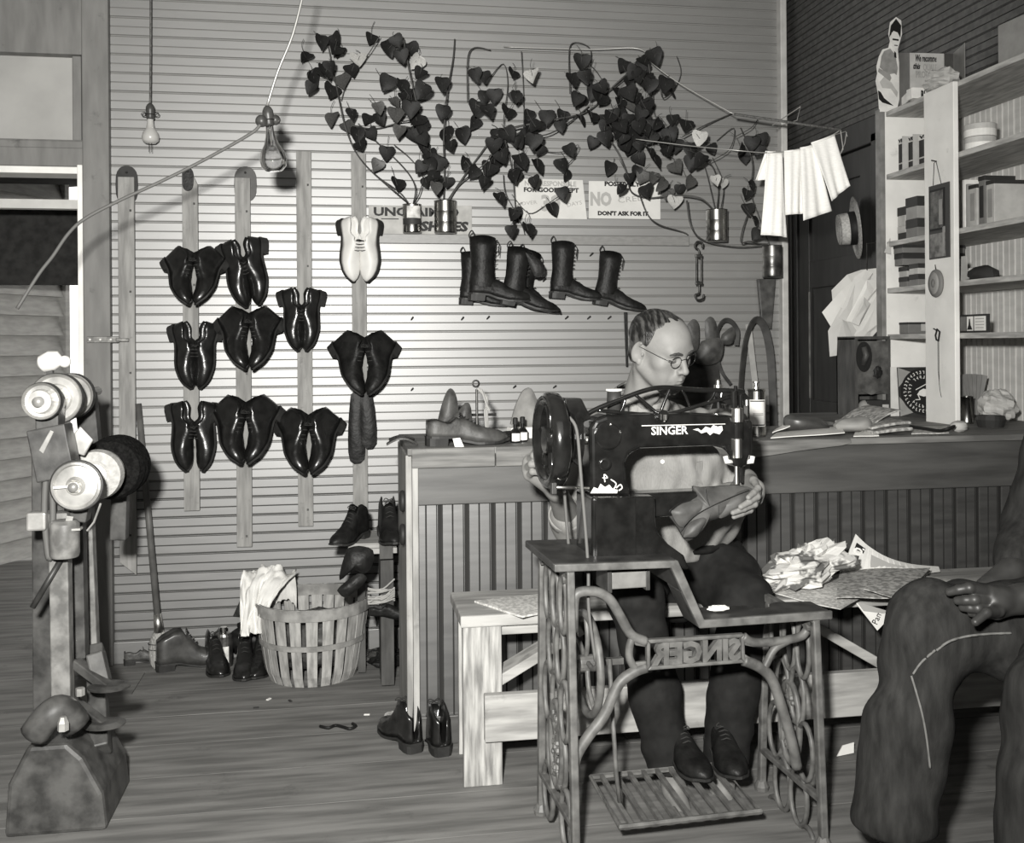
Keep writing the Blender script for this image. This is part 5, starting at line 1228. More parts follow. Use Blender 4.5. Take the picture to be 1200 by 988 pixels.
# collar: two folded points round the neck
R3 = HM.to_3x3()
for x in (-1, 1):
    pts = [(x * .004, .020, -.215), (x * .038, .022, -.192), (x * .066, -.030, -.168), (x * .060, -.095, -.155), (0, -.115, -.150)]
    lo_p = [(x * .030, .052, -.245), (x * .064, .030, -.222), (x * .086, -.035, -.200), (x * .076, -.115, -.185), (0, -.135, -.180)]
    A = catmull([HM @ Vector(p) for p in pts], 4); B = catmull([HM @ Vector(p) for p in lo_p], 4); mb = MB(); n = len(A)
    mb.add(A + B + [p + V3(0, -.004, -.004) for p in B] + [p + V3(0, .003, -.006) for p in A], [q for i in range(n - 1) for q in ((i, i + 1, n + i + 1, n + i), (n + i, n + i + 1, 2 * n + i + 1, 2 * n + i), (2 * n + i, 2 * n + i + 1, 3 * n + i + 1, 3 * n + i))])
    part('collar', mb, m_shirt, man, True, smooth=True)
c = atY(704 + 72, 541, chest.y - .172); part('button', MB().lathe([(.006, 0), (.006, .003)], 12, Matrix.Translation(c) @ Matrix.Rotation(PI / 2, 4, 'X')), m_paper, man, True)
o_ = [(p.x, p.z) for p in (atY(x, y, 2.85) for x, y in ((812, 541), (829, 537), (829, 562), (820, 567), (811, 561)))]
yk = chest.y - .160
part('shirt_pocket', MB().add([(x, yk + .05 * (x - o_[0][0]) / .04 * .35, z) for x, z in o_] + [(x, yk + .012 + .05 * (x - o_[0][0]) / .04 * .35, z) for x, z in o_], [(0, 1, 2, 3, 4)] + [(i, i + 5, (i + 1) % 5 + 5, (i + 1) % 5) for i in range(5)]), m_shirt, man, True)
# rolled cuff of the right sleeve
d = (wrR - elR).normalized(); cpt = elR.lerp(wrR, .22)
part('rolled_cuff', MB().tube([cpt - d * .02, cpt + d * .018], [.058, .056], 18, caps=True), m_shirt, man, True, smooth=True, bevel=.004)
# trousers
s = SDF((.35, 2.5, .08), (1.45, 3.4, .86), .0075)
s.cap(hipR, hipL, .125, k=.05); s.cap(pel, pel + V3(0, -.03, .15), .165, .172, k=.04)
for hp, kn, an in ((hipR, knR, anR), (hipL, knL, anL)):
    s.chain([hp, hp.lerp(kn, .5) + V3(0, 0, .012), kn], [.108, .096, .078], k=.04); s.chain([kn, kn.lerp(an, .5), an], [.076, .070, .066], k=.03)
s.warp(folds(.006, [(40, 30, 22, 18, .3), (22, -30, -44, 15, 1.2), (26, 22, 60, 30, 2.1)]))
s.half((0, 0, pel.z + .105), (0, 0, 1), k=.006); s.half((0, 0, anR.z - .02), (0, 0, -1), k=.006)
mpart('trousers', np_mesh('trousers', [s.mesh()], m_trou), man)
part('belt', MB().tube([pel + V3(.172 * math.cos(a), .172 * math.sin(a) - .022, .098) for a in [k * 2 * PI / 30 for k in range(30)]], .014, 6, closed=True), m_blk2, man, True, smooth=True)
for an, rot in ((anR, .1), (anL, -.1)):
    e = bpy.data.objects.new('shoe', None); COL.objects.link(e); e.parent = man
    e.matrix_basis = wmat(man).inverted() @ LRS(V3(an.x, an.y + .07, .112), (0, 0, PI + rot), .95)
    for nm, me in SHOE['worn']: link(nm, me, e)
# the boot upper he is stitching
m_upl = mat('dusty_boot_upper', .05, .55, .35, amt=.4, scale=18, bump=.15)
ub = root('boot_upper', 'dark dusty leather boot upper being stitched under the needle, held in the hand', 'boot', atY(835, 605, 2.57))
def uw(pts, Y, th, nm, mtl=m_upl, **k):
    o = outl(pts, Y, 3); part(nm, pillow([(x, z) for x, z in o], th, rings=4, wob=.006, **k), mtl, ub, False, True).matrix_basis = wmat(ub).inverted() @ Matrix.Translation((0, Y, 0))
uw([(783, 604), (784, 597), (797, 588), (806, 582), (813, 578), (812, 570), (822, 571), (850, 569), (868, 569), (880, 572), (885, 580), (872, 590), (858, 602), (842, 607), (828, 611), (824, 612), (822, 620), (815, 629), (803, 633), (795, 620)], 2.585, .075, 'upper')
uw([(842, 592), (860, 580), (878, 573), (884, 580), (870, 592), (855, 603), (842, 607)], 2.560, .030, 'vamp')
uw([(786, 600), (800, 590), (826, 586), (829, 594), (812, 608), (800, 618), (792, 612)], 2.562, .034, 'counter')
uw([(800, 630), (806, 616), (822, 604), (829, 607), (822, 620), (815, 629)], 2.556, .03, 'tongue')
mb = MB()
for pts in (((797, 622), (812, 606), (832, 594), (858, 582), (878, 574)), ((826, 572), (828, 582), (831, 592)), ((842, 592), (842, 606))):
    mb.tube(catmull([atY(x, y, 2.538 if i else 2.542) for i, (x, y) in enumerate(pts)], 4), .0010, 5)
o = part('seam', mb, m_hide, ub, True); o['kind'] = 'stuff'
# ================================================================= PLANTS, WIRES, SIGNS, BULBS, TOWELS
m_leaf = mat('ivy_leaf', .012, .6, .25, amt=.35, scale=14); m_leaf2 = mat('mid_leaf', .06, .5, .35, amt=.25, scale=14); m_leaf3 = mat('yellowed_leaf', .40, .6, .3, amt=.15, scale=14)
m_stem = mat('vine_stem', .06, .7, .25, amt=.3, scale=30); m_soil = mat('potting_soil', .02, .95, .1); m_wire2 = mat('galvanised_wire', .45, .4, metal=.6); m_cord = mat('twisted_cord', .10, .8, .2, amt=.4, scale=160)
def leaf_mesh(seed, m):
    rnd = random.Random(seed); cup = rnd.uniform(.10, .26); asym = rnd.uniform(-.08, .08)
    half = [(0, .0), (.16, .13), (.34, .20), (.50, .12), (.56, -.08), (.48, -.32), (.30, -.58), (.12, -.80), (0, -.92)]
    vs, fs = [], []
    for x, y in half: vs.append((0, y * .93 - .02, -.02 + .05 * math.sin(y * 3)))
    for sg in (-1, 1):
        b = len(vs)
        for x, y in half: vs.append((sg * x * (1 + asym * sg), y, cup * x + .06 * math.sin(5 * y + sg + seed)))
        for i in range(len(half) - 1):
            q = (i, i + 1, b + i + 1, b + i); fs.append(q if sg > 0 else q[::-1])
    me = bpy.data.meshes.new('leaf'); me.from_pydata(vs, [], fs); me.materials.append(m); me.polygons.foreach_set('use_smooth', [True] * len(fs)); me.validate(); me.update(); return me
LM = [[leaf_mesh(k * 5 + j, m) for k in range(5)] for j, m in enumerate((m_leaf, m_leaf2, m_leaf3))]
# (crop origin, list of x, y [, kind]); the crops are 3.953 times the photograph
LA = '''182 40,250 30,245 75,112 110,355 120 2,228 155,190 170,325 170,150 205,285 220 1,132 250,228 268,330 375,232 398 1,398 398,455 395,450 345 1,315 440 1,350 470,415 465,365 518,415 25,535 35,495 68,555 105,600 75,620 130 2,640 185,485 228,555 245,615 290,648 265,525 320 1,600 350,530 375 1,545 455 1,610 468,645 425,660 490,660 530,485 555,440 610 1,535 700,640 620,690 610,700 660,715 715 1,770 690,760 470,840 470,785 520,845 600,885 640,940 690,1010 765,745 235,745 365,940 200,900 190,940 295,985 290,900 345,955 360,890 415,1045 365,1085 295,1070 185,1165 195 2,1010 500,1050 470,1100 500,1145 440,985 600,1020 570,1095 610,1075 660,1140 380,1070 840,1065 915,1140 905,600 380,580 300,720 600,690 570,1000 470,1010 540,625 400,590 340,205 175,265 85,670 690,740 700,980 520,960 630,1110 590'''
LB = '''660 108,515 150,615 130,600 165,545 220,620 220,735 270,710 238,320 132,280 215,345 200,300 305,330 300,395 285,415 250,490 285,545 275,500 325,625 325,590 370,560 330 1,160 390,225 430,230 385,320 400,370 385,430 400,470 380,500 390,440 440,510 430,590 430,670 420,745 400,805 425,110 430,100 500,130 540,270 540,370 505,435 485,515 485,620 450,640 480,735 465,590 510,540 540,590 580,665 590,720 545,760 520,700 515,830 540,830 600,870 485 2,925 535,760 620 1,820 690 1,650 670 1,605 665 1,545 670,575 635,450 625,505 720,625 730,690 700 1,720 745 1,755 780 2,775 722,870 590,975 690 2,945 680 2,120 615,235 610,250 655,235 740,190 815,105 685,1060 535,1080 575,1110 510,1140 540,1160 490,1085 745,1110 705,1095 815,1125 865,1130 930,20 295,30 610,15 660,20 840,75 910,95 195 2,20 500,55 480,560 180,590 200,640 240,450 390,540 400,610 405,650 430,480 460,560 470,575 300,620 345,530 520,640 550,680 470,410 300,375 275'''
def leaves(txt, ox, oy):
    out = []
    for t in txt.split(','):
        q = t.split(); out.append((ox + float(q[0]) / 3.953, oy + float(q[1]) / 3.953, int(q[2]) if len(q) > 2 else 0))
    return out
ALL = leaves(LA, 330, 40) + leaves(LB, 600, 40)
CANS = [(483, 276, 'labelled'), (522, 276, 'plain'), (840, 283, 'right'), (905, 325, 'dark')]
canY = [WY - .05, WY - .055, WY - .13, WY - .14]
m_label = mat('can_label', .55, .5, .3, amt=.35, scale=30); m_dtin = mat('tarnished_tin', .16, .35, metal=.9, amt=.6, scale=22)
labels = ['trailing vine in a can with a torn printed label on the wall ledge', 'trailing vine in a plain bright tin can on the wall ledge', 'trailing vine in a bright tin can wired up at the right end', 'trailing vine in a dark tarnished tin fixed by the corner trim']
plants = []
for i, (px, pyb, kind) in enumerate(CANS):
    b = atY(px, pyb, canY[i]); top = {0: 240, 1: 236, 2: 246, 3: 288}[i]; H = b.z and (atY(px, top, canY[i]).z - b.z); r = {0: 11, 1: 13.2, 2: 13, 3: 12}[i] / 277
    pl = root('potted_vine', labels[i], 'plant', (b.x, canY[i], LEDGE + .001 if i < 2 else b.z), group='vines planted in tin cans'); plants.append(pl)
    if i < 2: H = atY(px, top, canY[i]).z - LEDGE
    c_ = part('can', MB().lathe([(r * .97, 0), (r, .004), (r, H * .33), (r * .985, H * .345), (r, H * .36), (r, H * .66), (r * .985, H * .675), (r, H * .69), (r, H - .004), (r * 1.03, H), (r * .96, H - .002), (r * .95, H * .85)], 28), m_tin if i in (1, 2) else (m_dtin if i == 3 else m_tin), pl, smooth=True)
    part('soil', MB().lathe([(r * .95, H * .86), (.001, H * .90)], 16, caps=False), m_soil, c_)
    if i == 0: part('torn_label', MB().lathe([(r + .0008, H * .50), (r + .0008, H * .92)], 20, a0=-2.2, a1=-.6), m_label, c_); part('dark_label_band', MB().lathe([(r + .0006, H * .28), (r + .0006, H * .50)], 20, a0=-2.9, a1=-.4), m_box['dark'], c_)
# holder of the two right hand cans
hb = atY(906, 326, WY - .10); cz = atY(905, 386, WY).z
single('tapered_board', MB().prism([(-.026, cz - hb.z), (.018, cz - hb.z), (.040, 0), (-.046, 0)], -.012, .012), m_tan, 'dark tapered board carrying the tarnished tin beside the corner', 'board', bevel=.003, M=Matrix.Translation((hb.x, WY - .03, hb.z)))
rnd = random.Random(11)
def nearest(px):
    if px < 470: return 0
    if px < 680: return 1
    if px < 862: return 2
    return 3
allst = {0: MB(), 1: MB(), 2: MB(), 3: MB()}
pts3 = []
for px, py, k in ALL:
    Y = WY - .07 - rnd.random() * .20
    p = atY(px, py, Y); i = nearest(px); s_ = rnd.uniform(.050, .072) * (.9 if py > 200 else 1)
    R = Matrix.Rotation(rnd.uniform(-.8, .8), 3, 'Z') @ Matrix.Rotation(PI / 2 + rnd.uniform(-.55, .45), 3, 'X') @ Matrix.Rotation(rnd.uniform(-.6, .6), 3, 'Z')
    o = link('leaf', LM[k][rnd.randrange(5)], plants[i], wmat(plants[i]).inverted() @ LRS(p + R @ Vector((0, .35 * s_, 0)), R, s_))
    pts3.append((p, i))
    q = p + Vector((rnd.uniform(-.05, .05), rnd.uniform(.0, .05), rnd.uniform(.03, .09)))
    allst[i].tube(catmull([p, p.lerp(q, .5) + Vector((rnd.uniform(-.015, .015), 0, .01)), q], 2), .0013, 3, caps=False)
# main vines, traced (photograph pixels)
VN = [(0, [(480, 240), (468, 225), (440, 205), (418, 180), (405, 150), (398, 120), (390, 80), (383, 46)], .0032), (0, [(484, 240), (487, 222), (480, 205), (463, 186), (440, 165), (420, 145)], .003), (0, [(478, 238), (460, 222), (438, 203)], .003),
      (0, [(400, 118), (408, 95), (430, 66), (445, 42)], .0022), (0, [(412, 147), (440, 151), (470, 143), (490, 140)], .003), (0, [(485, 240), (492, 225), (495, 205), (480, 185), (462, 170)], .0025),
      (1, [(520, 238), (521, 200), (520, 160), (524, 110), (531, 70), (533, 46)], .0035), (1, [(518, 238), (505, 210), (500, 170), (488, 120), (478, 75), (473, 45)], .0035), (1, [(524, 236), (545, 205), (560, 185), (580, 160), (610, 148), (650, 140), (690, 130), (720, 100), (738, 84)], .0038),
      (1, [(526, 236), (540, 215), (570, 190), (585, 165), (600, 150), (625, 145)], .003), (1, [(548, 120), (548, 70), (556, 56), (575, 59)], .0028), (1, [(575, 90), (590, 75), (595, 100), (590, 150), (600, 200), (605, 260)], .0022), (1, [(613, 180), (614, 120), (611, 60)], .0022),
      (1, [(590, 205), (592, 225), (602, 245), (612, 265), (615, 275)], .002), (1, [(640, 178), (660, 178), (678, 170), (668, 190), (655, 196)], .002), (1, [(668, 110), (667, 60), (675, 50), (692, 58), (690, 85)], .0025), (1, [(610, 160), (640, 158), (665, 145), (690, 125)], .003), (1, [(600, 228), (620, 250), (640, 240), (655, 230)], .0018),
      (2, [(836, 246), (820, 232), (790, 229), (760, 232), (740, 225), (735, 205), (725, 180), (712, 160)], .0038), (2, [(840, 246), (842, 220), (835, 195), (820, 185), (800, 170), (770, 140), (765, 110), (760, 75)], .0032), (2, [(838, 246), (830, 210), (826, 196)], .0025), (2, [(845, 244), (848, 215), (835, 185)], .0025),
      (2, [(748, 224), (758, 250), (772, 263), (800, 272), (806, 275)], .003), (2, [(805, 235), (810, 265), (825, 282), (865, 290), (900, 287)], .004), (2, [(738, 84), (730, 95), (710, 110)], .003), (2, [(774, 100), (777, 115), (790, 105), (798, 85), (793, 66)], .0022), (2, [(800, 160), (830, 145), (858, 133)], .003), (2, [(840, 165), (860, 150), (855, 175), (830, 190)], .002), (2, [(712, 105), (700, 85), (690, 75)], .002),
      (3, [(904, 290), (880, 283), (868, 283), (875, 255), (885, 240)], .003), (3, [(902, 288), (888, 250), (880, 225), (882, 195), (876, 170), (868, 150)], .003), (3, [(872, 285), (900, 286)], .003), (3, [(862, 160), (880, 150), (888, 140)], .002)]
for i, pts, r in VN:
    rr = random.Random(hash(tuple(pts)) & 0xffff); n = len(pts); P3 = []
    for j, (x, y) in enumerate(pts):
        Y = WY - .10 - .06 * math.sin(j * 1.3 + pts[0][0])
        if j == 0 and y in (236, 238, 240, 244, 246): Y = canY[i]
        P3.append(atY(x, y, Y))
    allst[i].tube(catmull(P3, 5), r, 5)
for i in range(4):
    o = part('vine_stems', allst[i], m_stem, plants[i], True, smooth=True); o['kind'] = 'stuff'
# leafless bits of string hanging from the ledge and wires
def wire(nm, pts, r, m, label, cat, sub=6, n=5):
    P3 = [atY(*p) for p in pts]; o = root(nm, label, cat, P3[0]); part('strand', MB().tube(catmull(P3, sub), r, n), m, o, True, smooth=True); return o
w = wire('clothesline', [(590, 55, WY - .05), (690, 58, WY - .08), (748, 57, WY - .12), (765, 75, WY - .15), (800, 100, WY - .2), (862, 135, WY - .3)], .0022, m_wire2, 'thin pale wire sagging along the top of the vines', 'wire')
w = wire('hanging_rod', [(860, 134, 4.02), (985, 152, 3.92)], .006, m_cord, 'thin dark rod holding the end of the washing line', 'rod', 1)
part('string', MB().tube([atY(985, 152, 3.92), atY(988, 175, 3.92), atY(984, 182, 3.92), atY(990, 168, 3.92), atY(992, 155, 3.92)], .002, 4).tube([atY(985, 152, 3.92), atY(978, 158, 3.92), atY(991, 154, 3.92), atY(993, 160, 3.92)], .0015, 4), m_wire2, w, True)
part('twig', MB().tube([atY(905, 147, 3.98), atY(938, 125, 3.98), atY(934, 141, 3.98), atY(922, 145, 3.98)], .0022, 4), m_wire2, w, True)
wl = wire('washing_line', [(745, 163, WY - .18), (800, 170, 4.1), (860, 176, 3.96), (900, 179, 3.95), (930, 176, 3.94), (962, 166, 3.93), (985, 152, 3.92)], .0022, m_wire2, 'pale line with white cloths hung over it', 'line')
# towels over the line
m_tow = mat('white_towel', .86, .9, .15, amt=.04, scale=50, stretch=(1, 1, 6), bump=.25, bscale=70)
def towel(pts, Y, label, seed):
    o = outl(pts, Y, 1); xs = sorted(o, key=lambda q: q[1]); (a, b, c, d) = o                # top left, top right, bottom right, bottom left
    mb = MB()
    def f(u, v):
        x0, z0 = a[0] + (b[0] - a[0]) * u, a[1] + (b[1] - a[1]) * u; x1, z1 = d[0] + (c[0] - d[0]) * u, d[1] + (c[1] - d[1]) * u
        y = Y + .010 * math.sin(u * 5 + seed) * v + .004 * math.sin(u * 15 + seed * 2 + v * 3) * (.3 + v)
        return (x0 + (x1 - x0) * v, y, z0 + (z1 - z0) * v)
    mb.grid(f, 16, 16); n = len(mb.v)
    mb.add([(x, y + .003 + .0, z) for x, y, z in mb.v], [q[::-1] for q in mb.f])
    w_ = 17; bd = [j for j in range(w_)] + [i * w_ + 16 for i in range(1, 17)] + [16 * w_ + j for j in range(15, -1, -1)] + [i * w_ for i in range(15, 0, -1)]
    mb.f += [(bd[i], bd[(i + 1) % len(bd)], bd[(i + 1) % len(bd)] + n, bd[i] + n) for i in range(len(bd))]; mb.mi = [0] * len(mb.f)
    cx = (a[0] + b[0]) / 2
    t = root('towel', label, 'towel', (cx, Y, a[1]), group='white cloths on the line')
    part('cloth', mb, m_tow, t, True, smooth=True)
    part('fold_over_line', MB().tube([(a[0], Y + .002, a[1]), ((a[0] + b[0]) / 2, Y + .002, (a[1] + b[1]) / 2 - .002), (b[0], Y + .002, b[1])], .005, 6), m_tow, t, True, smooth=True)
towel([(897, 178), (909, 178), (906, 211), (886, 211)], 3.962, 'small white cloth end, leftmost on the line', 1)
towel([(899, 178), (917, 179), (923, 278), (893, 275)], 3.950, 'long narrow white cloth hanging lowest, at the left', 2)
towel([(919, 178), (941, 174), (944, 250), (921, 252)], 3.940, 'white cloth second from left, half behind the widest one', 3)
towel([(938, 174), (954, 170), (976, 247), (940, 259)], 3.925, 'wide white cloth in the middle of the line', 4)
towel([(951, 168), (978, 158), (996, 218), (974, 236)], 3.912, 'white cloth at the right end of the line', 5)
# shop signs
def sign(nm, quad, Y, label, m=m_paper):
    p = [atY(x, y, Y) for x, y in quad]; cx = sum(q.x for q in p) / 4; cz = sum(q.z for q in p) / 4
    o = root(nm, label, 'sign', (cx, Y, cz)); part('card', MB().prism([(q.x, q.z) for q in p], Y, Y + .003), m, o, True, bevel=.001); return o
m_faded = mat('faded_ink', .36, .7, .2); m_sign = mat('sign_card', .58, .7, .25, amt=.05, scale=14)
def put(o, s, px, py, hpx, wpx, m, Y, rot=0, **k):
    p = atY(px, py, Y); M = wmat(o).inverted() @ Matrix.Translation((p.x, Y - .0006, p.z)) @ Matrix.Rotation(rot, 4, 'Y') @ FACE
    return lettering(s, hpx / 273 * 1.35, m, o, M, width=wpx / 268, **k)
s1 = sign('shop_sign', [(604, 209), (683, 211), (688, 257), (604, 256)], WY - .006, 'white card sign about goods kept over 30 days', m_sign)
put(s1, 'NOT RESPONSIBLE', 645, 215.5, 6, 62, m_faded, WY - .0065, bold=.001); put(s1, 'FOR GOODS KEPT', 646, 223, 5.5, 66, m_ink, WY - .0065, bold=.0012)
put(s1, 'OVER', 620, 238, 4.5, 19, m_print, WY - .0065, rot=-.12); put(s1, '30', 645, 239, 19, 23, m_faded, WY - .0065, bold=.004); put(s1, 'DAYS', 673, 239, 5, 18, m_print, WY - .0065, rot=-.2)
s2 = sign('shop_sign', [(690, 212), (774, 213), (774, 257), (690, 256)], WY - .006, 'white card sign refusing credit, right of the other card sign', m_sign)
put(s2, 'POSITIVELY', 729, 216, 5.5, 44, m_ink, WY - .0065, bold=.0014); put(s2, 'NO', 704, 234, 16, 26, m_faded, WY - .0065, bold=.004)
put(s2, 'CREDIT', 745, 233, 7, 44, m_print, WY - .0065, rot=-.12); put(s2, "DON'T ASK FOR IT", 730, 250.5, 5, 62, m_ink, WY - .0065, bold=.0014)
m_plac = mat('brown_placard', .38, .75, .2, amt=.15, scale=18)
s3 = sign('shop_sign', [(432, 241), (553, 241), (553, 275), (432, 275)], WY - .006, 'hand-painted placard for unclaimed shoes standing on the ledge behind cans', m_plac)
put(s3, 'UNCLAIMED', 488, 249, 10, 98, m_ink, WY - .0065, bold=.002); put(s3, 'SHOES', 520, 266, 11, 56, m_ink, WY - .0065, bold=.003, shear=.15)
p = atY(457, 256.5, WY - .0068); part('underline', MB().box((p.x, p.y, p.z), (.075, .001, .004)), m_ink, s3, True)
# bulbs
m_bake = mat('dark_socket', .05, .4, .4, amt=.3, scale=40); m_frost = mat('frosted_bulb_glass', .42, .25, .5)
clear = bpy.data.materials.new('clear_bulb_glass'); clear.use_nodes = True; b = clear.node_tree.nodes['Principled BSDF']
b.inputs['Transmission Weight'].default_value = 1; b.inputs['Roughness'].default_value = .02; b.inputs['IOR'].default_value = 1.4
def bulbp(R, L): return [(.012, 0), (.013, -.02), (.016, -.04), (R * .55, -L * .42), (R * .85, -L * .56), (R, -L * .74), (R * .92, -L * .88), (R * .6, -L * .97), (.0005, -L)]
def pendant(nm, px, py0, Y, R, L, m, label, cordtop, mc=m_cord):
    t = atY(px, py0, Y); o = root(nm, label, 'light bulb', t)
    part('socket', MB().lathe([(.006, .0), (.012, -.006), (.017, -.016), (.018, -.03), (.0165, -.034), (.0165, -.06), (.013, -.066)], 18), m_bake, o, smooth=True)
    for s_ in (-1, 1): part('wire_loop', MB().tube([(s_ * .016 + s_ * .009 * (1 + math.cos(a)), 0, -.045 + .008 * math.sin(a)) for a in [k * 2 * PI / 10 for k in range(10)]], .002, 5, closed=True), m_iron, o)
    part('collar_wire', MB().tube([(.019 * math.cos(a), .019 * math.sin(a), -.047) for a in [k * 2 * PI / 14 for k in range(14)]], .002, 5, closed=True), m_iron, o)
    part('bulb_glass', MB().lathe([(r, z - .06) for r, z in bulbp(R, L)] + ([(max(r - .0012, .0004), z - .06 + (.0012 if r < .01 else 0)) for r, z in bulbp(R, L)][::-1] if m is clear else []), 28, caps=False), m, o, smooth=True)
    q = [Vector((0, 0, 0))] + [atY(*c) - t for c in cordtop]
    part('cord', MB().tube(catmull(q, 4) if len(q) > 2 else q, .0042, 6), mc, o, smooth=True)
    return o
o1 = pendant('hanging_bulb', 176, 121, WY - .085, .034, .105, m_frost, 'frosted light bulb hanging on a dark cord near the left door post', [(176.5, 60, WY - .085), (176.5, -35, WY - .085)])
for dx in (-.004, .006): part('pull_wire', MB().tube([(dx, -.01, -.16), (dx, -.01, -.20)], .001, 4), m_iron, o1)
o2 = pendant('hanging_bulb', 313, 124, 3.35, .043, .155, clear, 'large clear light bulb in front of the third batten', [(330, 85, 3.34), (352, 44, 3.33), (372, -10, 3.32)], m_wire2)
part('filament_stem', MB().tube([(0, 0, -.06), (0, 0, -.13)], .003, 6).tube([(-.016, 0, -.155), (-.01, 0, -.13), (.01, 0, -.13), (.016, 0, -.155)], .0012, 4), m_wire2, o2)
o2.matrix_basis = o2.matrix_basis @ Euler((0, math.radians(-6), 0)).to_matrix().to_4x4()
part('plug', MB().ball((-.022, -.012, -.05), .02, 8).ball((.02, .01, -.045), .017, 8), m_bake, o2, smooth=True)
cp = [atY(307, 138, 3.33), atY(302, 150, 3.33), atY(285, 162, 3.33), atY(240, 187, 3.32), atY(190, 212, 3.31), atY(140, 235, 3.30), atY(100, 256, 3.28), atY(80, 274, 3.26), atY(62, 300, 3.24), atY(45, 322, 3.22), atY(20, 362, 3.2)]
ex = root('extension_cord', 'thick grey extension cord drooping from the clear bulb across the doorway', 'cord', cp[0]); part('cable', MB().tube(catmull(cp, 6), .0052, 8), mat('grey_cable', .10, .6, .3), ex, True, smooth=True)
# ================================================================= LEFT: FINISHING MACHINE, BROOM, FLOOR THINGS
m_mach = mat('grey_machine_iron', .055, .5, .4, amt=.5, scale=18, spots=.5, bump=.15); m_alum = mat('bright_machined_metal', .42, .35, .5, metal=.5, amt=.3, scale=16)
m_bris = mat('black_bristle', .008, .95, .1, amt=.5, scale=90, bump=.8, bscale=120); m_bris2 = mat('pale_bristle', .40, .9, .15, amt=.15, scale=60, stretch=(1, .2, 1), bump=.5)
m_post = mat('worn_machine_post', .16, .45, .4, amt=.4, scale=22, spots=.5, bump=.15)
F0 = 2.75
def mf(px, py, dF=0): return atF(px, py, F0 + dF)
base = mf(80, 868); fm = root('shoe_finishing_machine', 'tall iron shoe finishing machine with wheels and brushes by the left door', 'machine', (base.x, base.y, 0))
YAX = Matrix.Rotation(-PI / 2, 4, 'X')
def disc(nm, c, prof, m, n=36, par=None, smooth=False, bevel=0): return part(nm, MB().lathe(prof, n, Matrix.Translation(c) @ YAX), m, par or fm, True, smooth=smooth, bevel=bevel)
sc = F0 / 1190
ua, ub_ = mf(50, 470), mf(91, 472, .31)
ax1 = part('upper_shaft', MB().tube([ua + Vector((0, -.05, 0)), ua + Vector((0, .62, 0))], .014, 12), m_alum, fm, True, smooth=True)
for dy, R in ((0, .050), (.14, .071), (.29, .066)):
    c = ua + Vector((0, dy, 0)); r = R
    d = disc('wheel', c, [(.018, -.012), (r * .55, -.014), (r * .60, -.006), (r * .86, -.008), (r * .97, -.020), (r, -.016), (r, .016), (r * .6, .02), (.018, .02)], m_alum, par=None)
    part('wheel_hub', MB().lathe([(.03, -.03), (.034, -.012), (.034, .03)], 20, Matrix.Translation(c) @ YAX), m_alum, d, True)
    part('wheel_rim', MB().lathe([(r * .98, -.018), (r * 1.03, -.010), (r * 1.03, .012), (r * .98, .016)], 36, Matrix.Translation(c) @ YAX, caps=False), m_castd, d, True, smooth=True)
la = mf(90, 569); part('lower_shaft', MB().tube([la + Vector((0, -.045, 0)), la + Vector((0, .62, 0))], .013, 12), m_alum, fm, True, smooth=True)
d = disc('pulley', la, [(.014, -.02), (.020, -.026), (.026, -.012), (.054, -.008), (.058, -.014), (.064, -.012), (.066, 0), (.060, .010), (.066, .02), (.014, .022)], m_alum)
part('pulley_nut', MB().lathe([(.016, -.036), (.016, -.012)], 6, Matrix.Translation(la) @ YAX), m_chrome, d, True); part('pin', MB().bar(la + Vector((-.052, -.03, .0)), la + Vector((-.005, -.03, .002)), .006, .006), m_paper, d, True)
part('pulley_groove', MB().tube([la + Vector((.066 * math.cos(a), .0, .066 * math.sin(a))) for a in [k * 2 * PI / 30 for k in range(30)]], .005, 5, closed=True), m_castd, d, True, smooth=True)
c = la + Vector((.0, .24, .0)); b_ = disc('pale_brush', c, [(.03, -.045), (.045, -.05), (.070, -.035), (.074, .0), (.070, .03), (.03, .04)], m_bris2); disc('brush_collar', c + Vector((0, -.05, 0)), [(.014, -.006), (.036, -.004), (.036, .006)], m_alum, par=b_)
c = la + Vector((.01, .43, .0)); disc('dark_brush', c, [(.03, -.085), (.085, -.08), (.096, -.05), (.092, -.03), (.098, .0), (.092, .02), (.097, .045), (.085, .07), (.03, .075)], m_bris)
def beam(nm, a, b, w, h, m, par=None, up=(1, 0, 0), bev=.004): return part(nm, MB().bar(a, b, w, h, up=up), m, par or fm, True, bevel=bev)
beam('post', mf(70, 600, .05), mf(74, 825, .05), .048, .05, m_post); beam('post', mf(101, 590, .35), mf(108, 770, .35), .044, .04, m_post)
beam('inner_post', mf(88, 590, .2), mf(92, 770, .2), .05, .05, m_mach); beam('rear_post', mf(52, 520, .35), mf(54, 860, .35), .06, .06, m_mach)
beam('head_casting', mf(58, 500, .05), mf(70, 560, .05), .085, .10, m_mach); beam('head_casting', mf(82, 535, .3), mf(98, 600, .3), .05, .05, m_mach)
beam('upper_bearing', ua + Vector((.0, .07, -.10)), ua + Vector((0, .07, .0)), .07, .06, m_mach); beam('upper_bearing', ua + Vector((.02, .48, -.28)), ua + Vector((0, .46, .0)), .05, .06, m_mach)
beam('lower_bearing', la + Vector((-.02, .10, -.11)), la + Vector((0, .10, .0)), .06, .05, m_mach); beam('lower_bearing', la + Vector((-.01, .56, -.25)), la + Vector((0, .55, .0)), .05, .05, m_mach)
part('tool_rest', MB().prism([(0, 0), (.05, .06), (.085, .02), (.06, -.025)], 0, .008, M=Matrix.Translation(mf(72, 525, .12))), m_alum, fm, True, bevel=.003)
part('tool_rest', MB().prism([(0, 0), (.03, .055), (.04, .05), (.012, -.01)], 0, .03, M=Matrix.Translation(mf(45, 528, .0))), m_alum, fm, True, bevel=.002)
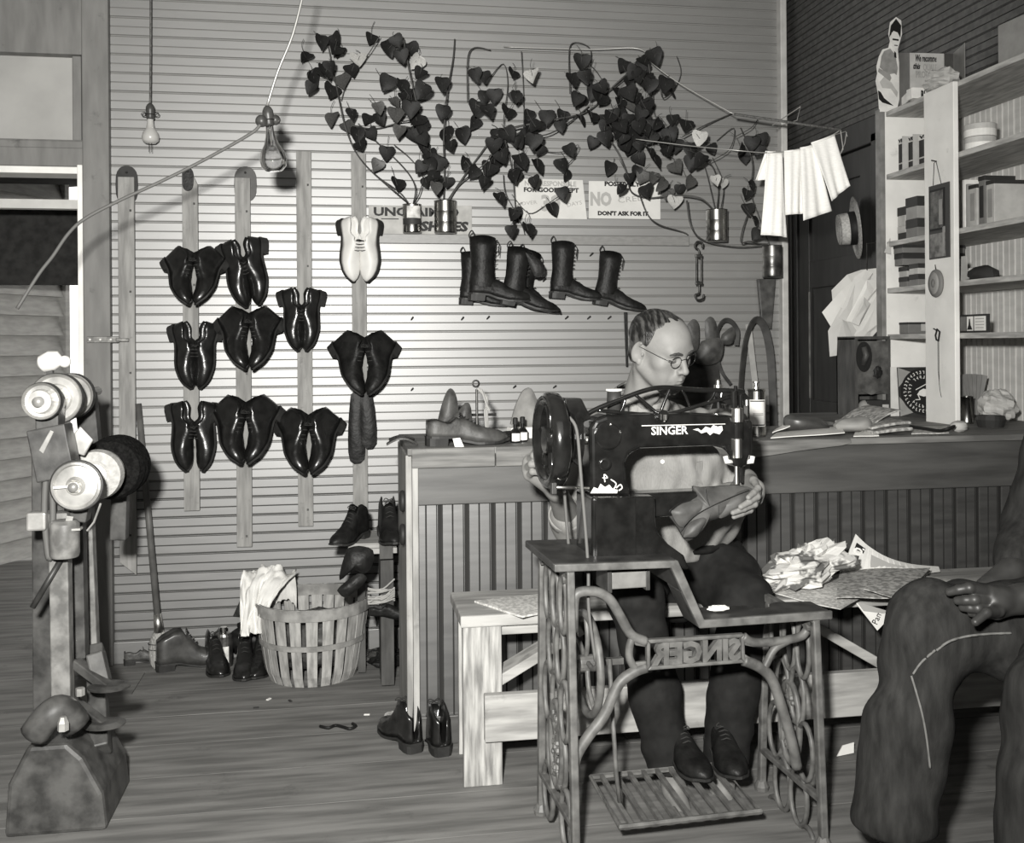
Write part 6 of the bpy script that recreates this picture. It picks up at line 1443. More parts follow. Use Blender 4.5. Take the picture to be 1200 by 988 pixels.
part('motor_housing', MB().lathe([(.035, 0), (.038, .01), (.038, .09), (.03, .10)], 20, Matrix.Translation(mf(76, 653, -.02))), m_post, fm, True, smooth=True, bevel=.002)
part('scraper', MB().bar(mf(82, 605, -.03), mf(79, 622, -.03), .018, .006).box(mf(84, 620, -.03), (.05, .03, .006)), m_alum, fm, True, bevel=.001)['kind'] = 'stuff'
part('guide_wire', MB().tube([mf(118, 590, .02), mf(110, 612, .02), mf(102, 622, .02)], .0028, 5), m_alum, fm, True)
part('flat_belt', MB().tube(catmull([mf(54, 555, .02), mf(52, 600, .02), mf(56, 648, .02), mf(60, 650, .02), mf(62, 600, .02), mf(60, 556, .02)], 5), .009, 6, flat=(1, 1)), m_belt, fm, True, smooth=True)
part('drive_rod', MB().tube([mf(38, 712, 0), mf(72, 655, .02)], .008, 8), m_castd, fm, True, smooth=True)
part('switch_box', MB().box(mf(45, 610, .02), (.05, .05, .05)), m_alum, fm, True, bevel=.006)
ped = part('foot_casting', MB().prism([(-.14, 0), (.12, 0), (.11, .10), (.06, .20), (.02, .24), (-.08, .24), (-.13, .14)], -.14, .16, M=Matrix.Translation((mf(74, 840).x, base.y + .1, 0))), m_mach, fm, True, bevel=.012)
part('side_foot', MB().bar(mf(112, 760, .3), mf(118, 880, .1), .07, .05, up=(1, 0, 0)), m_mach, fm, True, bevel=.006)
part('pipe_elbow', MB().tube(catmull([mf(40, 860, -.1), mf(58, 838, -.1), mf(74, 832, -.08), mf(90, 850, -.06)], 5), .038, 12), m_mach, fm, True, smooth=True)
part('bolt', MB().lathe([(.014, 0), (.014, .02), (.008, .035)], 6, Matrix.Translation(mf(74, 856, -.15))), m_alum, fm, True); part('bolt', MB().lathe([(.012, 0), (.012, .02)], 6, Matrix.Translation(mf(94, 815, -.03))), m_alum, fm, True)
for px, py in ((128, 806), (122, 850)):
    a = mf(px, py, .05); t = part('pedal', MB().lathe([(.055, 0), (.058, .006), (.04, .012), (.001, .012)], 24, Matrix.Translation(a) @ Matrix.Diagonal((1, .8, 1, 1))), m_mach, fm, True, smooth=False); part('pedal_arm', MB().bar(a, a + Vector((-.10, .05, .06)), .03, .025), m_mach, t, True, bevel=.003)
part('pedal_bracket', MB().bar(mf(112, 765, .1), mf(120, 800, .08), .05, .045, up=(1, 0, 0)), m_mach, fm, True, bevel=.005)
w = mf(57, 424, .25); lm = part('white_lamp_holder', MB().lathe([(.012, -.03), (.026, -.02), (.03, .01), (.02, .035), (.001, .04)], 18, Matrix.Translation(w) @ Matrix.Rotation(1.2, 4, 'Y')), m_paper, fm, True, smooth=True)
part('bulb', MB().ball(w + Vector((.045, 0, .0)), .018, 10), m_paper, lm, True, smooth=True); part('bracket', MB().bar(w, mf(62, 460, .25), .018, .018), m_mach, fm, True)

# broom
bb, bt_ = atZ(190, 782, .0), atY(162, 473, WY - .03)
neck = bb.lerp(bt_, .14)
br = root('broom', 'straw broom with a long wooden handle leaning on the back wall', 'broom', bb)
part('handle', MB().tube([neck, bt_], [.014, .0125], 12), mat('broom_handle_wood', .10, .5, .3, amt=.3, scale=12), br, True, smooth=True)
part('binding', MB().tube([neck.lerp(bt_, -.01), neck.lerp(bt_, .07)], [.020, .015], 12), m_chrome, br, True, smooth=True)
m_br = mat('broom_straw', .28, .85, .2, amt=.4, scale=60, stretch=(4, 4, .4), bump=.5)
Pn = [neck, neck.lerp(bb, .25), neck.lerp(bb, .6), neck.lerp(bb, .85), bb + Vector((.0, 0, .012)), bb + Vector((.045, -.01, .010))]
part('straw', MB().tube(Pn, [.018, .040, .048, .046, .040, .012], 14, flat=(1, .55)), m_br, br, True, smooth=True)
mb = MB(); rnd = random.Random(2)
for k in range(60):
    a = rnd.uniform(-.04, .04); mb.tube([neck + Vector((a * .3, rnd.uniform(-.012, .012), 0)), neck.lerp(bb, .6) + Vector((a, rnd.uniform(-.028, .028), 0)), bb + Vector((a + rnd.uniform(0, .05), rnd.uniform(-.03, .02), .008))], .0018, 3, caps=False)
part('loose_straws', mb, m_br, br, True)['kind'] = 'stuff'
for k in (.35, .5): part('stitching', MB().tube([neck.lerp(bb, k) + Vector((.046 * math.cos(a), .027 * math.sin(a), 0)) for a in [i * 2 * PI / 16 for i in range(16)]], .0018, 4, closed=True), m_lace, br, True)

# shoes on the floor along the wall
def fshoe(kind, px, py, yaw, s, label, roll=0, z=0.0, dY=0):
    p = atZ(px, py, 0); p.y = min(p.y - .05 + (.22 if yaw > 90 else 0), WY - .03)
    return shoe(kind, LRS((p.x, p.y + dY, z), Euler((0, math.radians(roll), math.radians(yaw))), s), label, 'shoes on the floor by the wall')
# label yaw: 0 toe away from the camera, -90 toe to the right
m_bshoe = mat('brown_polished_leather', .045, .35, .45, amt=.4, scale=20, bump=.1, coat=.1); shoe_kind('brownhigh', m_bshoe, m_soleb, ZTA)
fshoe('brown', 152, 770, -75, .62, 'small dark shoe on the floor left of the broom', dY=.0)
fshoe('brownhigh', 186, 782, -72, 1.0, 'brown high shoe on the floor right of the broom')
fshoe('ankle', 246, 778, 195, .95, 'black shoe with its shiny toe towards the camera, left of the pair')
fshoe('ankle', 283, 792, 184, .95, 'left shoe of the black pair in front of the label can'); fshoe('ankle', 309, 789, 174, .95, 'right shoe of the black pair, beside the basket')
cp_ = atZ(262, 753, 0); cpY = min(cp_.y, WY - .1); cn = root('polish_can', 'dark oblong can with a pale label on the floor left of the basket', 'can', (atY(262, 753, WY - .12).x, WY - .12, 0))
Hc = .135; part('can_body', MB().lathe([(.034, 0), (.036, .004), (.036, Hc - .012), (.030, Hc)], 20, Matrix.Diagonal((1, .7, 1, 1))), m_dtin, cn, smooth=False, bevel=.002); part('spout', MB().lathe([(.012, 0), (.012, .012), (.014, .012), (.014, .024)], 14, Matrix.Translation((0, 0, Hc))), m_tin, cn)
part('label', MB().lathe([(.0366, .018), (.0366, .085)], 12, Matrix.Diagonal((1, .72, 1, 1)), a0=-2.1, a1=-.9), m_label, cn)
cn.matrix_basis = cn.matrix_basis @ Matrix.Diagonal((1.0, 1.0, 1.0, 1))
single('leather_pile', crumple(.085, 13, (1.1, .6, .9), .5, 24), m_blk2, 'heap of dark leather scraps between the can and the basket', 'leather', smooth=True, M=Matrix.Translation((atY(300, 740, 4.3).x, 4.30, .10)))
q = atY(285, 700, WY - .03); single('dark_board', MB().prism(outl([(273, 722), (290, 684), (296, 686), (294, 724)], WY - .03, 1), WY - .035, WY - .025), m_blk2, 'dark stiff sheet leaning on the wall behind the white cloth', 'board', bevel=.001)
m_rag = mat('white_rag_cloth', .60, .85, .2, amt=.08, scale=20)
def ragf(u, v):
    path = catmull([Vector((0, 4.20, .24)), Vector((0, 4.17, .36)), Vector((0, 4.12, .40)), Vector((0, 4.06, .37)), Vector((0, 4.02, .28)), Vector((0, 4.01, .19))], 8)
    p = path[min(int(v * (len(path) - 1) + .5), len(path) - 1)]; xa, xb = atY(284, 700, 4.1).x, atY(346, 690, 4.1).x
    if v > .5: xb = xb + (atY(310, 700, 4.1).x - xb) * min(1, (v - .5) * 2.6)
    q = Vector((u * 4.2, v * 3.3, 2.0)); d = noise.noise(q) * .045 + abs(noise.noise(q * 2.3)) * .03 + noise.noise(q * 5) * .008
    return (xa + (xb - xa) * u + .012 * noise.noise(q * 1.7), p.y - d * .8, p.z + d * (1.0 - .5 * v) + .035 * math.sin(PI * u) * (1 - v))
mb = MB().grid(ragf, 34, 40); nv_ = len(mb.v); mb.add([(x, y + .004, z - .003) for x, y, z in mb.v], [q[::-1] for q in mb.f])
single('white_rag', mb, m_rag, 'crumpled white cloth draped over the left rim of the basket', 'cloth', smooth=True)

# bushel basket
BX, BY = atY(367, 785, 4.10).x, 4.10; r0_, r1_, BH = .172, .222, .305
m_bask = mat('basket_veneer', .30, .7, .25, amt=.3, scale=14, stretch=(4, 4, .6), spots=.4); m_hoop = mat('basket_hoop', .22, .7, .25, amt=.3, scale=20)
bk = root('bushel_basket', 'slatted wooden bushel basket full of oddments on the floor', 'basket', (BX, BY, 0))
ns = 24; me_s = MB()
def rad(z): return r0_ + (r1_ - r0_) * (z / BH) ** .75
wv = []; K = 8
for i in range(K + 1):
    z = BH * i / K; w = (.0175 + .0055 * i / K); r = rad(z) if i else r0_ * .97
    wv += [(r, -w, z), (r, w, z), (r - .003, w, z), (r - .003, -w, z)]
me_s.add(wv, [f for i in range(K) for f in ((i * 4, i * 4 + 1, i * 4 + 5, i * 4 + 4), (i * 4 + 1, i * 4 + 2, i * 4 + 6, i * 4 + 5), (i * 4 + 2, i * 4 + 3, i * 4 + 7, i * 4 + 6), (i * 4 + 3, i * 4, i * 4 + 4, i * 4 + 7))])
me_s = me_s.mesh('slat', m_bask)
for k in range(ns): link('slat', me_s, bk, Matrix.Rotation(2 * PI * k / ns + .05 * math.sin(k * 7), 4, 'Z'))
for z, h in ((BH - .022, .042), (.155, .020)):
    part('hoop', MB().lathe([(rad(z - h / 2) + .001, z - h / 2), (rad(z) + .006, z - h / 2), (rad(z) + .007, z + h / 2), (rad(z + h / 2) + .001, z + h / 2)], 48, caps=False), m_hoop, bk)
part('inner_hoop', MB().lathe([(rad(BH) - .004, BH - .045), (rad(BH) - .009, BH - .045), (rad(BH) - .009, BH), (rad(BH) - .004, BH)], 48, caps=False), m_hoop, bk); part('basket_floor', MB().lathe([(r0_ - .006, .006), (.001, .008)], 30, caps=False), m_hoop, bk)
for sx in (-1, 1): part('handle_wire', MB().tube(catmull([(sx * (r1_ + .006), -.05, BH - .03), (sx * (r1_ + .025), -.03, BH - .09), (sx * (r1_ + .03), .0, BH - .13), (sx * (r1_ + .02), .03, BH - .08), (sx * (r1_ + .006), .05, BH - .03)], 4), .003, 5), m_iron, bk)
single('basket_contents', crumple(.15, 31, (1.1, 1.0, .75), .3, 26), m_tan, 'leather oddments heaped inside the basket', 'leather', smooth=True, M=Matrix.Translation((BX, BY, .14)))

# low stand with boots behind the counter end
sx0, sx1 = atY(408, 640, 3.82).x, CX0 - .03; zst = atY(430, 640, 3.82).z
st = root('low_stand', 'small rough shelf stand beside the end of the counter', 'stand', ((sx0 + sx1) / 2, 3.95, 0))
part('shelf_board', MB().box(((sx0 + sx1) / 2, 3.95, zst), (sx1 - sx0, .26, .022)), m_bench, st, True, bevel=.003)
part('side_board', MB().box((sx1 - .035, 3.98, zst / 2), (.05, .22, zst - .02)), m_crate, st, True, bevel=.003); part('back_leg', MB().box((sx0 + .05, 4.06, zst / 2), (.03, .03, zst - .02)), m_crate, st, True)
part('front_rail', MB().box(((sx0 + sx1) / 2 + .03, 3.815, zst - .018), (sx1 - sx0 - .06, .012, .02)), m_bench, st, True); part('bracket', MB().box((sx1 - .04, 3.81, zst - .01), (.05, .02, .075)), m_crate, st, True, bevel=.002)
def pboot(px, Y, z, yaw, s, label, tilt=(0, 0)):
    o = bpy.data.objects.new('boot', None); COL.objects.link(o); o.matrix_basis = LRS((atY(px, 640, Y).x, Y, z), Euler((math.radians(tilt[0]), math.radians(tilt[1]), math.radians(yaw))), s); tag(o, label, 'boot', 'boots on the low stand')
    for nm, me in BOOT: link(nm, me, o)
    return o
shoe('ankleworn', LRS((atY(428, 640, 3.93).x, 3.96, zst + .011), (0, 0, math.radians(150)), .85), 'worn dark shoe at the outer end of the low stand', 'shoes on the low stand')
shoe('ankleworn', LRS((atY(452, 640, 3.97).x, 4.0, zst + .011), (0, 0, math.radians(185)), 1.0), 'worn dark shoe beside the counter on the low stand', 'shoes on the low stand')
hx = atY(415, 660, 3.84).x
flat_thing('leather_gaiter', [(407, 643), (420, 640), (437, 645), (436, 664), (426, 672), (414, 668), (398, 680), (401, 660)], 3.79, .06, m_blk2, 'black boot leg hanging from the low stand, the upper one', 'leather', seed=4)
flat_thing('leather_gaiter', [(395, 692), (400, 686), (420, 672), (430, 678), (420, 690), (404, 700)], 3.74, .04, m_blk2, 'dark boot leg slanting down from the low stand into the basket', 'leather', seed=5)
mb = MB(); rnd = random.Random(8)
for k in range(14):
    z = .36 + rnd.uniform(-.03, .03); x0 = atY(431, 670, 3.85).x; mb.tube(catmull([(x0, 3.85 + rnd.uniform(-.03, .03), z), (x0 + .05, 3.83, z + rnd.uniform(-.01, .025)), (x0 + .10, 3.86, z + rnd.uniform(-.01, .03))], 3), .003, 4)
o = part('twine', mb, m_print, st, True); o['kind'] = 'stuff'
single('hanging_shoe', shoe_upper(), m_blk2, 'dark shoe upper hanging low under the stand', 'shoe', smooth=True, M=LRS((atY(432, 692, 3.85).x, 3.86, .27), (0, .3, -PI / 2), .6))
for k, (px, py, s_, se) in enumerate(((447, 752, 1.0, 5), (440, 772, .9, 9), (455, 780, .85, 15), (428, 765, .7, 19))):
    p = atZ(px, py, .0); single('leather_scrap', crumple(.055 * s_, se, (1.6, 1.2, .55), .5, 16), m_tan if k % 2 else m_blk2, ['dark leather scrap nearest the stand on the floor', 'brown leather scrap by the basket foot', 'black leather scrap beside the counter foot', 'small brown scrap under the basket handle'][k], 'leather', M=Matrix.Translation((p.x, min(p.y, 4.2), .022)))
# near pair of shoes at the counter corner, scraps on the floor
p = atZ(487, 880, 0); shoe('ankle', LRS((p.x, p.y - .02, 0), (0, 0, math.radians(20)), .95), 'left black shoe at the foot of the counter corner', 'black pair at the counter corner')
p = atZ(519, 884, 0); shoe('ankle', LRS((p.x, p.y - .02, 0), (0, 0, math.radians(10)), .95), 'right black shoe at the foot of the counter corner', 'black pair at the counter corner')
p = atZ(462, 848, 0); single('shaving_tangle', crumple(.03, 41, (1.4, 1, .7), .6, 14), m_box['mid'], 'tangle of pale leather shavings beside the counter corner', 'shavings', M=Matrix.Translation((p.x, p.y, .018)))
cv = [atZ(x, y, .006) for x, y in ((375, 851), (385, 853), (393, 850), (402, 852), (410, 854), (417, 851), (413, 848))]
single('leather_thong', MB().tube(catmull(cv, 4), .0055, 5), m_blk2, 'thin black leather thong curled on the floorboards', 'strip', smooth=True)
for k, (px, py) in enumerate(((300, 830), (315, 820), (340, 822), (430, 838), (448, 795))):
    p = atZ(px, py, .0); single('paper_bit', MB().box((0, 0, .002), (.02, .009, .003), rot=(0, 0, k)), m_paper if k % 2 else m_box['dark'], '%s bit of litter on the floorboards, %s from the left' % ('pale' if k % 2 else 'dark', ['first', 'second', 'third', 'fourth', 'fifth'][k]), 'litter', M=Matrix.Translation((p.x, p.y, 0)))
# ================================================================= ON THE COUNTER, ON THE BENCH, SECOND PERSON
def onC(px, Y): return Vector((atY(px, 520, Y).x, Y, CT + .001))
# left end of the counter
shoe('brown', LRS(onC(500, 3.36), Euler((0, 0, math.radians(-84))), .98), 'scuffed brown shoe lying at the left end of the counter')
flat_thing('leather_counter', [(512, 497), (516, 480), (522, 462), (528, 455), (534, 462), (537, 480), (537, 516), (512, 516)], 3.55, .05, m_tan, 'tall brown shoe back standing behind the scuffed shoe on the counter', 'leather', seed=6)
flat_thing('leather_piece', [(530, 490), (540, 478), (546, 472), (552, 478), (553, 515), (536, 517)], 3.50, .03, m_tan, 'brown shoe tongue rising behind the scuffed shoe', 'leather', seed=7)
for k, (y, w, l) in enumerate(((514, 20, 'upper'), (519, 26, 'lower'))):
    c = onC(471, 3.40 - .03 * k); mb = MB(); n = 10
    vs = []; hw_ = .033
    for i in range(n + 1):
        t = i / n; x = (t - .5) * (.085 if k == 0 else .10); z = .020 * math.sin(PI * t) * (1 if k else .5) + .004 + (.012 if k == 0 else 0)
        vs += [(x, -hw_ * (.6 + .4 * math.sin(PI * t)), z), (x, hw_ * (.6 + .4 * math.sin(PI * t)), z), (x, hw_ * (.6 + .4 * math.sin(PI * t)), z + .006), (x, -hw_ * (.6 + .4 * math.sin(PI * t)), z + .006)]
    mb.add(vs, [f for i in range(n) for f in ((i * 4, i * 4 + 1, i * 4 + 5, i * 4 + 4), (i * 4 + 1, i * 4 + 2, i * 4 + 6, i * 4 + 5), (i * 4 + 2, i * 4 + 3, i * 4 + 7, i * 4 + 6), (i * 4 + 3, i * 4, i * 4 + 4, i * 4 + 7))] + [(3, 2, 1, 0), (4 * n, 4 * n + 1, 4 * n + 2, 4 * n + 3)])
    single('curved_sole', mb, m_tan if k else m_blk2, '%s curved leather sole at the left corner of the counter' % l, 'sole', M=Matrix.Translation(c))
jk = root('cord_hook', 'small iron stand with a ring and loops of cord on the counter', 'stand', onC(564, 3.62))
zt2 = atY(558, 450, 3.62).z - CT
part('stem', MB().tube([(-.015, 0, 0), (-.015, 0, zt2 - .02)], .005, 7), m_iron, jk); part('stem', MB().tube([(.02, 0, 0), (.02, 0, zt2 - .05), (-.012, 0, zt2 - .015)], .007, 7), m_print, jk)
part('cross_bar', MB().tube([(-.045, 0, zt2 * .42), (.055, 0, zt2 * .42)], .005, 7), m_iron, jk); part('ring', MB().tube([(-.018 + .012 * math.cos(a), 0, zt2 + .012 * math.sin(a)) for a in [k * 2 * PI / 14 for k in range(14)]], .0035, 5, closed=True), m_iron, jk)
part('cord_loop', MB().tube(catmull([(.0, -.01, zt2 * .9), (.02, -.012, zt2 * .6), (.03, -.012, zt2 * .5), (.012, -.012, zt2 * .52), (.018, -.01, zt2 * .1)], 4), .004, 5), m_print, jk)
flat_thing('felt_cone', [(598, 497), (603, 478), (610, 462), (615, 456), (622, 455), (628, 466), (633, 484), (634, 500), (615, 508)], 3.62, .09, mat('grey_felt', .23, .9, .15, amt=.2, scale=20), 'tall grey felt cone on the counter behind the hand wheel', 'cone', seed=8)
for k, px in enumerate((605, 612.5)):
    ib = root('ink_bottle', '%s of two small black bottles with white labels on the counter' % ('left' if k == 0 else 'right'), 'bottle', onC(px + (0 if k else -1), 3.40 + .035 * k), group='black bottles on the counter')
    part('glass_body', MB().lathe([(.0165, 0), (.018, .004), (.018, .036), (.012, .044), (.007, .048), (.007, .062)], 16), m_jap, ib, smooth=False); part('stopper', MB().lathe([(.009, .062), (.009, .082), (.006, .085)], 12), m_ink, ib)
    part('label', MB().lathe([(.0187, .006), (.0187, .032)], 10, a0=-2.4, a1=-.7), m_paper, ib)
single('white_packet', MB().box((0, 0, .02), (.10, .05, .04)), m_paper, 'small white packet behind the two black bottles', 'packet', bevel=.004, M=LRS(onC(612, 3.55), (0, 0, .2)))
single('rag_heap', crumple(.035, 51, (1.9, 1, .45), .5, 16), m_ink, 'dark oily rag between the scuffed shoe and the bottles', 'rag', M=Matrix.Translation(onC(590, 3.45) + Vector((0, 0, .018))))
single('shiny_tag', MB().prism([(0, 0), (.03, 0), (.018, .03), (-.006, .028)], -.001, .001), m_paper, 'white paper tag leaning against the scuffed shoe', 'tag', M=LRS(onC(533, 3.30), (-.3, 0, 0)))
# bottles and straps behind the machine head
oc_ = root('oil_can', 'bright tin can with a framed white label beside the machine head', 'can', onC(886.5, 3.42)); r = .0335; H = atY(886, 456, 3.42).z - CT
part('can_body', MB().lathe([(r, 0), (r, .004), (r * .98, .006), (r * .98, H - .008), (r, H - .004), (r * .9, H)], 28), m_tin, oc_, smooth=False); part('spout', MB().lathe([(.010, 0), (.010, .008), (.007, .010), (.007, .020), (.014, .022), (.014, .026)], 14, Matrix.Translation((0, 0, H))), m_chrome, oc_)
part('label', MB().lathe([(r + .0006, H * .22), (r + .0006, H * .78)], 16, a0=-2.7, a1=-.9), m_paper, oc_)
lb = MB()
for z in (.25, .75): lb.lathe([(r + .0012, H * z - .002), (r + .0012, H * z + .002)], 16, a0=-2.6, a1=-1.0)
lb.lathe([(r + .0012, H * .25), (r + .0012, H * .75)], 1, a0=-1.06, a1=-1.0)
part('label_border', lb, m_ink, oc_)
lb = MB()
for z in (.46, .49): lb.lathe([(r + .0012, H * z - .0015), (r + .0012, H * z + .0015)], 10, a0=-2.3, a1=-1.2)
part('label_print', lb, m_print, oc_)['kind'] = 'stuff'
b2 = root('dropper_bottle', 'dark bottle with a bright screw cap behind the machine head', 'bottle', onC(842, 3.50)); H2 = atY(842, 458, 3.5).z - CT
part('glass_body', MB().lathe([(.026, 0), (.028, .006), (.028, H2 * .62), (.012, H2 * .86), (.012, H2)], 20), m_jap, b2, smooth=True); part('cap', MB().lathe([(.015, H2), (.015, H2 + .02), (.007, H2 + .022), (.007, H2 + .036), (.011, H2 + .04)], 14), m_chrome, b2)
def strap(pts, Y, w, m, label, th=.006, cat='strap', nm='leather_strap', extra=None):
    C = catmull([atY(x, y, Y if not isinstance(Y, list) else Y[i]) for i, (x, y) in enumerate(pts)], 6); mb = MB(); n = len(C); vs = []
    hw = w / 2
    for i, p in enumerate(C):
        t = (C[min(i + 1, n - 1)] - C[max(i - 1, 0)]).normalized(); s_ = Vector((0, 1, 0)) * .6 + Vector((t.z, 0, -t.x)) * .8; s_ = (s_ - t * s_.dot(t)).normalized(); nn = t.cross(s_)
        vs += [p + s_ * hw - nn * th / 2, p + s_ * hw + nn * th / 2, p - s_ * hw + nn * th / 2, p - s_ * hw - nn * th / 2]
    mb.add(vs, [f for i in range(n - 1) for f in tuple((i * 4 + k, i * 4 + (k + 1) % 4, i * 4 + 4 + (k + 1) % 4, i * 4 + 4 + k) for k in range(4))] + [(3, 2, 1, 0), (4 * n - 4, 4 * n - 3, 4 * n - 2, 4 * n - 1)])
    return single(nm, mb, m, label, cat, smooth=False)
m_str = mat('brown_harness_leather', .040, .5, .35, amt=.35, scale=20)
strap([(868, 505), (868, 460), (871, 420), (876, 392), (885, 375), (895, 382), (902, 410), (905, 450), (907, 508)], 4.28, .034, m_str, 'long brown leather strap looped over a nail above the oil can')
strap([(877, 380), (880, 405), (884, 440), (887, 462)], 4.32, .026, m_box['mid'], 'pale leather strip hanging inside the strap loop')
strap([(842, 402), (841, 388), (848, 376), (857, 377), (864, 388), (863, 405)], 4.29, .02, m_str, 'curled leather strap hung on the wall right of the man')
strap([(840, 418), (846, 436), (856, 450)], 4.27, .014, m_str, 'thin leather tail hanging below the leather pouch')
flat_thing('leather_sole', [(806, 380), (812, 374), (818, 378), (819, 395), (817, 410), (808, 412), (804, 395)], 4.26, .02, m_tan, 'brown sole hanging just right of the man\'s head', 'sole', seed=9)
flat_thing('leather_piece', [(826, 376), (832, 371), (838, 376), (840, 392), (836, 402), (827, 398)], 4.28, .02, m_tan, 'brown leather heel piece on the wall above the pouch', 'leather', seed=10)
flat_thing('leather_pouch', [(822, 400), (834, 396), (846, 398), (847, 412), (842, 424), (828, 428), (814, 424), (818, 410)], 4.24, .05, m_tan, 'rounded brown leather pouch hanging on the wall', 'pouch', seed=11)
flat_thing('leather_piece', [(846, 392), (858, 383), (862, 392), (858, 402), (850, 404), (845, 400)], 4.25, .03, m_tan, 'folded leather piece inside the curled strap', 'leather', seed=12)
flat_thing('leather_apron', [(806, 404), (822, 404), (838, 420), (843, 440), (842, 470), (800, 470), (798, 440)], 4.29, .02, m_str, 'dark leather apron hanging on the wall behind the man', 'apron', seed=13)
# right part of the counter
def onK(px, py): p = atZ(px, py, CT); return Vector((p.x, p.y, CT + .001))
flat_thing('shoe_last', [(919, 490), (924, 486), (938, 487), (950, 489), (962, 491), (971, 500), (966, 504), (940, 504), (924, 503), (919, 498)], 3.50, .09, mat('dark_last_wood', .05, .35, .45, amt=.3, scale=14), 'smooth dark wooden last lying on the counter', 'last', wob=.001, seed=14)
def sheet(pts3, m, label, nm='paper_sheet', th=.003, sag=.0, cat='paper', group=None, n=10):
    a, b, c, d = [Vector(p) for p in pts3]; mb = MB()
    def f(u, v):
        p = (a * (1 - u) + b * u) * (1 - v) + (d * (1 - u) + c * u) * v
        return tuple(p + Vector((0, 0, sag * math.sin(PI * u) * math.sin(PI * v) + .15 * sag * math.sin(7 * u + 5 * v))))
    mb.grid(f, n, n); k = len(mb.v); mb.add([(x, y, z - th) for x, y, z in mb.v], [q[::-1] for q in mb.f])
    w_ = n + 1; bd = [j for j in range(w_)] + [i * w_ + n for i in range(1, w_)] + [n * w_ + j for j in range(n - 1, -1, -1)] + [i * w_ for i in range(n - 1, 0, -1)]
    mb.f += [(bd[i], bd[i] + k, bd[(i + 1) % len(bd)] + k, bd[(i + 1) % len(bd)]) for i in range(len(bd))]; mb.mi = [0] * len(mb.f)
    return single(nm, mb, m, label, cat, group, smooth=False)
C3 = lambda px, Y, z=0: Vector((atY(px, 500, Y).x, Y, CT + .004 + z))
sheet((C3(903, 3.33), C3(990, 3.33, .012), C3(985, 3.52, .018), C3(910, 3.52)), m_paper, 'white paper lying under the wooden last', sag=.004)
sheet((C3(905, 3.46, .006), C3(926, 3.46, .028), C3(924, 3.58, .03), C3(908, 3.58, .006)), m_paper, 'small curled white paper left of the wooden last', sag=.006)
m_news = mat('newsprint', .33, .8, .2, amt=.35, scale=60, detail=3, lo=.42, hi=.58); m_news2 = mat('newsprint_light', .50, .8, .2, amt=.22, scale=90, detail=2, lo=.42, hi=.58)
flat_thing('folded_cloth', [(978, 498), (986, 492), (1004, 489), (1016, 489), (1021, 500), (1010, 505), (990, 506), (980, 503)], 3.44, .12, m_box['mid'], 'pale folded cloth on the counter beside the wooden last', 'cloth', seed=15)
fn = root('folded_newspaper', 'thick folded newspaper lying on the counter in front of the shelf', 'newspaper', C3(1045, 3.5))
def fold(px0, px1, z0, z1, th, Y0, Y1):
    a, b = C3(px0, Y0), C3(px1, Y0); mb = MB(); n = 12; vs = []
    for i in range(n + 1):
        t = i / n; x = a.x + (b.x - a.x) * t; z = CT + z0 + (z1 - z0) * math.sin(t * PI * .5) + .004
        vs += [(x, Y0, z), (x, Y1, z + .004), (x, Y1, z + th + .004), (x, Y0, z + th)]
    return mb.add(vs, [f for i in range(n) for f in tuple((i * 4 + k, i * 4 + (k + 1) % 4, i * 4 + 4 + (k + 1) % 4, i * 4 + 4 + k) for k in range(4))] + [(3, 2, 1, 0), (4 * n, 4 * n + 1, 4 * n + 2, 4 * n + 3)])
part('lower_fold', fold(1024, 1070, .0, .012, .012, 3.34, 3.62), m_news, fn, True, bevel=.003); part('upper_fold', fold(1022, 1068, .016, .034, .010, 3.36, 3.64), m_news, fn, True, bevel=.003); part('raised_flap', fold(1020, 1058, .018, .075, .006, 3.42, 3.66), m_news, fn, True, bevel=.002)
single('black_strap', MB().tube(catmull([C3(1068, 3.5, .012), C3(1085, 3.42, .010), C3(1100, 3.36, .008), C3(1110, 3.32, .016), C3(1117, 3.34, .022)], 4), .012, 6, flat=(1, .5)), m_ink, 'black leather strap lying across the counter edge', 'strap', smooth=True)
sheet((C3(1068, 3.36), C3(1112, 3.36), C3(1110, 3.56, .006), C3(1070, 3.56, .006)), m_news2, 'torn newspaper leaf under the black strap', sag=.004)
single('wad_of_cotton', crumple(.028, 61, (1.1, 1, .75), .3, 16), m_box['light'], 'small white wad at the foot of the face board', 'wad', smooth=True, M=Matrix.Translation(C3(1124, 3.42, .016)))
sheet((C3(1000, 3.32), C3(1030, 3.32), C3(1028, 3.42, .004), C3(1002, 3.42, .004)), m_paper, 'white slip of paper at the counter edge', sag=.002)
# newspapers on the bench
B3 = lambda px, py, Y, : atY(px, py, Y)
def Z3(px, py, z): p = atZ(px, py, z); return p
g = 'loose newspapers on the bench'
sheet((Z3(556, 704, BZ + .006), Z3(612, 722, BZ + .006), Z3(640, 716, BZ + .006), Z3(640, 695, BZ + .006)), m_news2, 'newspaper lying on the left end of the bench', 'newspaper', sag=.004, cat='newspaper', th=.006)
sheet((Z3(885, 690, BZ + .008), Z3(985, 714, BZ + .008), Z3(1030, 688, BZ + .012), Z3(900, 668, BZ + .012)), m_news2, 'spread newspaper sheet under the crumpled bundle', 'newspaper', sag=.012, cat='newspaper', group=g)
sheet((Z3(980, 700, BZ + .03), Z3(1058, 700, BZ + .03), Z3(1090, 668, BZ + .035), Z3(985, 662, BZ + .03)), m_news, 'grey newspaper sheet beside the crumpled bundle', 'newspaper', sag=.01, cat='newspaper', group=g)
sheet((Z3(1040, 712, BZ + .02), Z3(1085, 700, BZ + .02), Z3(1125, 680, BZ + .02), Z3(1060, 672, BZ + .02)), m_news2, 'newspaper sheet reaching towards the seated knee', 'newspaper', sag=.008, cat='newspaper', group=g)
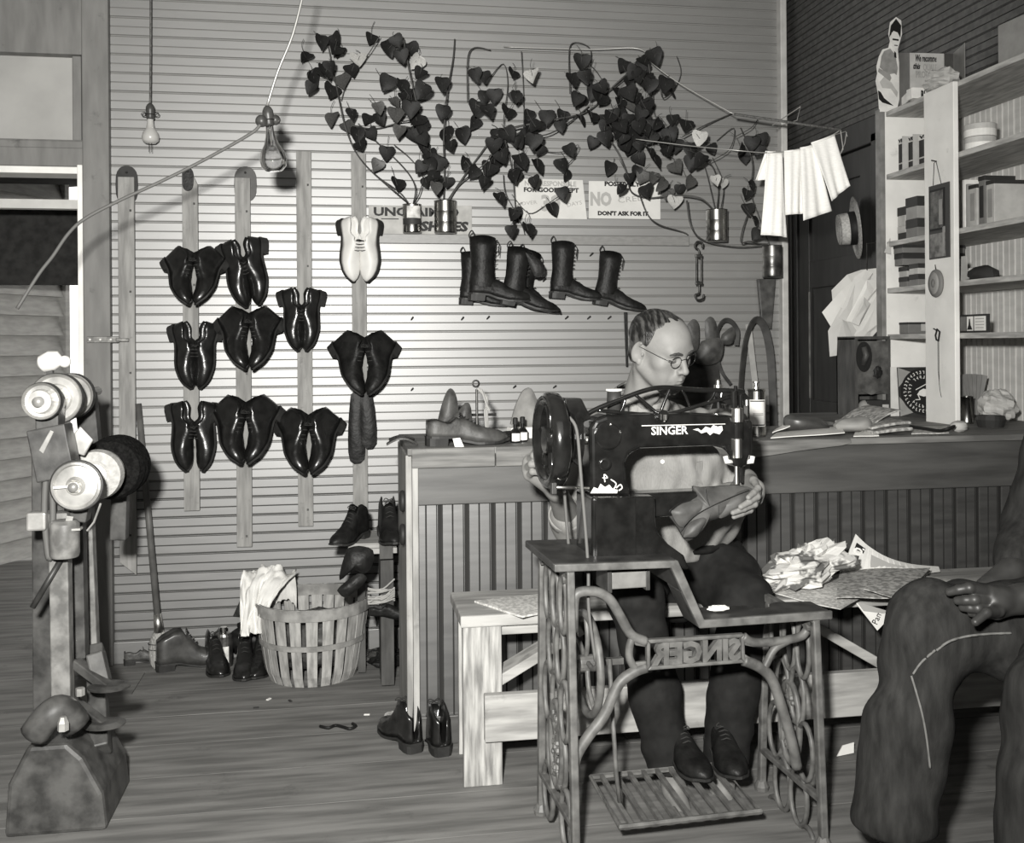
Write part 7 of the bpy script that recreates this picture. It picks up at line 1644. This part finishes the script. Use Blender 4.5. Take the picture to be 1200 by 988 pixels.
sheet((Z3(1012, 690, BZ + .05), Z3(1055, 702, BZ + .05), Z3(1090, 665, BZ + .055), Z3(1035, 668, BZ + .055)), m_news, 'small dense-print leaf on top of the newspapers', 'newspaper', sag=.006, cat='newspaper', group=g)
YU = 3.17
up_ = root('newspaper', 'upright newspaper page with a black CO. heading', 'newspaper', atY(1030, 690, YU), group=None)
a, b, c, d = atY(988, 668, YU), atY(1003, 627, YU), atY(1062, 661, YU + .02), atY(1090, 668, YU - .03)
mb = MB(); TOP = catmull([atY(1003, 626, YU), atY(1018, 640, YU), atY(1040, 653, YU), atY(1068, 661, YU + .02), atY(1100, 664, YU + .03)], 4); BOT = catmull([atY(985, 672, YU - .02), atY(1010, 678, YU - .02), atY(1040, 676, YU - .03), atY(1070, 674, YU - .03), atY(1102, 670, YU)], 4); n = len(TOP)
mb.add(TOP + BOT + [p + Vector((0, .003, 0)) for p in TOP + BOT], [q for i in range(n - 1) for q in ((i, n + i, n + i + 1, i + 1), (2 * n + i + 1, 3 * n + i + 1, 3 * n + i, 2 * n + i), (i + 1, 2 * n + i + 1, 2 * n + i, i))] + [(0, 2 * n, 3 * n, n)])
part('page', mb, mat('pale_newsprint', .62, .8, .2, amt=.06, scale=40), up_, True)
part('heading_block', MB().prism(outl([(1004, 636), (1014, 643), (1006, 661), (994, 658)], YU - .004, 1), YU - .006, YU - .003), m_ink, up_, True)
p = atY(1005, 649, YU - .008); lettering('CO.', .045, m_paper, up_, wmat(up_).inverted() @ Matrix.Translation(p) @ Matrix.Rotation(math.radians(-58), 4, 'Y') @ FACE, bold=.002, width=.052)
part('photo_print', MB().prism(outl([(1021, 650), (1042, 660), (1060, 664), (1020, 665)], YU - .014, 1), YU - .016, YU - .013), m_print, up_, True)
hn = root('newspaper', 'corner of newspaper hanging over the bench edge with printed word', 'newspaper', atY(1025, 710, 2.94), group=None)
part('leaf', MB().prism(outl([(1002, 706), (1048, 718), (1028, 739)], 2.935, 1), 2.934, 2.937), m_paper, hn, True); part('picture_print', MB().prism(outl([(1004, 705), (1040, 716), (1036, 719), (1012, 716)], 2.932, 1), 2.931, 2.933), m_print, hn, True)
p = atY(1028, 724, 2.9325); lettering('Pam', .03, m_ink, hn, wmat(hn).inverted() @ Matrix.Translation(p) @ Matrix.Rotation(math.radians(-65), 4, 'Y') @ FACE, width=.04)
pc_ = Z3(943, 690, BZ + .01)
single('paper_bundle', crumple(.098, 17, (1.45, .95, .62), .75, 22), mat('crumpled_newsprint', .58, .8, .2, g2=.12, scale=16, detail=3, lo=.44, hi=.50), 'bundle of crumpled newspaper on the bench right of the man', 'newspaper', M=LRS((pc_.x + .01, pc_.y, BZ + .085), (0, -.28, .1), 1.0))
single('black_case', pillow([(-.04, 0), (.035, 0), (.04, .04), (.01, .055), (-.03, .05)], .06, wob=.004), m_blk2, 'small black leather case on the bench behind the man\'s knee', 'case', smooth=True, M=Matrix.Translation((atY(863, 668, 3.12).x, 3.12, BZ + .001)))
single('dark_cloth', crumple(.07, 71, (1.3, 1, .35), .4, 18), m_news, 'dark printed paper heap left of the crumpled bundle', 'paper', M=Matrix.Translation((atY(885, 685, 3.1).x, 3.1, BZ + .02)))
p = ml(842, 722, -.09); single('paper_scrap', crumple(.015, 81, (2, 1, .5), .3, 12), m_paper, 'white scrap of paper on the low part of the machine table', 'paper', M=Matrix.Translation(MW @ Vector((p.x, -.09, zl_ + .008))))
p = atY(1005, 843, 2.9); single('floor_paper', MB().prism([(-.03, 0), (.03, .004), (.035, .035), (-.005, .03)], -.002, .002), m_paper, 'white paper scrap standing on the floor under the bench', 'paper', M=LRS((p.x, 2.98, .0), (-.2, 0, .1)))

# second seated person, at the right edge
m_denim = mat('worn_denim', .036, .9, .15, amt=.35, scale=24, stretch=(2, 2, .5), bump=.12, bscale=140, g2=.016, lo=.32, hi=.70); m_dskin = mat('dark_skin', .035, .45, .4, amt=.15, scale=30); m_seam = mat('overall_stitching', .14, .8, .2)
p2 = root('person', 'seated person in denim overalls at the right edge, hand resting on the thigh', 'person', (1.55, 2.05, 0))
kn = atF(1088, 728, 2.28); hp = atF(1290, 752, 2.36); an = atF(1048, 955, 2.30); kn2 = atF(1235, 800, 1.98); an2 = atF(1215, 1010, 1.98); hp2 = atF(1330, 770, 2.18)
pel2 = (hp + hp2) / 2 + Vector((.02, 0, .02)); ch2 = pel2 + Vector((.02, .02, .36)); nk2 = ch2 + Vector((-.03, 0, .22)); hd2 = nk2 + Vector((-.03, .01, .15))
w2 = atF(1196, 702, 2.18); el2 = pel2 + Vector((-.06, -.20, .22)); sh2 = ch2 + Vector((0, -.19, .11)); shf = ch2 + Vector((0, .19, .11)); elf = pel2 + Vector((-.04, .27, .2)); wf = (kn + hp) / 2 + Vector((.05, .08, .12))
fing = lambda L, Fd: [atF(x, y, Fd) for x, y in L]
hd_ = hand_sdf(w2, atF(1176, 702, 2.17), fing([(1160, 694), (1163, 703), (1165, 712), (1168, 719)], 2.165), fing([(1136, 689), (1142, 703), (1146, 713), (1152, 720)], 2.15), fing([(1112, 694), (1122, 704), (1128, 712), (1138, 719)], 2.17),
               [atF(1170, 716, 2.14), atF(1156, 718, 2.11), atF(1143, 729, 2.10)], r=.0108, forearm=el2, fr=.042)
sk = [hd_.mesh()]
b = SDF((1.0, 1.4, .0), (2.35, 2.7, 1.6), .009)
b.cap(pel2, ch2, .13, .14, k=.05).cap(ch2, nk2, .12, .06, k=.05).cap(sh2, shf, .06, k=.05)
for a_, e_, w_ in ((sh2, el2, w2), (shf, elf, wf)): b.cap(a_, e_, .050, .042, k=.03).cap(e_, w_, .042, .03, k=.02)
for h_, k_, a_ in ((hp, kn, an), (hp2, kn2, an2)): b.cap(h_, k_, .08, .06, k=.03).cap(k_, a_, .055, .038, k=.02)
b.cap(wf, wf + Vector((-.09, -.02, -.03)), .034, .02, k=.02)
sk.append(b.mesh())
fdir = Vector((-.95, -.25, -.15)).normalized(); u_ = (u0 - fdir * u0.dot(fdir)).normalized()
sk.append(xf(head_sdf(.004).mesh(), axes(fdir.cross(u_), fdir, u_, hd2)))
mpart('body', np_mesh('body', sk, m_dskin), p2)
mpart('hair', np_mesh('hair', [xf(hair_sdf(.005).mesh(), axes(fdir.cross(u_), fdir, u_, hd2))], m_brow), p2)
s = SDF((.95, 1.5, .1), (2.35, 2.75, .95), .008)
s.cap(hp, hp2, .15, k=.06); s.cap(pel2, pel2 + Vector((0, 0, .2)), .17, .17, k=.05)
for h_, k_, a_, q in ((hp, kn, an, 1.0), (hp2, kn2, an2, .92)): s.chain([h_, h_.lerp(k_, .5), k_], [.115 * q, .105 * q, .088 * q], k=.05); s.chain([k_, k_.lerp(a_, .5), a_], [.086 * q, .088 * q, .090 * q], k=.03)
s.warp(folds(.013, [(40, 30, 12, 18, .3), (22, -30, -24, 15, 1.2), (16, 22, 30, 20, 2.1), (64, 10, 8, 9, .7)]))
s.half((0, 0, an.z - .03), (0, 0, -1), k=.006)
mpart('overalls', np_mesh('overalls', [s.mesh()], m_denim), p2)
s2_ = s
def hit(sd, px, py):                                     # where a line of sight meets a figure's clothing
    d = np.array(ray(px, py)); o = np.array(CAM)
    for t in np.arange(1.4, 3.2, .004):
        q = ((o + d * t - sd.lo) / sd.h).astype(int)
        if (q < 0).any() or (q >= sd.n).any(): continue
        if sd.f[q[0], q[1], q[2]] < .004: return Vector(o + d * (t - .006))
    return None
for pts in (((1098, 762), (1112, 752), (1132, 746), (1158, 743), (1185, 742)), ((1070, 790), (1080, 776), (1096, 762)), ((1068, 792), (1074, 812), (1081, 838), (1086, 866), (1090, 900))):
    Q = [h for h in (hit(s2_, p.x, p.y) for p in catmull([Vector((a, b, 0)) for a, b in pts], 8)) if h is not None]
    if len(Q) > 1: part('seam', MB().tube(Q, .0028, 5), m_seam, p2, True, smooth=True)
s = SDF((1.2, 1.45, .6), (2.35, 2.75, 1.5), .009)
s.cap(pel2 + Vector((0, 0, .1)), ch2, .165, .17, k=.05); s.cap(ch2, nk2, .13, .075, k=.05); s.cap(sh2, shf, .08, k=.05)
for a_, e_, w_ in ((sh2, el2, w2), (shf, elf, wf)): s.chain([a_, e_, e_.lerp(w_, .75)], [.075, .064, .055], k=.03)
s.warp(folds(.006, [(60, 30, 12, 18, .3), (42, -30, -44, 15, 1.2)])); s.half(nk2 + Vector((0, 0, .02)), (0, 0, 1), k=.006)
mpart('shirt', np_mesh('shirt', [s.mesh()], m_denim), p2)
def surf(px, py, F): return atF(px, py, F)
for pts in (((1095, 760), (1110, 750), (1130, 744), (1158, 742)), ((1068, 790), (1078, 776), (1092, 764)), ((1068, 792), (1074, 815), (1082, 845), (1088, 868))):
    pass
for an_, rot in ((an, 95), (an2, 100)):
    e = bpy.data.objects.new('shoe', None); COL.objects.link(e); e.parent = p2
    e.matrix_basis = wmat(p2).inverted() @ LRS(Vector((an_.x + .05, an_.y, .0)), (0, 0, math.radians(rot)), 1.02)
    for nm, me in SHOE['worn']: link(nm, me, e)
    sx_ = MB().tube([an_ + Vector((0, 0, .03)), Vector((an_.x + .02, an_.y, .09))], [.045, .038], 12); part('sock', sx_, m_ink, p2, True, smooth=True)
sl = root('stool', 'plain wooden stool under the seated person at the right edge', 'stool', (pel2.x, pel2.y, 0))
zs_ = pel2.z - .185
part('seat', MB().lathe([(.18, zs_ - .03), (.185, zs_ - .015), (.18, zs_)], 24), m_crate, sl)
for k in range(4):
    a = PI / 4 + k * PI / 2; part('leg', MB().tube([(.12 * math.cos(a), .12 * math.sin(a), zs_ - .03), (.17 * math.cos(a), .17 * math.sin(a), 0)], .016, 8), m_crate, sl)
